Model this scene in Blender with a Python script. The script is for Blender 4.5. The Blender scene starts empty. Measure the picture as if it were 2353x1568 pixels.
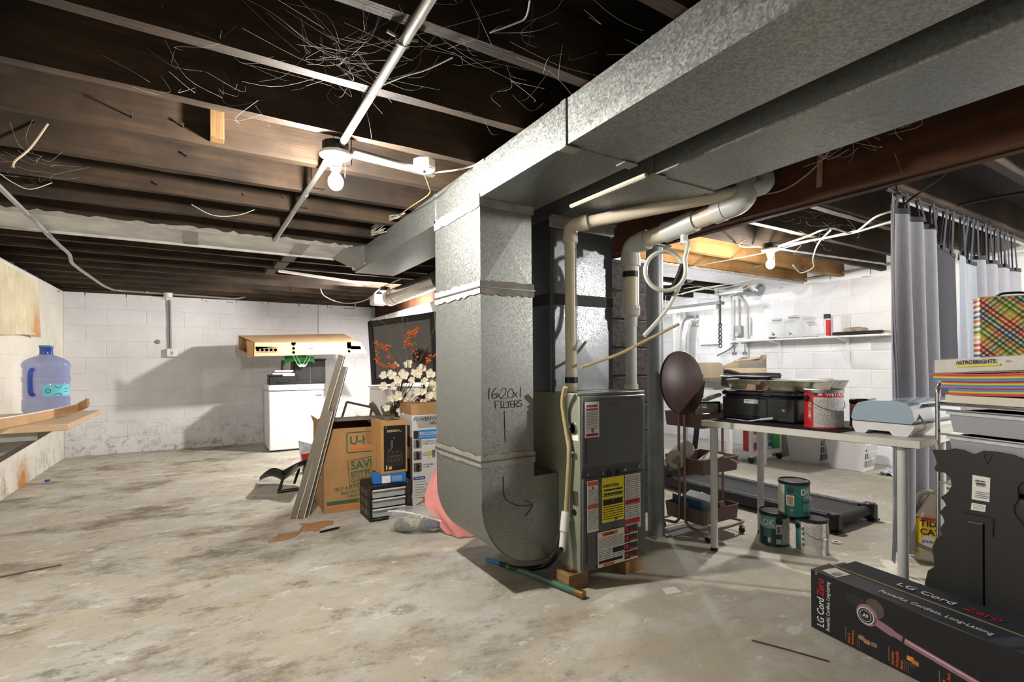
import bpy, bmesh, math, random
from mathutils import Vector as V, Matrix as M
random.seed(7)
SC = bpy.context.scene
COL = SC.collection
# ------------------------------------------------------------------ camera
FPX, YAW, ROLL, CAMH, CXP, CYP = 1169.0, math.radians(31.5), -0.007, 1.09, 1176.5, 837.0
_s, _c = math.sin(YAW), math.cos(YAW)
FW = V((_s, _c, 0)); _R0 = V((_c, -_s, 0)); _U0 = V((0, 0, 1))
RT = _R0 * math.cos(ROLL) + _U0 * math.sin(ROLL)
UP = -_R0 * math.sin(ROLL) + _U0 * math.cos(ROLL)
CAM = V((0, 0, CAMH))
cd = bpy.data.cameras.new('camera'); co = bpy.data.objects.new('camera', cd); COL.objects.link(co)
cd.sensor_width = 36; cd.lens = FPX / 2353 * 36; cd.shift_y = (CYP - 784) / 2353; cd.clip_start = 0.02
co.matrix_world = M(((RT.x, UP.x, -FW.x, 0), (RT.y, UP.y, -FW.y, 0), (RT.z, UP.z, -FW.z, CAMH), (0, 0, 0, 1)))
SC.camera = co
# ------------------------------------------------------------------ world, exposure
w = bpy.data.worlds.new('world'); SC.world = w; w.use_nodes = True
WB = w.node_tree.nodes['Background']; WB.inputs[0].default_value = (0.93, 0.96, 1.0, 1); WB.inputs[1].default_value = 0.05
SC.view_settings.view_transform = 'Standard'; SC.view_settings.look = 'None'
SC.view_settings.exposure = 0.2; SC.view_settings.gamma = 1.0
try: SC.view_settings.use_curve_mapping = False
except Exception: pass
BULB_MAIN, BULB_RIGHT, BULB_FAR, BULB_FILL_NEAR, BULB_FILL_LAUNDRY, TUBE = 2900.0, 2150.0, 5400.0, 5800.0, 1350.0, 24.0
# ------------------------------------------------------------------ photograph -> place helpers (ray through a pixel, cut by a real plane)
def ray(u, v): return FW + RT * ((u - CXP) / FPX) + UP * ((CYP - v) / FPX)
def PZ(u, v, z=0.0): d = ray(u, v); return CAM + d * ((z - CAMH) / d.z)
def PY(u, v, y): d = ray(u, v); return CAM + d * (y / d.y)
def PX(u, v, x): d = ray(u, v); return CAM + d * (x / d.x)
def PD(u, v, dd): return CAM + ray(u, v) * dd
# ------------------------------------------------------------------ materials
def lin(c):
    def g(x):
        x /= 255.0
        return x / 12.92 if x <= 0.04045 else ((x + 0.055) / 1.055) ** 2.4
    return (g(c[0]), g(c[1]), g(c[2]), 1)
def _new(name):
    m = bpy.data.materials.new(name); m.use_nodes = True
    nt = m.node_tree; b = nt.nodes['Principled BSDF']
    return m, nt, b
def nd(nt, t, **kw):
    n = nt.nodes.new(t)
    for k, x in kw.items():
        if k[0] == '_': n.inputs[k[1:]].default_value = x
        else: setattr(n, k, x)
    return n
def coords(nt, scale=(1, 1, 1), kind='Object'):
    tc = nd(nt, 'ShaderNodeTexCoord'); mp = nd(nt, 'ShaderNodeMapping')
    mp.inputs['Scale'].default_value = scale
    nt.links.new(tc.outputs[kind], mp.inputs['Vector'])
    return mp.outputs['Vector']
def noise(nt, vec, scale, detail=6, rough=0.6, dist=0.0):
    n = nd(nt, 'ShaderNodeTexNoise'); n.inputs['Scale'].default_value = scale; n.inputs['Detail'].default_value = detail
    n.inputs['Roughness'].default_value = rough; n.inputs['Distortion'].default_value = dist
    nt.links.new(vec, n.inputs['Vector']); return n.outputs[0]
def ramp(nt, fac, stops):
    r = nd(nt, 'ShaderNodeValToRGB'); e = r.color_ramp.elements
    e[0].position, e[0].color = stops[0]; e[1].position, e[1].color = stops[-1]
    for p, c in stops[1:-1]:
        x = e.new(p); x.color = c
    nt.links.new(fac, r.inputs[0]); return r.outputs[0]
def mix(nt, fac, a, b):
    n = nd(nt, 'ShaderNodeMix', data_type='RGBA')
    for inp, x in ((n.inputs[0], fac), (n.inputs[6], a), (n.inputs[7], b)):
        if hasattr(x, 'is_output'): nt.links.new(x, inp)
        else: inp.default_value = x
    return n.outputs[2]
def bump(nt, b, h, strength, dist=0.002):
    n = nd(nt, 'ShaderNodeBump'); n.inputs['Strength'].default_value = strength; n.inputs['Distance'].default_value = dist
    nt.links.new(h, n.inputs['Height']); nt.links.new(n.outputs[0], b.inputs['Normal'])
_MC = {}
def mat(col, rough=0.55, metal=0.0, var=0.08, vs=14.0, bp=0.0, bs=120.0, stretch=(1, 1, 1), alpha=1.0, trans=0.0, spec=0.5, coat=0.0, ior=1.45):
    key = (tuple(col), rough, metal, var, vs, bp, bs, stretch, alpha, trans, spec, coat)
    if key in _MC: return _MC[key]
    m, nt, b = _new('surface_%03d' % len(_MC)); c = lin(col)
    b.inputs['Roughness'].default_value = rough; b.inputs['Metallic'].default_value = metal
    b.inputs['IOR'].default_value = ior
    b.inputs['Specular IOR Level'].default_value = spec; b.inputs['Coat Weight'].default_value = coat
    b.inputs['Transmission Weight'].default_value = trans; b.inputs['Alpha'].default_value = alpha
    b.inputs['Base Color'].default_value = c
    if var > 0 or bp > 0:
        vec = coords(nt, stretch); n = noise(nt, vec, vs)
        if var > 0:
            lo = tuple(x * (1 - 2.2 * var) for x in c[:3]) + (1,); hi = tuple(min(1, x * (1 + 1.6 * var)) for x in c[:3]) + (1,)
            nt.links.new(ramp(nt, n, [(0.3, lo), (0.7, hi)]), b.inputs['Base Color'])
        if bp > 0: bump(nt, b, noise(nt, vec, bs, 4), bp)
    _MC[key] = m; return m
def emit(col, strength, name='lamp_glow'):
    m, nt, b = _new(name); b.inputs['Base Color'].default_value = (0.8, 0.8, 0.8, 1)
    b.inputs['Emission Color'].default_value = col; b.inputs['Emission Strength'].default_value = strength
    return m
def wood(col, dark, axis='X', rough=0.75, rough_bump=0.5, sc=1.0, name='wood'):
    m, nt, b = _new(name); st = {'X': (0.6, 14, 14), 'Y': (14, 0.6, 14), 'Z': (14, 14, 0.6)}[axis]
    vec = coords(nt, tuple(x * sc for x in st)); n1 = noise(nt, vec, 1.6, 8, 0.65, 0.6)
    vec2 = coords(nt, (1.2, 1.2, 1.2)); n2 = noise(nt, vec2, 2.2, 5, 0.6)
    c1 = ramp(nt, n1, [(0.28, lin(dark)), (0.72, lin(col))])
    d = lin(dark); c2 = mix(nt, ramp(nt, n2, [(0.35, (0, 0, 0, 1)), (0.7, (1, 1, 1, 1))]), tuple(x * 0.75 for x in d[:3]) + (1,), c1)
    nt.links.new(c2, b.inputs['Base Color']); b.inputs['Roughness'].default_value = rough; b.inputs['Specular IOR Level'].default_value = 0.25
    bump(nt, b, noise(nt, coords(nt, tuple(x * 3 for x in st)), 2.5, 6, 0.7), rough_bump, 0.004)
    return m
def galv(col=(146, 150, 148), metal=0.8, rough=0.42, contrast=0.10, scale=170.0, dust=0.25, name='galvanised_steel'):
    m, nt, b = _new(name); vec = coords(nt)
    vo = nd(nt, 'ShaderNodeTexVoronoi'); vo.inputs['Scale'].default_value = scale; nt.links.new(vec, vo.inputs['Vector'])
    sep = nd(nt, 'ShaderNodeSeparateColor'); nt.links.new(vo.outputs['Color'], sep.inputs[0])
    c = lin(col); lo = tuple(x * (1 - contrast * 1.6) for x in c[:3]) + (1,); hi = tuple(min(1, x * (1 + contrast)) for x in c[:3]) + (1,)
    base = ramp(nt, sep.outputs[0], [(0.1, lo), (0.9, hi)])
    du = ramp(nt, noise(nt, vec, 3.0, 7, 0.65), [(0.45, (0, 0, 0, 1)), (0.8, (dust, dust, dust, 1))])
    nt.links.new(mix(nt, du, base, lin((150, 150, 145))), b.inputs['Base Color'])
    b.inputs['Metallic'].default_value = metal
    rr = nd(nt, 'ShaderNodeMapRange'); rr.inputs[3].default_value = rough - 0.08; rr.inputs[4].default_value = rough + 0.14
    nt.links.new(sep.outputs[1], rr.inputs[0]); nt.links.new(rr.outputs[0], b.inputs['Roughness'])
    return m
# ------------------------------------------------------------------ mesh builder
class MB:
    def __init__(s): s.v = []; s.f = []; s.mi = []
    def add(s, vs, fs, mi=0):
        o = len(s.v); s.v += [V(x) for x in vs]
        for f in fs: s.f.append([i + o for i in f]); s.mi.append(mi)
        return s
    def box(s, c, d, bev=0.0, rot=None, mi=0):
        hx, hy, hz = d[0] / 2, d[1] / 2, d[2] / 2; c = V(c)
        bev = min(bev, 0.45 * min(d))
        if bev <= 0:
            vs = [V((x * hx, y * hy, z * hz)) for z in (-1, 1) for y in (-1, 1) for x in (-1, 1)]
            fs = [(0, 2, 3, 1), (4, 5, 7, 6), (0, 1, 5, 4), (2, 6, 7, 3), (0, 4, 6, 2), (1, 3, 7, 5)]
        else:
            vs = []; idx = {}
            for x in (-1, 1):
                for y in (-1, 1):
                    for z in (-1, 1):
                        for a in range(3):
                            p = [x * (hx - bev), y * (hy - bev), z * (hz - bev)]
                            p[a] = (x * hx, y * hy, z * hz)[a]
                            idx[(x, y, z, a)] = len(vs); vs.append(V(p))
            fs = []
            for a in range(3):
                b_, c_ = (a + 1) % 3, (a + 2) % 3
                for sg in (-1, 1):
                    q = []
                    for (p, r) in ((-1, -1), (1, -1), (1, 1), (-1, 1)):
                        k = [0, 0, 0]; k[a] = sg; k[b_] = p; k[c_] = r; q.append(idx[(*k, a)])
                    fs.append(q if sg > 0 else q[::-1])
                for p in (-1, 1):
                    for r in (-1, 1):
                        k1 = [0, 0, 0]; k1[b_] = p; k1[c_] = r; k2 = list(k1); k1[a] = -1; k2[a] = 1
                        q = [idx[(*k1, b_)], idx[(*k2, b_)], idx[(*k2, c_)], idx[(*k1, c_)]]
                        fs.append(q if p * r < 0 else q[::-1])
            for x in (-1, 1):
                for y in (-1, 1):
                    for z in (-1, 1):
                        q = [idx[(x, y, z, 0)], idx[(x, y, z, 1)], idx[(x, y, z, 2)]]
                        fs.append(q if x * y * z > 0 else q[::-1])
        if rot is not None: vs = [rot @ x for x in vs]
        return s.add([c + x for x in vs], fs, mi)
    def bb(s, a, b, bev=0.0, mi=0):
        a, b = V(a), V(b); return s.box((a + b) / 2, [abs(x) for x in (b - a)], bev, None, mi)
    def ring(s, c, ax, r, n, ref=None):
        ax = V(ax).normalized(); ref = V(ref) if ref is not None else (V((0, 0, 1)) if abs(ax.z) < 0.9 else V((1, 0, 0)))
        e1 = (ref - ax * ref.dot(ax)).normalized(); e2 = ax.cross(e1)
        return [V(c) + (e1 * math.cos(t) + e2 * math.sin(t)) * r for t in [2 * math.pi * i / n for i in range(n)]]
    def cyl(s, a, b, r, r2=None, n=20, caps=True, mi=0):
        a, b = V(a), V(b); r2 = r if r2 is None else r2
        vs = s.ring(a, b - a, r, n) + s.ring(b, b - a, r2, n)
        fs = [(i, (i + 1) % n, n + (i + 1) % n, n + i) for i in range(n)]
        if caps: fs += [tuple(range(n))[::-1], tuple(range(n, 2 * n))]
        return s.add(vs, fs, mi)
    def tube(s, path, r, n=8, closed=False, caps=True, mi=0):
        P = [V(p) for p in path]; vs = []; m = len(P); ref = None
        rr = r if isinstance(r, (list, tuple)) else [r] * m
        for i, p in enumerate(P):
            if closed: t = P[(i + 1) % m] - P[i - 1]
            else: t = P[min(i + 1, m - 1)] - P[max(i - 1, 0)]
            if t.length < 1e-9: t = V((0, 0, 1))
            t.normalize()
            if ref is None or abs(ref.dot(t)) > 0.98: ref = V((0, 0, 1)) if abs(t.z) < 0.9 else V((1, 0, 0))
            ref = (ref - t * ref.dot(t)).normalized()
            vs += s.ring(p, t, rr[i], n, ref)
        fs = []
        for i in range(m if closed else m - 1):
            j = (i + 1) % m
            fs += [(i * n + k, i * n + (k + 1) % n, j * n + (k + 1) % n, j * n + k) for k in range(n)]
        if caps and not closed: fs += [tuple(range(n))[::-1], tuple(range((m - 1) * n, m * n))]
        return s.add(vs, fs, mi)
    def lathe(s, prof, n=24, at=(0, 0, 0), rot=None, mi=0, arc=None, caps=True):
        at = V(at); vs = []; m = len(prof); full = arc is None
        a0, a1 = arc if arc else (0, 2 * math.pi); k = n if full else n + 1
        for r, z in prof:
            for i in range(k):
                t = a0 + (a1 - a0) * i / n; p = V((r * math.cos(t), r * math.sin(t), z))
                vs.append(at + (rot @ p if rot is not None else p))
        fs = []
        for j in range(m - 1):
            for i in range(n if not full else n):
                i2 = (i + 1) % k if full else i + 1
                fs.append((j * k + i, j * k + i2, (j + 1) * k + i2, (j + 1) * k + i))
        if full and caps:
            if prof[0][0] > 1e-6: fs.append(tuple(range(k))[::-1])
            if prof[-1][0] > 1e-6: fs.append(tuple(range((m - 1) * k, m * k)))
        return s.add(vs, fs, mi)
    def prism(s, poly, z0, z1, mt=None, mi=0):
        n = len(poly); f = (lambda p: mt @ p) if mt is not None else (lambda p: p)
        vs = [f(V((x, y, z0))) for x, y in poly] + [f(V((x, y, z1))) for x, y in poly]
        fs = [tuple(range(n))[::-1], tuple(range(n, 2 * n))] + [(i, (i + 1) % n, n + (i + 1) % n, n + i) for i in range(n)]
        return s.add(vs, fs, mi)
    def quad(s, a, b, c, d, mi=0): return s.add([a, b, c, d], [(0, 1, 2, 3)], mi)
    def hexa(s, p8, mi=0):                       # bottom four (ccw from above), top four
        return s.add(p8, [(3, 2, 1, 0), (4, 5, 6, 7), (0, 1, 5, 4), (1, 2, 6, 5), (2, 3, 7, 6), (3, 0, 4, 7)], mi)
    def sheet(s, fn, nu, nv, thick=0.0, mi=0):   # fn(u,v)->V ; optional thickness along +normal
        g = [[V(fn(i / nu, j / nv)) for i in range(nu + 1)] for j in range(nv + 1)]
        w_ = nu + 1; vs = [p for row in g for p in row]
        fs = [(j * w_ + i, j * w_ + i + 1, (j + 1) * w_ + i + 1, (j + 1) * w_ + i) for j in range(nv) for i in range(nu)]
        if thick:
            nn = []
            for j in range(nv + 1):
                for i in range(nu + 1):
                    a = g[j][min(i + 1, nu)] - g[j][max(i - 1, 0)]; b = g[min(j + 1, nv)][i] - g[max(j - 1, 0)][i]
                    c = a.cross(b); nn.append(c.normalized() if c.length > 1e-12 else V((0, 0, 1)))
            o = len(vs); vs2 = [p - q * thick for p, q in zip(vs, nn)]
            fs2 = [tuple(i + o for i in f)[::-1] for f in fs]; ed = []
            loop = [i for i in range(w_)] + [j * w_ + nu for j in range(1, nv + 1)] + [nv * w_ + i for i in range(nu - 1, -1, -1)] + [j * w_ for j in range(nv - 1, 0, -1)]
            for k in range(len(loop)):
                a, b = loop[k], loop[(k + 1) % len(loop)]; ed.append((b, a, a + o, b + o))
            vs += vs2; fs += fs2 + ed
        return s.add(vs, fs, mi)
def link(o, parent=None):
    COL.objects.link(o)
    if parent is not None: o.parent = parent
    return o
def pmat(p): return M.LocRotScale(p.location, p.rotation_euler, p.scale)
def wmat(p): return pmat(p) if p.parent is None else wmat(p.parent) @ pmat(p)
def obj(name, mb, m, parent=None, world=False, smooth=38, kind=None, label=None):
    me = bpy.data.meshes.new(name); vs = mb.v
    if world and parent is not None:
        inv = wmat(parent).inverted(); vs = [inv @ p for p in vs]
    me.from_pydata([tuple(p) for p in vs], [], mb.f)
    ms = m if isinstance(m, (list, tuple)) else [m]
    for x in ms: me.materials.append(x)
    if len(ms) > 1: me.polygons.foreach_set('material_index', mb.mi)
    if smooth:
        me.polygons.foreach_set('use_smooth', [True] * len(me.polygons))
        try: me.set_sharp_from_angle(angle=math.radians(smooth))
        except Exception: pass
    me.update()
    o = bpy.data.objects.new(name, me); link(o, parent)
    if kind: o['kind'] = kind
    if label: o['label'] = label
    return o
def tag(o, label, cat, group=None, kind=None):
    o['label'] = label; o['category'] = cat
    if group: o['group'] = group
    if kind: o['kind'] = kind
    return o
def thing(name, label, cat, loc=(0, 0, 0), rz=0.0, group=None):
    o = bpy.data.objects.new(name, None); o.empty_display_size = 0.05; o.location = loc; o.rotation_euler = (0, 0, rz)
    COL.objects.link(o); return tag(o, label, cat, group)
def struct(name, mb, m, smooth=30):
    o = obj(name, mb, m, None, False, smooth); o['kind'] = 'structure'; return o
def dup(root, loc, rz, label=None, group=None):
    r = root.copy(); COL.objects.link(r); r.location = loc; r.rotation_euler = (0, 0, rz)
    if label: r['label'] = label
    if group: r['group'] = group
    for ch in list(root.children):
        c = ch.copy(); COL.objects.link(c); c.parent = r
        for g in list(ch.children):
            d = g.copy(); COL.objects.link(d); d.parent = c
    return r
def share(o, parent, loc, rot=None, name=None):
    c = bpy.data.objects.new(name or o.name.split('.')[0], o.data); c.location = loc
    if rot: c.rotation_euler = rot
    return link(c, parent)
def text(s, parent, pos, size, m, right, up, bold=0.0, align='LEFT', ext=0.0004, world=False, name='lettering', sx=1.0, shear=0.0, off=0.0006):
    cu = bpy.data.curves.new('t', 'FONT'); cu.body = s; cu.size = size; cu.align_x = align; cu.extrude = ext; cu.offset = bold * size
    cu.resolution_u = 2; cu.shear = shear
    t = bpy.data.objects.new('t', cu); COL.objects.link(t)
    me = bpy.data.meshes.new_from_object(t); bpy.data.objects.remove(t); bpy.data.curves.remove(cu)
    R_ = V(right).normalized(); N_ = R_.cross(V(up)).normalized(); U_ = N_.cross(R_)
    inv = wmat(parent).inverted() if (world and parent is not None) else M.Identity(4)
    pos = V(pos)
    for vt in me.vertices: vt.co = inv @ (pos + R_ * (vt.co.x * sx) + U_ * vt.co.y + N_ * (vt.co.z + off))
    me.materials.clear(); me.materials.append(m); me.name = name
    o = bpy.data.objects.new(name, me); return link(o, parent)
def plate(mb, c, right, up, wd, ht, t=0.0008, mi=0):   # thin flat label lying on a face; c is its centre on the face
    R_ = V(right).normalized(); N_ = R_.cross(V(up)).normalized(); U_ = N_.cross(R_)
    return mb.box(c, (wd, ht, t * 2), 0, M((R_, U_, N_)).transposed(), mi)
def scribble(parent, pos, wd, size, m, right, up, world=False, seed=1, name='fine_print'):   # print too small to read: short dashes
    R_ = V(right).normalized(); N_ = R_.cross(V(up)).normalized(); U_ = N_.cross(R_); rnd = random.Random(seed); mb = MB(); x = 0.0; pos = V(pos); RM_ = M((R_, U_, N_)).transposed()
    while x < wd:
        L = size * rnd.uniform(.5, 1.6); mb.box(pos + R_ * (x + L / 2) + U_ * size * .35 + N_ * .0006, (L, size * .55, .0008), 0, RM_); x += L + size * .35
    return obj(name, mb, m, parent, world, 0, kind='stuff')
def arc(c, r, a0, a1, n, ex, ey):
    ex, ey = V(ex), V(ey)
    return [V(c) + ex * (r * math.cos(a0 + (a1 - a0) * i / n)) + ey * (r * math.sin(a0 + (a1 - a0) * i / n)) for i in range(n + 1)]
def smoothpath(P, k=6):
    P = [V(p) for p in P]; out = []
    for i in range(len(P) - 1):
        p0, p1, p2, p3 = P[max(i - 1, 0)], P[i], P[i + 1], P[min(i + 2, len(P) - 1)]
        for j in range(k):
            t = j / k
            out.append(0.5 * ((2 * p1) + (p2 - p0) * t + (2 * p0 - 5 * p1 + 4 * p2 - p3) * t * t + (3 * p1 - p0 - 3 * p2 + p3) * t ** 3))
    return out + [P[-1]]
def fillet(P, r, k=6):
    P = [V(p) for p in P]; out = [P[0]]
    for i in range(1, len(P) - 1):
        a, b, c = P[i - 1], P[i], P[i + 1]; d1, d2 = (a - b), (c - b)
        rr = min(r, d1.length * 0.49, d2.length * 0.49); s, e = b + d1.normalized() * rr, b + d2.normalized() * rr
        for j in range(k + 1):
            t = j / k; out.append(s * (1 - t) ** 2 + b * 2 * t * (1 - t) + e * t * t)
    return out + [P[-1]]
X_, Y_, Z_ = V((1, 0, 0)), V((0, 1, 0)), V((0, 0, 1))
# ------------------------------------------------------------------ shared materials
WHITE = mat((226, 226, 224), 0.5, var=0.03); BLACKP = mat((24, 24, 26), 0.45, var=0.06); STEEL = mat((150, 152, 155), 0.35, 0.9, 0.05)
CHROME = mat((205, 207, 210), 0.15, 1.0, 0.02); INK = mat((18, 18, 20), 0.6, var=0); PAPER = mat((225, 224, 218), 0.7, var=0.03)
CARD = mat((171, 132, 88), 0.8, var=0.08, vs=5, bp=0.1, bs=60); CARDD = mat((140, 105, 68), 0.85, var=0.1, vs=6)
PVC = mat((205, 196, 176), 0.35, var=0.05, vs=4); PVCG = mat((190, 192, 190), 0.35, var=0.04, vs=4); PORC = mat((222, 218, 205), 0.3, var=0.03)
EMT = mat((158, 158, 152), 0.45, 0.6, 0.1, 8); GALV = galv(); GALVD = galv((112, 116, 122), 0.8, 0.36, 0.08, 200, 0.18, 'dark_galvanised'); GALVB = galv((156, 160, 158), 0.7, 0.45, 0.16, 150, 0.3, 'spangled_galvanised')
SEAL = mat((146, 142, 134), 0.7, var=0.12, vs=20, bp=0.3, bs=60); RED = mat((188, 30, 36), 0.5, var=0.04); WIREW = mat((178, 174, 164), 0.5, var=0.05)
# ================================================================== setting
XL, XR, YB, YF, ZJ, ZC = -1.40, 6.10, 8.01, -2.2, 2.037, 2.245
# floor: painted concrete, worn through to tan, with dark dirt streaks
def floor_mat():
    m, nt, b = _new('worn_painted_concrete'); v1 = coords(nt)
    rot = nd(nt, 'ShaderNodeMapping'); rot.inputs['Rotation'].default_value = (0, 0, math.radians(24)); rot.inputs['Scale'].default_value = (0.85, 1.35, 1)
    nt.links.new(v1, rot.inputs['Vector']); vs = rot.outputs[0]
    def mask(vec, sc, a, b_, amt, det=14, ro=0.74, off=0.0, dist=0.0):
        if off:
            mp = nd(nt, 'ShaderNodeMapping'); mp.inputs['Location'].default_value = (off, off * 1.7, 0); nt.links.new(vec, mp.inputs['Vector']); vec = mp.outputs[0]
        return ramp(nt, noise(nt, vec, sc, det, ro, dist), [(a, (0, 0, 0, 1)), (b_, (amt, amt, amt, 1))])
    def mul(a, b_):
        n = nd(nt, 'ShaderNodeMath', operation='MULTIPLY'); nt.links.new(a, n.inputs[0]); nt.links.new(b_, n.inputs[1]); return n.outputs[0]
    sep = nd(nt, 'ShaderNodeSeparateXYZ'); nt.links.new(v1, sep.inputs[0])
    mr = nd(nt, 'ShaderNodeMapRange'); mr.inputs[1].default_value = 2.2; mr.inputs[2].default_value = 0.3; mr.inputs[3].default_value = 0.12; nt.links.new(sep.outputs[0], mr.inputs[0])
    base = ramp(nt, noise(nt, v1, 7, 14, 0.75), [(0.3, lin((166, 161, 149))), (0.7, lin((192, 188, 177)))])
    c = mix(nt, mask(vs, 1.0, 0.44, 0.62, 0.75, off=3.1), base, lin((182, 171, 146)))
    c = mix(nt, mask(vs, 2.6, 0.49, 0.575, 0.7, 15, 0.8, off=7.7), c, lin((196, 195, 189)))
    c = mix(nt, mul(mask(vs, 1.5, 0.50, 0.61, 0.88, 15, 0.78), mr.outputs[0]), c, lin((113, 99, 81)))
    c = mix(nt, mul(mask(vs, 4.2, 0.555, 0.62, 0.7, 15, 0.78, 5.3), mr.outputs[0]), c, lin((94, 84, 72)))
    c = mix(nt, mask(vs, 1.1, 0.66, 0.74, 0.5, 10, 0.7, 11.0), c, lin((176, 132, 84)))
    c = mix(nt, mask(vs, 6.5, 0.60, 0.625, 0.8, 10, 0.7, 2.2), c, lin((212, 210, 202)))
    c = mix(nt, mask(v1, 60, 0.66, 0.70, 0.75, 4, 0.6), c, lin((84, 78, 68)))
    nt.links.new(c, b.inputs['Base Color'])
    rr = nd(nt, 'ShaderNodeMapRange'); rr.inputs[3].default_value = 0.38; rr.inputs[4].default_value = 0.8; nt.links.new(noise(nt, vs, 3.0, 8, .7), rr.inputs[0]); nt.links.new(rr.outputs[0], b.inputs['Roughness'])
    bump(nt, b, noise(nt, v1, 14, 12, 0.75), 0.55, 0.006)
    return m
FLOORM = floor_mat()
mb = MB(); mb.bb((XL - 0.2, YF, -0.08), (XR + 0.2, YB + 0.2, 0)); struct('floor', mb, FLOORM)
def wall_mat(col, dirt, lowdirt=0.35, name='painted_block', rust=None):
    m, nt, b = _new(name); v1 = coords(nt, kind='Object'); geo = nd(nt, 'ShaderNodeNewGeometry')
    pos = geo.outputs['Position']
    n1 = noise(nt, pos, 2.2, 8, 0.62); n2 = noise(nt, pos, 14, 8, 0.72); 
    c = lin(col); lo = tuple(x * 0.86 for x in c[:3]) + (1,)
    base = ramp(nt, n1, [(0.35, lo), (0.65, c)])
    sp = ramp(nt, n2, [(0.60, (0, 0, 0, 1)), (0.72, (0.5, 0.5, 0.5, 1))])
    cc = mix(nt, sp, base, lin(dirt))
    sep = nd(nt, 'ShaderNodeSeparateXYZ'); nt.links.new(pos, sep.inputs[0])
    mr = nd(nt, 'ShaderNodeMapRange'); mr.inputs[1].default_value = 0.5; mr.inputs[2].default_value = 0.0; nt.links.new(sep.outputs[2], mr.inputs[0])
    n3 = ramp(nt, noise(nt, pos, 9, 9, 0.75, 0.5), [(0.5, (0, 0, 0, 1)), (0.62, (1, 1, 1, 1))])
    mu = nd(nt, 'ShaderNodeMath', operation='MULTIPLY'); nt.links.new(mr.outputs[0], mu.inputs[0]); nt.links.new(n3, mu.inputs[1])
    mu2 = nd(nt, 'ShaderNodeMath', operation='MULTIPLY'); mu2.inputs[1].default_value = lowdirt; nt.links.new(mu.outputs[0], mu2.inputs[0])
    cc = mix(nt, mu2.outputs[0], cc, lin((120, 108, 84)))
    if rust is not None:      # a rust run low on the wall at y = rust
        a1 = nd(nt, 'ShaderNodeMath', operation='SUBTRACT'); a1.inputs[1].default_value = rust; nt.links.new(sep.outputs[1], a1.inputs[0])
        a2 = nd(nt, 'ShaderNodeMath', operation='ABSOLUTE'); nt.links.new(a1.outputs[0], a2.inputs[0])
        m1 = nd(nt, 'ShaderNodeMapRange'); m1.inputs[1].default_value = 0.26; m1.inputs[2].default_value = 0.0; nt.links.new(a2.outputs[0], m1.inputs[0])
        m2 = nd(nt, 'ShaderNodeMapRange'); m2.inputs[1].default_value = 0.30; m2.inputs[2].default_value = 0.05; nt.links.new(sep.outputs[2], m2.inputs[0])
        k1 = nd(nt, 'ShaderNodeMath', operation='MULTIPLY'); nt.links.new(m1.outputs[0], k1.inputs[0]); nt.links.new(m2.outputs[0], k1.inputs[1])
        k2 = nd(nt, 'ShaderNodeMath', operation='MULTIPLY'); nt.links.new(k1.outputs[0], k2.inputs[0]); nt.links.new(ramp(nt, noise(nt, pos, 12, 6, .7), [(.3, (.3, .3, .3, 1)), (.6, (1.6, 1.6, 1.6, 1))]), k2.inputs[1]); k2.use_clamp = True
        cc = mix(nt, k2.outputs[0], cc, lin((190, 128, 52)))
    nt.links.new(cc, b.inputs['Base Color']); b.inputs['Roughness'].default_value = 0.7; b.inputs['Specular IOR Level'].default_value = 0.25
    bump(nt, b, noise(nt, pos, 30, 8, 0.7), 0.35, 0.006)
    return m
WL = wall_mat((222, 222, 226), (176, 172, 164), 0.8); WLL = wall_mat((230, 226, 218), (206, 190, 160), 0.6, 'rust_stained_block', 6.35); WR = wall_mat((236, 236, 238), (214, 214, 212), 0.15, 'clean_painted_block')
DIRTY = mat((96, 86, 72), 0.9, var=0.25, vs=12, bp=0.8, bs=25)
# ---- block walls: a mortar core with every block a piece of its own, standing proud of its joints
BW, BH = 0.406, 0.2005
_blocks = {}
def block_mesh(wd, dep, m, proud, seed):
    key = (round(wd, 3), round(dep, 3), m.name, seed)
    if key not in _blocks:
        mb = MB(); j = 0.008; mb.box((0, 0, 0), (wd - j, dep, BH - j), 0.006)
        rnd = random.Random(seed)
        for p in mb.v: p += V((rnd.uniform(-1, 1), 0, rnd.uniform(-1, 1))) * 0.0018
        o = obj('block', mb, m, None); _blocks[key] = o.data; bpy.data.objects.remove(o)
    return _blocks[key]
def block_wall(wall, x0, x1, z1, place, rz, m, proud, u_from=None, u_to=None):
    nrow = int(math.ceil(z1 / BH))
    for r in range(nrow):
        off = (r % 2) * BW / 2; x = x0 - off
        k = 0
        while x < x1 - 0.03:
            a, b_ = max(x, x0), min(x + BW, x1)
            if b_ - a > 0.06 and (u_from is None or b_ > u_from) and (u_to is None or a < u_to):
                o = bpy.data.objects.new('block', block_mesh(b_ - a, proud * 2, m, proud, (r * 7 + k * 3) % 4))
                o.location = place((a + b_) / 2, r * BH + BH / 2); o.rotation_euler = (0, 0, rz); link(o, wall)
            x += BW; k += 1
mb = MB(); mb.bb((XL - 0.2, YB, 0), (XR + 0.2, YB + 0.2, 1.968)); wb = struct('wall_back', mb, WL)
block_wall(wb, XL, 2.30, 1.96, lambda t, z: (t, YB, z), 0, WL, 0.0035)
mb = MB(); mb.bb((XL - 0.2, YF, 0), (XL, YB, 1.968)); wl = struct('wall_left', mb, WLL)
block_wall(wl, 4.6, YB, 1.96, lambda t, z: (XL, t, z), math.pi / 2, WLL, 0.003)
mb = MB(); mb.bb((XR, YF, 0), (XR + 0.2, YB, 2.02)); wr = struct('wall_right', mb, WR)
block_wall(wr, 1.0, 6.0, 2.01, lambda t, z: (XR, t, z), math.pi / 2, WR, 0.006)
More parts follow.
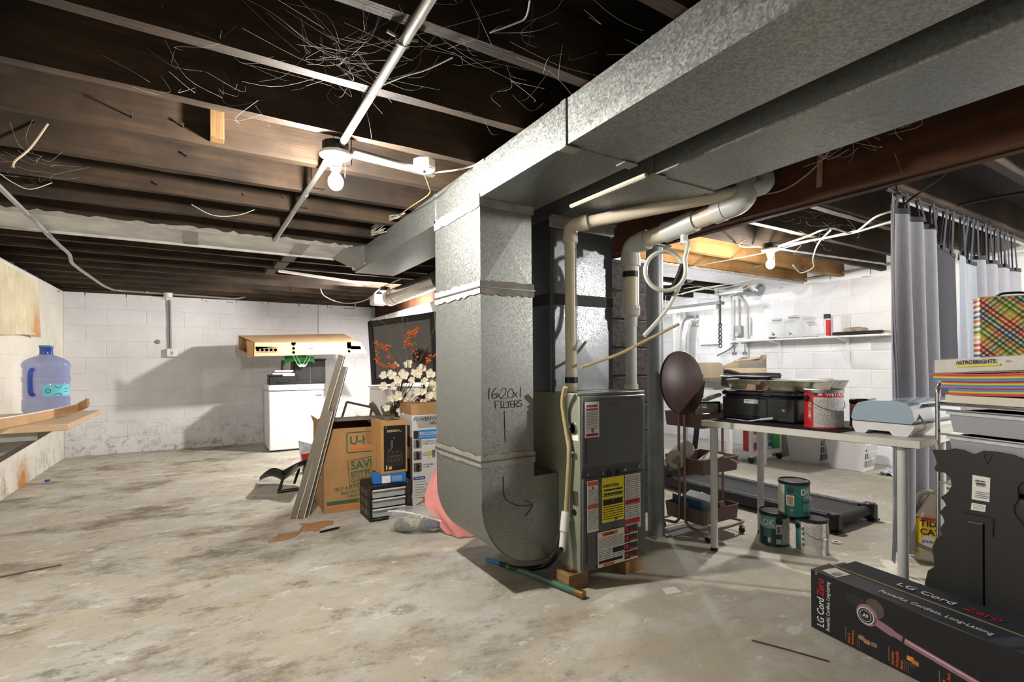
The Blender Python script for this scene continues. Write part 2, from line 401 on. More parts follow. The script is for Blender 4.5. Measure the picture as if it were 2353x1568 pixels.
mb = MB(); mb.bb((XL - 0.2, YF - 0.2, 0), (XR + 0.2, YF, 2.3)); struct('wall_front', mb, mat((84, 80, 76), .9, var=.2, vs=6))
mb = MB(); mb.bb((2.6, YB - 1.6, 0), (XR, YB - 1.5, 2.02)); struct('wall_laundry_back', mb, WR)
# dark sill / crumbled mortar band on top of the walls, rim joists
TIMB = wood((88, 70, 52), (42, 34, 28), 'X', name='old_joist_timber'); TIMY = wood((104, 62, 36), (60, 36, 22), 'Y', name='beam_timber'); TIMR = wood((184, 144, 92), (136, 100, 60), 'X', name='pale_joist_timber')
def rubble(name, a, b, seed, m):
    rnd = random.Random(seed); n = 60
    def fn(u, v):
        p = V(a).lerp(V(b), u); ang = v * math.pi
        return p + V((0, 0, 1)) * (0.055 * math.sin(ang) + rnd.uniform(-.006, .006)) + N * (-0.05 * math.cos(ang) * 1.0 + rnd.uniform(-.008, .008))
    N = (V(b) - V(a)).normalized().cross(Z_)
    mb = MB(); mb.sheet(fn, n, 5); o = struct(name, mb, m, 60); return o
rubble('trim_1', (XL, YB + 0.05, 1.965), (2.3, YB + 0.05, 1.965), 1, DIRTY)
rubble('trim_2', (XL - 0.05, YF, 1.965), (XL - 0.05, YB, 1.965), 2, DIRTY)
rubble('trim_3', (XR + 0.05, 5.9, 2.0), (XR + 0.05, YF, 2.0), 3, mat((190, 182, 168), 0.9, var=0.2, vs=12, bp=0.6, bs=30))
# ceiling: sub-floor with joists as pieces of it
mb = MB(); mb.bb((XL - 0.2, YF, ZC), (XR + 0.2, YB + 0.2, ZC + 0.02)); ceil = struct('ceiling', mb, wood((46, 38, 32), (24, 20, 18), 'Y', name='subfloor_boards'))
def rough_beam(name, a, b, m, parent, amp=0.0025, seed=0, n=26):
    a, b = V(a), V(b); rnd = random.Random(seed); mb = MB(); ax = max(range(3), key=lambda i: b[i] - a[i]); o1, o2 = (ax + 1) % 3, (ax + 2) % 3
    vs = []
    for i in range(n + 1):
        t = a[ax] + (b[ax] - a[ax]) * i / n
        for (p, q) in ((0, 0), (1, 0), (1, 1), (0, 1)):
            c = [0, 0, 0]; c[ax] = t; c[o1] = (b if p else a)[o1] + rnd.uniform(-amp, amp); c[o2] = (b if q else a)[o2] + rnd.uniform(-amp, amp); vs.append(V(c))
    fs = []
    for i in range(n):
        for k in range(4): fs.append((i * 4 + k, i * 4 + (k + 1) % 4, i * 4 + 4 + (k + 1) % 4, i * 4 + 4 + k))
    fs += [(3, 2, 1, 0), tuple(n * 4 + k for k in range(4))]
    mb.add(vs, fs); return obj(name, mb, m, parent, False, 30)
JY = []
for k in range(-8, 16):
    y = 1.765 + 0.405 * k
    if y > YB - 0.05: continue
    JY.append(y)
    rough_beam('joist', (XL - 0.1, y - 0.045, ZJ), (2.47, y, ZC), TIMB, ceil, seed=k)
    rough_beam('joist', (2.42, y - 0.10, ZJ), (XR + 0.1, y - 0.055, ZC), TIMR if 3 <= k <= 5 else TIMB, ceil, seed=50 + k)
rough_beam('joist', (XL - 0.1, YB - 0.01, ZJ - 0.03), (2.4, YB + 0.05, ZC), TIMB, ceil, seed=99)
# main beam: built up from planks on steel column
beam = obj('main_beam', MB().bb((2.385, YF, 1.838), (2.52, YB, 2.034), 0.004), TIMY, ceil)
for i, (x0, x1, dz) in enumerate(((2.37, 2.412, 0.0), (2.414, 2.456, 0.006), (2.458, 2.50, 0.0), (2.502, 2.53, 0.008))):
    rough_beam('beam_ply', (x0, YF, 1.83 + dz), (x1, YB, 2.036), TIMY, ceil, 0.0012, 20 + i, 40)
# small timber blocks and bridging between joists
for (x, k, w_) in ((0.62, 7, 0.10), (0.60, 8, 0.10), (0.56, 9, 0.09), (0.55, 2, 0.08), (0.52, 3, 0.07), (0.50, 4, 0.07)):
    y = 1.765 + 0.405 * k
    if k >= 7: obj('bridging_block', MB().bb((x, y, ZJ - 0.012), (x + w_, y + 0.36, ZJ + 0.13), 0.003), TIMB, ceil)
    else: obj('bridging_block', MB().bb((x, y - 0.068, ZJ + 0.02), (x + w_, y - 0.046, ZC), 0.002), TIMB, ceil)
p = PY(502, 305, 2.525)
obj('cleat', MB().bb((p.x - 0.032, 2.468, p.z - 0.045), (p.x + 0.02, 2.529, p.z + 0.10), 0.002), wood((150, 118, 78), (100, 76, 48), 'Z', name='cleat_timber'), ceil)
NAILM = mat((70, 56, 46), 0.6, 0.6, 0.1)
for (u, v, y, L) in ((304, 270, 2.529, 0.05), (420, 292, 2.529, 0.02), (428, 360, 2.934, 0.03), (360, 425, 3.339, 0.03), (405, 184, 2.124, 0.02), (375, 20, 1.719, 0.02), (650, 455, 3.339, 0.02), (560, 450, 3.339, 0.02)):
    p = PY(u, v, y); mb = MB(); mb.cyl(p, p + V((0, -L, 0.004)), 0.0035, n=8); mb.cyl(p + V((0, -L, 0.004)), p + V((0, -L - 0.003, 0.004)), 0.006, n=8)
    obj('nail', mb, NAILM, ceil)
# white panned joist bay (old return) on the ceiling
PANW = mat((196, 196, 192), 0.6, 0.15, 0.12, 5, 0.2, 30)
t = thing('panned_ceiling_duct', 'pale painted sheet metal pan closing one ceiling bay with ragged sealant edges', 'duct', (-0.1, 4.4, 2.0))
for a, b_ in ((-1.40, -0.06), (-0.05, 0.68), (0.69, 1.02)):
    obj('pan_sheet', MB().bb((a, 4.16, 2.026), (b_, 4.61, 2.036), 0.001), PANW, t, True)
def ragged(a, b, hgt, seed):
    rnd = random.Random(seed); n = 70; A, B = V(a), V(b); mb = MB(); vs = []
    for i in range(n + 1):
        p = A.lerp(B, i / n); vs += [p + V((0, 0.012 + rnd.uniform(0, .012), -0.002)), p + V((0, -0.006, -0.006)), p + V((0, -0.012, hgt * rnd.uniform(.3, 1)))]
    mb.add(vs, [(i * 3 + k, i * 3 + 3 + k, i * 3 + 4 + k, i * 3 + 1 + k) for i in range(n) for k in range(2)]); return mb
obj('sealant_edge', ragged((-1.4, 4.155, 2.03), (1.05, 4.155, 2.03), 0.03, 4), SEAL, t, True)
obj('pan_flange', MB().bb((-1.4, 4.60, 2.008), (1.0, 4.612, 2.03), 0.001), PANW, t, True)
for x in (-0.055, 0.685): obj('sealed_joint', MB().bb((x - 0.05, 4.165, 2.022), (x + 0.05, 4.60, 2.027), 0.002), SEAL, t, True)
# right hand room: white panned bay
t = thing('white_panned_duct', 'white painted sheet metal pan under the joists of the bright laundry side', 'duct', (4.4, 3.6, 2.0))
a0 = PZ(1522, 588, 2.02); 
for x0, x1 in ((2.56, 3.7), (3.705, 4.9), (4.905, 6.08)):
    obj('pan_sheet', MB().bb((x0, 3.33, 2.018), (x1, 3.80, 2.034), 0.001), mat((232, 234, 238), 0.55, 0.1, 0.06, 5), t, True)
obj('sealant_edge', ragged((2.56, 3.325, 2.02), (6.08, 3.325, 2.02), 0.03, 9), SEAL, t, True)
# partition under the beam at the back, with its door casing
mb = MB(); mb.bb((2.30, 5.3, 0), (2.37, YB, 1.82)); struct('wall_partition', mb, mat((226, 226, 226), 0.6, var=0.05, vs=3))
mb = MB(); mb.bb((2.285, 7.9, 0), (2.302, YB, 1.80), 0.003); mb.bb((2.285, 7.2, 1.74), (2.302, YB, 1.81), 0.003); struct('trim_4', mb, WHITE)
# ================================================================== lamps
BULBP = [(0.0, -0.105), (0.012, -0.104), (0.022, -0.097), (0.029, -0.085), (0.031, -0.072), (0.028, -0.058), (0.020, -0.044), (0.014, -0.034), (0.013, -0.022)]
def lampholder(name, label, pos, strength, col=(1.0, 0.94, 0.86, 1), drop=0.0, box=True, group='bare ceiling bulbs'):
    t = thing(name, label, 'light bulb', (pos[0], pos[1], pos[2]), 0, group)
    if box: obj('junction_box', MB().lathe([(0.052, 0.0), (0.054, 0.004), (0.054, 0.04), (0.0, 0.04)], 12), mat((44, 44, 46), 0.5, 0.6, 0.1), t)
    b = obj('lampholder', MB().lathe([(0.062, 0.0), (0.066, -0.006), (0.064, -0.014), (0.04, -0.022), (0.028, -0.034), (0.024, -0.058), (0.0, -0.058)], 28), PORC, t)
    obj('screw_ring', MB().lathe([(0.019, -0.058), (0.021, -0.064), (0.02, -0.072), (0.0, -0.072)], 18), WHITE, b)
    obj('pull_chain', MB().tube([(0.035, -0.01, -0.018), (0.037, -0.011, -0.06), (0.036, -0.012, -0.10)], 0.0012, 5), STEEL, b)
    obj('bulb', MB().lathe([(r, z - 0.05) for r, z in BULBP], 20), emit(col, strength), t)
    return t
f1 = PZ(771, 352, 1.985)
lampholder('ceiling_bulb', 'lit bare bulb in white porcelain holder hanging beside the conduit under the near joists', f1, BULB_MAIN)
f2 = PZ(1770, 572, 1.98)
lampholder('ceiling_bulb', 'lit bare bulb in white holder under the pale joists beyond the timber beam', f2, BULB_RIGHT)
f4 = PZ(885, 668, 1.97)
lampholder('ceiling_bulb', 'small lit bulb beside the round silver duct end above the television', f4, BULB_FAR)
lampholder('ceiling_bulb', 'added fill bulb on the joists out of view behind the viewer on the curtain side', V((4.45, -0.85, 2.02)), BULB_FILL_NEAR)  # unseen bulb added as fill for the curtain, cart and near floor
lampholder('ceiling_bulb', 'added fill bulb on the laundry ceiling out of view behind the dark block pier', V((4.3, 4.6, 2.02)), BULB_FILL_LAUNDRY, (0.94, 0.97, 1, 1))  # extra bulb, never in view, added to brighten the laundry side
# ================================================================== ducts
def xbox(mb, a, b, crease=0.004, mi=0):
    a, b = V(a), V(b); c = (a + b) / 2
    cs = [V((x, y, z)) for z in (a.z, b.z) for y in (a.y, b.y) for x in (a.x, b.x)]
    for q, n in (((0, 2, 3, 1), V((0, 0, -1))), ((4, 5, 7, 6), Z_), ((0, 1, 5, 4), -Y_), ((2, 6, 7, 3), Y_), ((0, 4, 6, 2), -X_), ((1, 3, 7, 5), X_)):
        p = [cs[i] for i in q]; m = sum(p, V()) / 4 + n * crease
        mb.add(p + [m], [(0, 1, 4), (1, 2, 4), (2, 3, 4), (3, 0, 4)], mi)
    return mb
def cleat_ring(a, b, y, t=0.006):      # raised joint frame round a duct at y
    mb = MB(); x0, x1, z0, z1 = a[0], b[0], a[2], b[2]
    mb.bb((x0 - t, y - 0.02, z0 - t), (x1 + t, y + 0.012, z0), 0.001); mb.bb((x0 - t, y - 0.02, z0), (x0, y + 0.012, z1), 0.001); mb.bb((x1, y - 0.02, z0), (x1 + t, y + 0.012, z1), 0.001)
    return mb
A1, A2 = (1.112, 0, 1.866), (1.445, 0, 2.03)
t = thing('supply_duct', 'long spangled galvanised rectangular duct running under the joists above the furnace', 'duct', (1.28, 1.5, 1.866))
for y0, y1, m in ((YF, 0.25, GALVB), (0.252, 1.45, GALVB), (1.452, 2.62, GALV), (2.622, 4.33, GALV)):
    obj('duct_section', xbox(MB(), (A1[0], y0, A1[2]), (A2[0], y1, A2[2]), 0.005), m, t, True, 1)
for y in (0.25, 1.45, 2.62): obj('drive_cleat', cleat_ring(A1, A2, y), GALV, t, True)
for y, x in ((1.45, 1.12), (1.45, 1.40)): obj('sealant_patch', MB().bb((x - 0.02, y - 0.03, 1.855), (x + 0.05, y + 0.02, 1.861), 0.002), SEAL, t, True)
mb = MB(); mb.hexa([(0.99, 4.17, 2.02), (1.112, 4.02, 1.895), (1.112, 4.33, 1.895), (0.99, 4.6, 2.02), (0.99, 4.17, 2.034), (1.112, 4.02, 2.034), (1.112, 4.42, 2.034), (0.99, 4.6, 2.034)])
obj('end_boot', mb, GALV, t, True, 1)
obj('sealed_edge', MB().bb((1.09, 4.315, 1.886), (1.125, 4.345, 2.034), 0.004), SEAL, t, True)
obj('sealed_edge', MB().tube([(1.108, 4.01, 1.89), (1.108, 4.34, 1.89)], 0.007, 6), SEAL, t, True)
B1, B2 = (1.60, 0, 1.868), (1.985, 0, 2.03)
t = thing('return_trunk_duct', 'second galvanised rectangular duct beside the timber beam with dusty dark side', 'duct', (1.8, 1.2, 1.868))
for y0, y1, m in ((YF, 0.0, GALV), (0.002, 1.50, GALV), (1.502, 2.62, GALV)):
    obj('duct_section', xbox(MB(), (B1[0], y0, B1[2]), (B2[0], y1, B2[2]), 0.005), m, t, True, 1)
for y in (0.0, 1.5): obj('drive_cleat', cleat_ring(B1, B2, y), GALV, t, True)
obj('corner_cleat', MB().bb((1.585, 1.46, 1.858), (1.66, 1.52, 1.864), 0.002), SEAL, t, True)
obj('bottom_hem', MB().tube([(1.60, YF, 1.866), (1.60, 1.5, 1.866)], 0.006, 6), GALVB, t, True)
# vertical drop to the furnace
YD0, YD1 = 2.09, 2.618
t = thing('return_drop_duct', 'tall vertical return duct with rounded foot and marker writing on its dark face', 'duct', (1.25, 2.35, 0.115))
obj('upper_section', xbox(MB(), (1.112, YD0, 1.45), (1.398, YD1, 1.866), 0.005), GALV, t, True, 1)
obj('middle_section', xbox(MB(), (1.112, YD0, 0.63), (1.402, YD1, 1.45), 0.002), GALV, t, True, 1)
pro = [(1.404, 0.63), (1.112, 0.63), (1.112, 0.44)]
pro += [(1.112 + 0.30 * (1 - math.cos(a)), 0.44 - 0.325 * math.sin(a)) for a in [math.pi / 2 * i / 12 for i in range(1, 13)]]
pro += [(1.45, 0.115)] + [(1.45 + 0.098 * math.sin(a), 0.115 + 0.11 * (1 - math.cos(a))) for a in [math.pi / 2 * i / 6 for i in range(1, 7)]]
pro += [(1.548, 0.535), (1.404, 0.535)]
obj('boot', MB().prism(pro[::-1], -YD1, -YD0, M(((1, 0, 0, 0), (0, 0, -1, 0), (0, 1, 0, 0), (0, 0, 0, 1)))), GALV, t, True, 25)
obj('edge_seam', MB().tube([V((x, YD0 - 0.001, z)) for x, z in pro[2:-2]], 0.0035, 6), GALVD, t, True)
def band(z, hh, seed):
    rnd = random.Random(seed); mb = MB(); pts = [(1.106, YD1), (1.106, 2.35), (1.106, YD0 - 0.005), (1.25, YD0 - 0.005), (1.409, YD0 - 0.005), (1.409, 2.3)]
    path = []
    for i in range(len(pts) - 1):
        for k in range(8): path.append(V((*pts[i], 0)).lerp(V((*pts[i + 1], 0)), k / 8))
    vs = []
    for p in path: vs += [V((p.x, p.y, z - hh * rnd.uniform(.75, 1.1))), V((p.x, p.y, z + hh * rnd.uniform(.75, 1.1)))]
    return mb.add(vs, [(2 * i, 2 * i + 2, 2 * i + 3, 2 * i + 1) for i in range(len(path) - 1)])
for z, hh, sd in ((1.45, 0.035, 1), (0.635, 0.03, 2), (1.852, 0.03, 3)): obj('sealed_joint', band(z, hh, sd), SEAL, t, True)
for z in (1.45, 0.635): obj('joint_lip', MB().bb((1.102, YD0 - 0.009, z - 0.003), (1.412, YD1, z + 0.003)), GALVD, t, True)
# marker writing
def strokes(parent, plist, y, r=0.0016, m=INK):
    for st in plist: obj('marker_stroke', MB().tube(smoothpath([PY(u, v, y) for u, v in st], 4), r, 5), m, parent, True)
def off(st, dx, dy, k=1.0): return [(x * k + dx, y * k + dy) for x, y in st]
G = {'1': [[(3, 0), (2, 12), (2, 24)]], '6': [[(12, 0), (4, 10), (3, 20), (8, 24), (13, 19), (10, 14), (4, 17)]], 'x': [[(0, 8), (9, 20)], [(9, 8), (0, 20)]],
     '2': [[(1, 6), (6, 0), (13, 3), (11, 12), (2, 22), (1, 24), (14, 22)]], '0': [[(8, 2), (2, 10), (3, 21), (11, 22), (15, 12), (12, 3), (8, 2)]],
     'F': [[(1, 16), (0, 0), (9, -1)], [(0, 8), (7, 7)]], 'I': [[(3, 0), (4, 15)], [(0, 0), (7, -1)], [(1, 15), (8, 14)]], 'L': [[(1, 0), (1, 14), (9, 13)]], 'T': [[(0, 1), (10, -1)], [(5, 0), (6, 14)]],
     'E': [[(9, -1), (1, 0), (2, 14), (10, 13)], [(1, 7), (8, 6)]], 'R': [[(1, 14), (0, 0), (8, 1), (7, 6), (1, 7), (9, 14)]], 'S': [[(9, 1), (3, 0), (2, 5), (9, 9), (7, 14), (0, 13)]]}
L_ = []
for ch, dx, dy in (('1', 1122, 893), ('6', 1128, 892), ('x', 1141, 895), ('2', 1150, 893), ('0', 1165, 892), ('x', 1180, 893), ('1', 1194, 890), ('F', 1138, 923), ('I', 1148, 923), ('L', 1157, 923), ('T', 1163, 924), ('E', 1173, 923), ('R', 1182, 922), ('S', 1190, 920)):
    for st in G[ch]: L_.append(off(st, dx, dy))
L_ += [[(1159, 945), (1160, 980), (1161, 1017)], [(1157, 1095), (1158, 1135), (1165, 1150), (1190, 1163), (1222, 1161)], [(1205, 1150), (1224, 1161), (1207, 1187)]]
strokes(t, L_, YD0 - 0.002)
# ================================================================== furnace
FX0, FX1, FY0, FY1, FZ0, FZ1 = 1.552, 1.983, 1.912, 2.62, 0.078, 0.944
FGRN = mat((152, 158, 140), 0.42, 0.35, 0.05, 3); FDK = mat((86, 88, 90), 0.42, 0.2, 0.04, 4); FDK2 = mat((72, 74, 76), 0.5, 0.2, 0.04)
t = thing('furnace', 'upright gas furnace with dark grey doors and yellow energy label standing on wood blocks', 'furnace', (1.77, 2.26, 0.078))
mb = MB(); mb.bb((FX0, FY0 + 0.004, FZ0), (FX1, FY1, FZ1), 0.004); obj('cabinet', mb, FGRN, t, True)
obj('top_flange', MB().bb((FX0 - 0.002, FY0 - 0.001, FZ1 - 0.012), (FX1 + 0.002, FY0 + 0.02, FZ1 + 0.002), 0.002), FDK, t, True)
def rrect(x0, z0, x1, z1, r, n=5):
    P = []
    for cx_, cz_, a in ((x1 - r, z1 - r, 0), (x0 + r, z1 - r, 90), (x0 + r, z0 + r, 180), (x1 - r, z0 + r, 270)):
        for i in range(n + 1):
            b_ = math.radians(a + 90 * i / n); P.append((cx_ + r * math.cos(b_), cz_ + r * math.sin(b_)))
    return P
XZ = M(((1, 0, 0, 0), (0, 0, 1, 0), (0, 1, 0, 0), (0, 0, 0, 1)))   # (x, z, y) -> world
def dpanel(nm, z0, z1, ins=0.028):
    d = obj(nm, MB().bb((FX0 + 0.006, FY0 - 0.012, z0), (FX1 - 0.006, FY0 + 0.004, z1), 0.004), FDK, t, True)
    obj('embossed_panel', MB().prism(rrect(FX0 + ins, z0 + 0.02, FX1 - 0.022, z1 - 0.02, 0.03), FY0 - 0.017, FY0 - 0.012, XZ), FDK, d, True, 20)
    return d
du = dpanel('upper_door', 0.585, 0.928); dl = dpanel('lower_door', 0.088, 0.535)
obj('centre_rail', MB().bb((FX0 + 0.004, FY0 - 0.006, 0.533), (FX1 - 0.004, FY0 + 0.004, 0.587), 0.002), FDK2, t, True)
for u, v in ((1349, 1091), (1384, 1088), (1435, 1079), (1467, 1072)): p = PY(u, v, FY0 - 0.008); obj('door_screw', MB().cyl(p, p + V((0, -0.006, 0)), 0.006, n=10), STEEL, t, True)
for u, v in ((1400, 1087), (1420, 1083)): p = PY(u, v, FY0 - 0.007); obj('sight_glass', MB().lathe([(0.014, 0), (0.014, 0.003), (0.010, 0.004), (0.010, 0.001), (0, 0.001)], 18, p, M.Rotation(math.pi / 2, 3, 'X')), BLACKP, t, True)
p = PY(1411, 930, FY0 - 0.017); obj('maker_badge', MB().bb(p + V((-0.03, -0.003, -0.008)), p + V((0.03, 0, 0.008)), 0.002), FDK2, t, True); obj('badge_mark', MB().bb(p + V((0.0, -0.004, -0.004)), p + V((0.022, -0.003, 0.004)), 0.001), RED, t, True)
YL = FY0 - 0.0172
def sticker(parent, u0, v0, u1, v1, m, y=YL, nm='label_sticker', t_=0.0008):
    a, b_ = PY(u0, v0, y), PY(u1, v1, y); o = obj(nm, MB().bb((a.x, y - t_, b_.z), (b_.x, y, a.z)), m, parent, True); return a, b_, o
def lines(parent, u0, v0, u1, v1, n, y, m, th=1.0, seed=1, nm='print_lines', full=1.0):
    a, b_ = PY(u0, v0, y), PY(u1, v1, y); rnd = random.Random(seed); mb = MB(); hh = (a.z - b_.z) / n
    for i in range(n):
        z = a.z - hh * (i + 0.5); x = a.x
        while x < b_.x - 0.002:
            L = rnd.uniform(0.006, 0.03) * full; e = min(x + L, b_.x - rnd.uniform(0, .004)); mb.bb((x, y - 0.0006, z - hh * 0.2 * th), (e, y, z + hh * 0.2 * th)); x = e + 0.0022
    obj(nm, mb, m, parent, True, 0)
INKG = mat((96, 96, 98), 0.7, var=0); RHR = mat((150, 24, 44), 0.5, var=0); ORNG = mat((226, 98, 34), 0.5, var=0); YEL = mat((232, 220, 40), 0.6, var=0.03)
_, _, s1 = sticker(du, 1344, 925, 1377, 1004, PAPER)
lines(s1, 1348, 946, 1374, 986, 12, YL - 0.0009, INKG, 0.7, 3); lines(s1, 1348, 929, 1374, 938, 1, YL - 0.0009, RHR, 1.2, 4); lines(s1, 1347, 940, 1375, 942, 1, YL - 0.0009, RHR, 2.4, 5, full=9); lines(s1, 1347, 998, 1376, 1001, 1, YL - 0.0009, RHR, 2.4, 5, full=9)
p = PY(1362, 990, YL - 0.0008); obj('round_logo', MB().cyl(p, p + V((0, -0.0006, 0)), 0.010, n=20), RHR, s1, True); text('Rheem', s1, p + V((-0.0085, -0.0006, -0.003)), 0.0075, PAPER, X_, Z_, 0.02, world=True, sx=0.8)
_, _, s2 = sticker(dl, 1349, 1107, 1375, 1220, PAPER)
lines(s2, 1351, 1127, 1374, 1162, 10, YL - 0.0009, INKG, 0.7, 6); lines(s2, 1351, 1168, 1374, 1215, 14, YL - 0.0009, INKG, 0.7, 7)
lines(s2, 1350, 1109, 1375, 1115, 1, YL - 0.0009, ORNG, 2.2, 8, full=9); lines(s2, 1350, 1162, 1375, 1167, 1, YL - 0.0009, ORNG, 2.2, 9, full=9)
p = PY(1362, 1121, YL - 0.0009); obj('warning_mark', MB().prism([(p.x - .006, p.z - .006), (p.x + .006, p.z - .006), (p.x, p.z + .006)], p.y - 0.0006, p.y, XZ), INK, s2, True)
_, _, s3 = sticker(dl, 1383, 1100, 1434, 1192, YEL, YL, t_=0.0015)
ye = YL - 0.0016; a = PY(1386, 1122, ye); text('ENERGYGUIDE', s3, a, 0.0195, INK, X_, Z_, 0.02, world=True, sx=0.80)
lines(s3, 1388, 1124, 1431, 1134, 2, ye, INK, 1.2, 3); lines(s3, 1386, 1138, 1432, 1146, 2, ye, INKG, .8, 4); lines(s3, 1386, 1150, 1432, 1155, 1, ye, INK, 2, 5, full=3); lines(s3, 1386, 1160, 1432, 1188, 7, ye, INK, .8, 6)
_, _, s4 = sticker(dl, 1436, 1092, 1472, 1210, PAPER)
lines(s4, 1438, 1095, 1470, 1150, 14, YL - 0.0009, INKG, 0.7, 16); lines(s4, 1438, 1160, 1470, 1190, 8, YL - 0.0009, INKG, 0.7, 17); lines(s4, 1437, 1150, 1471, 1155, 1, YL - 0.0009, RED, 2, 5, full=9); lines(s4, 1437, 1194, 1471, 1200, 1, YL - 0.0009, RED, 2, 5, full=9)
p = PY(1415, 1193, YL - 0.001); obj('oval_logo', MB().prism([(p.x + .011 * math.cos(i * .314), p.z + .008 * math.sin(i * .314)) for i in range(20)], p.y - .0006, p.y, XZ), RHR, dl, True); text('Rheem', dl, p + V((-0.009, -0.0008, -0.003)), 0.008, PAPER, X_, Z_, .02, world=True, sx=.8)
obj('vent_slot', MB().bb(PY(1407, 1200, YL) + V((0, -0.001, 0)), PY(1421, 1212, YL), 0.001), FDK2, dl, True)
a5, b5_, s5 = sticker(dl, 1371, 1224, 1467, 1282, INK); y5 = YL - 0.0009
def F5(parent, x0, z0, x1, z1, m, y, nm='label_area'):       # fractions of the label, z measured from its top
    W_, H_ = b5_.x - a5.x, a5.z - b5_.z; return obj(nm, MB().bb((a5.x + W_ * x0, y - .0008, a5.z - H_ * z1), (a5.x + W_ * x1, y, a5.z - H_ * z0)), m, parent, True)
def L5(parent, x0, z0, x1, z1, n, m, y, th=.8, seed=1, full=1.0):
    W_, H_ = b5_.x - a5.x, a5.z - b5_.z; rnd = random.Random(seed); mb = MB(); hh = H_ * (z1 - z0) / n
    for i in range(n):
        z = a5.z - H_ * z0 - hh * (i + .5); x = a5.x + W_ * x0; xe = a5.x + W_ * x1
        while x < xe - .002: e = min(x + rnd.uniform(.006, .03) * full, xe); mb.bb((x, y - .0006, z - hh * .2 * th), (e, y, z + hh * .2 * th)); x = e + .0022
    obj('print_lines', mb, m, parent, True, 0, kind='stuff')
s5w = F5(s5, .015, .02, .985, .98, PAPER, y5); y6 = y5 - .0009
sw = F5(s5w, .12, .05, .48, .15, ORNG, y6, 'warning_bar'); text('WARNING', sw, (a5.x + (b5_.x - a5.x) * .17, y6 - .0009, a5.z - (a5.z - b5_.z) * .135), .014, INK, X_, Z_, .02, world=True, sx=.9)
L5(s5w, .04, .18, .62, .48, 8, INKG, y6, .8, 21); L5(s5w, .04, .50, .34, .78, 6, INKG, y6, .8, 22); F5(s5w, .36, .52, .64, .66, INK, y6); L5(s5w, .36, .68, .64, .78, 2, INKG, y6, .8, 27); F5(s5w, .04, .80, .60, .88, INK, y6); F5(s5w, .14, .90, .40, .97, ORNG, y6)
for i in range(4):
    q = F5(s5w, .65, .03 + .235 * i, .975, .235 + .235 * i, INK, y6, 'hazard_panel'); W_, H_ = b5_.x - a5.x, a5.z - b5_.z; p = V((a5.x + W_ * .71, y6 - .0009, a5.z - H_ * (.13 + .235 * i)))
    obj('warning_symbol', MB().cyl(p, p + V((0, -.0006, 0)), .013, n=16), RED, q, True); F5(q, .78, .185 + .235 * i, .95, .225 + .235 * i, ORNG, y6 - .0009); L5(q, .78, .05 + .235 * i, .96, .17 + .235 * i, 3, INKG, y6 - .0009, .9, i + 5)
# gas inlet, drain fittings on the left flank
p = PX(1318, 985, FX0); RX = M.Rotation(-math.pi / 2, 3, 'Y')
g = obj('inlet_grommet', MB().lathe([(0.030, 0), (0.030, 0.006), (0.022, 0.008), (0.020, 0.002), (0, 0.002)], 24, p, RX), CHROME, t, True); obj('grommet_hole', MB().lathe([(0.021, 0.0035), (0.0, 0.0035)], 20, p, RX), BLACKP, g, True)
p = PX(1319, 1004, FX0); obj('side_tag', MB().bb(p + V((-0.001, -0.035, -0.018)), p + V((0, 0.03, 0.012))), PAPER, t, True)
p = PX(1320, 1178, FX0); obj('side_knockout', MB().lathe([(0.016, 0), (0.016, 0.002), (0, 0.002)], 18, p, RX), BLACKP, t, True)
p = PX(1320, 1145, FX0); obj('foil_patch', MB().bb(p + V((-0.0012, -0.03, -0.035)), p + V((0, 0.02, 0.035))), CHROME, t, True)
WBLK = wood((172, 138, 92), (130, 98, 62), 'Y', name='block_wood')
for i, (x0, x1, y0, y1, lb) in enumerate(((1.49, 1.615, 1.93, 2.03, 'rough wood block under the near left corner of the furnace'), (1.86, 1.985, 1.93, 2.02, 'rough wood block under the front right corner of the furnace'), (1.56, 1.70, 2.5, 2.6, 'wood block at the back of the furnace base'))):
    tag(obj('wood_block', MB().bb((x0, y0, 0), (x1, y1, 0.0775), 0.003), WBLK), lb, 'wood block', 'blocks under the furnace')
# plenum over the furnace
t = thing('supply_plenum', 'dark sheet metal plenum box rising from the furnace top to the duct', 'duct', (1.77, 2.4, 0.946))
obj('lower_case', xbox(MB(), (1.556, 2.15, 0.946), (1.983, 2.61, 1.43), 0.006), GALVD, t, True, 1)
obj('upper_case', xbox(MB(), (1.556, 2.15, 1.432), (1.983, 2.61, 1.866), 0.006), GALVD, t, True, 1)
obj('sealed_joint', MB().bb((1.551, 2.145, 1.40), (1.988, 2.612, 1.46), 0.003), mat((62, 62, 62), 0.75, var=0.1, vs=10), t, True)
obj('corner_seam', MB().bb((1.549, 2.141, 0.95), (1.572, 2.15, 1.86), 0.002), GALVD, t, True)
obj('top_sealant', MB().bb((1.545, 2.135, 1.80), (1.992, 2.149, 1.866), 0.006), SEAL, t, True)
obj('top_flange', MB().bb((1.545, 2.12, 1.852), (1.995, 2.62, 1.866), 0.002), GALV, t, True)
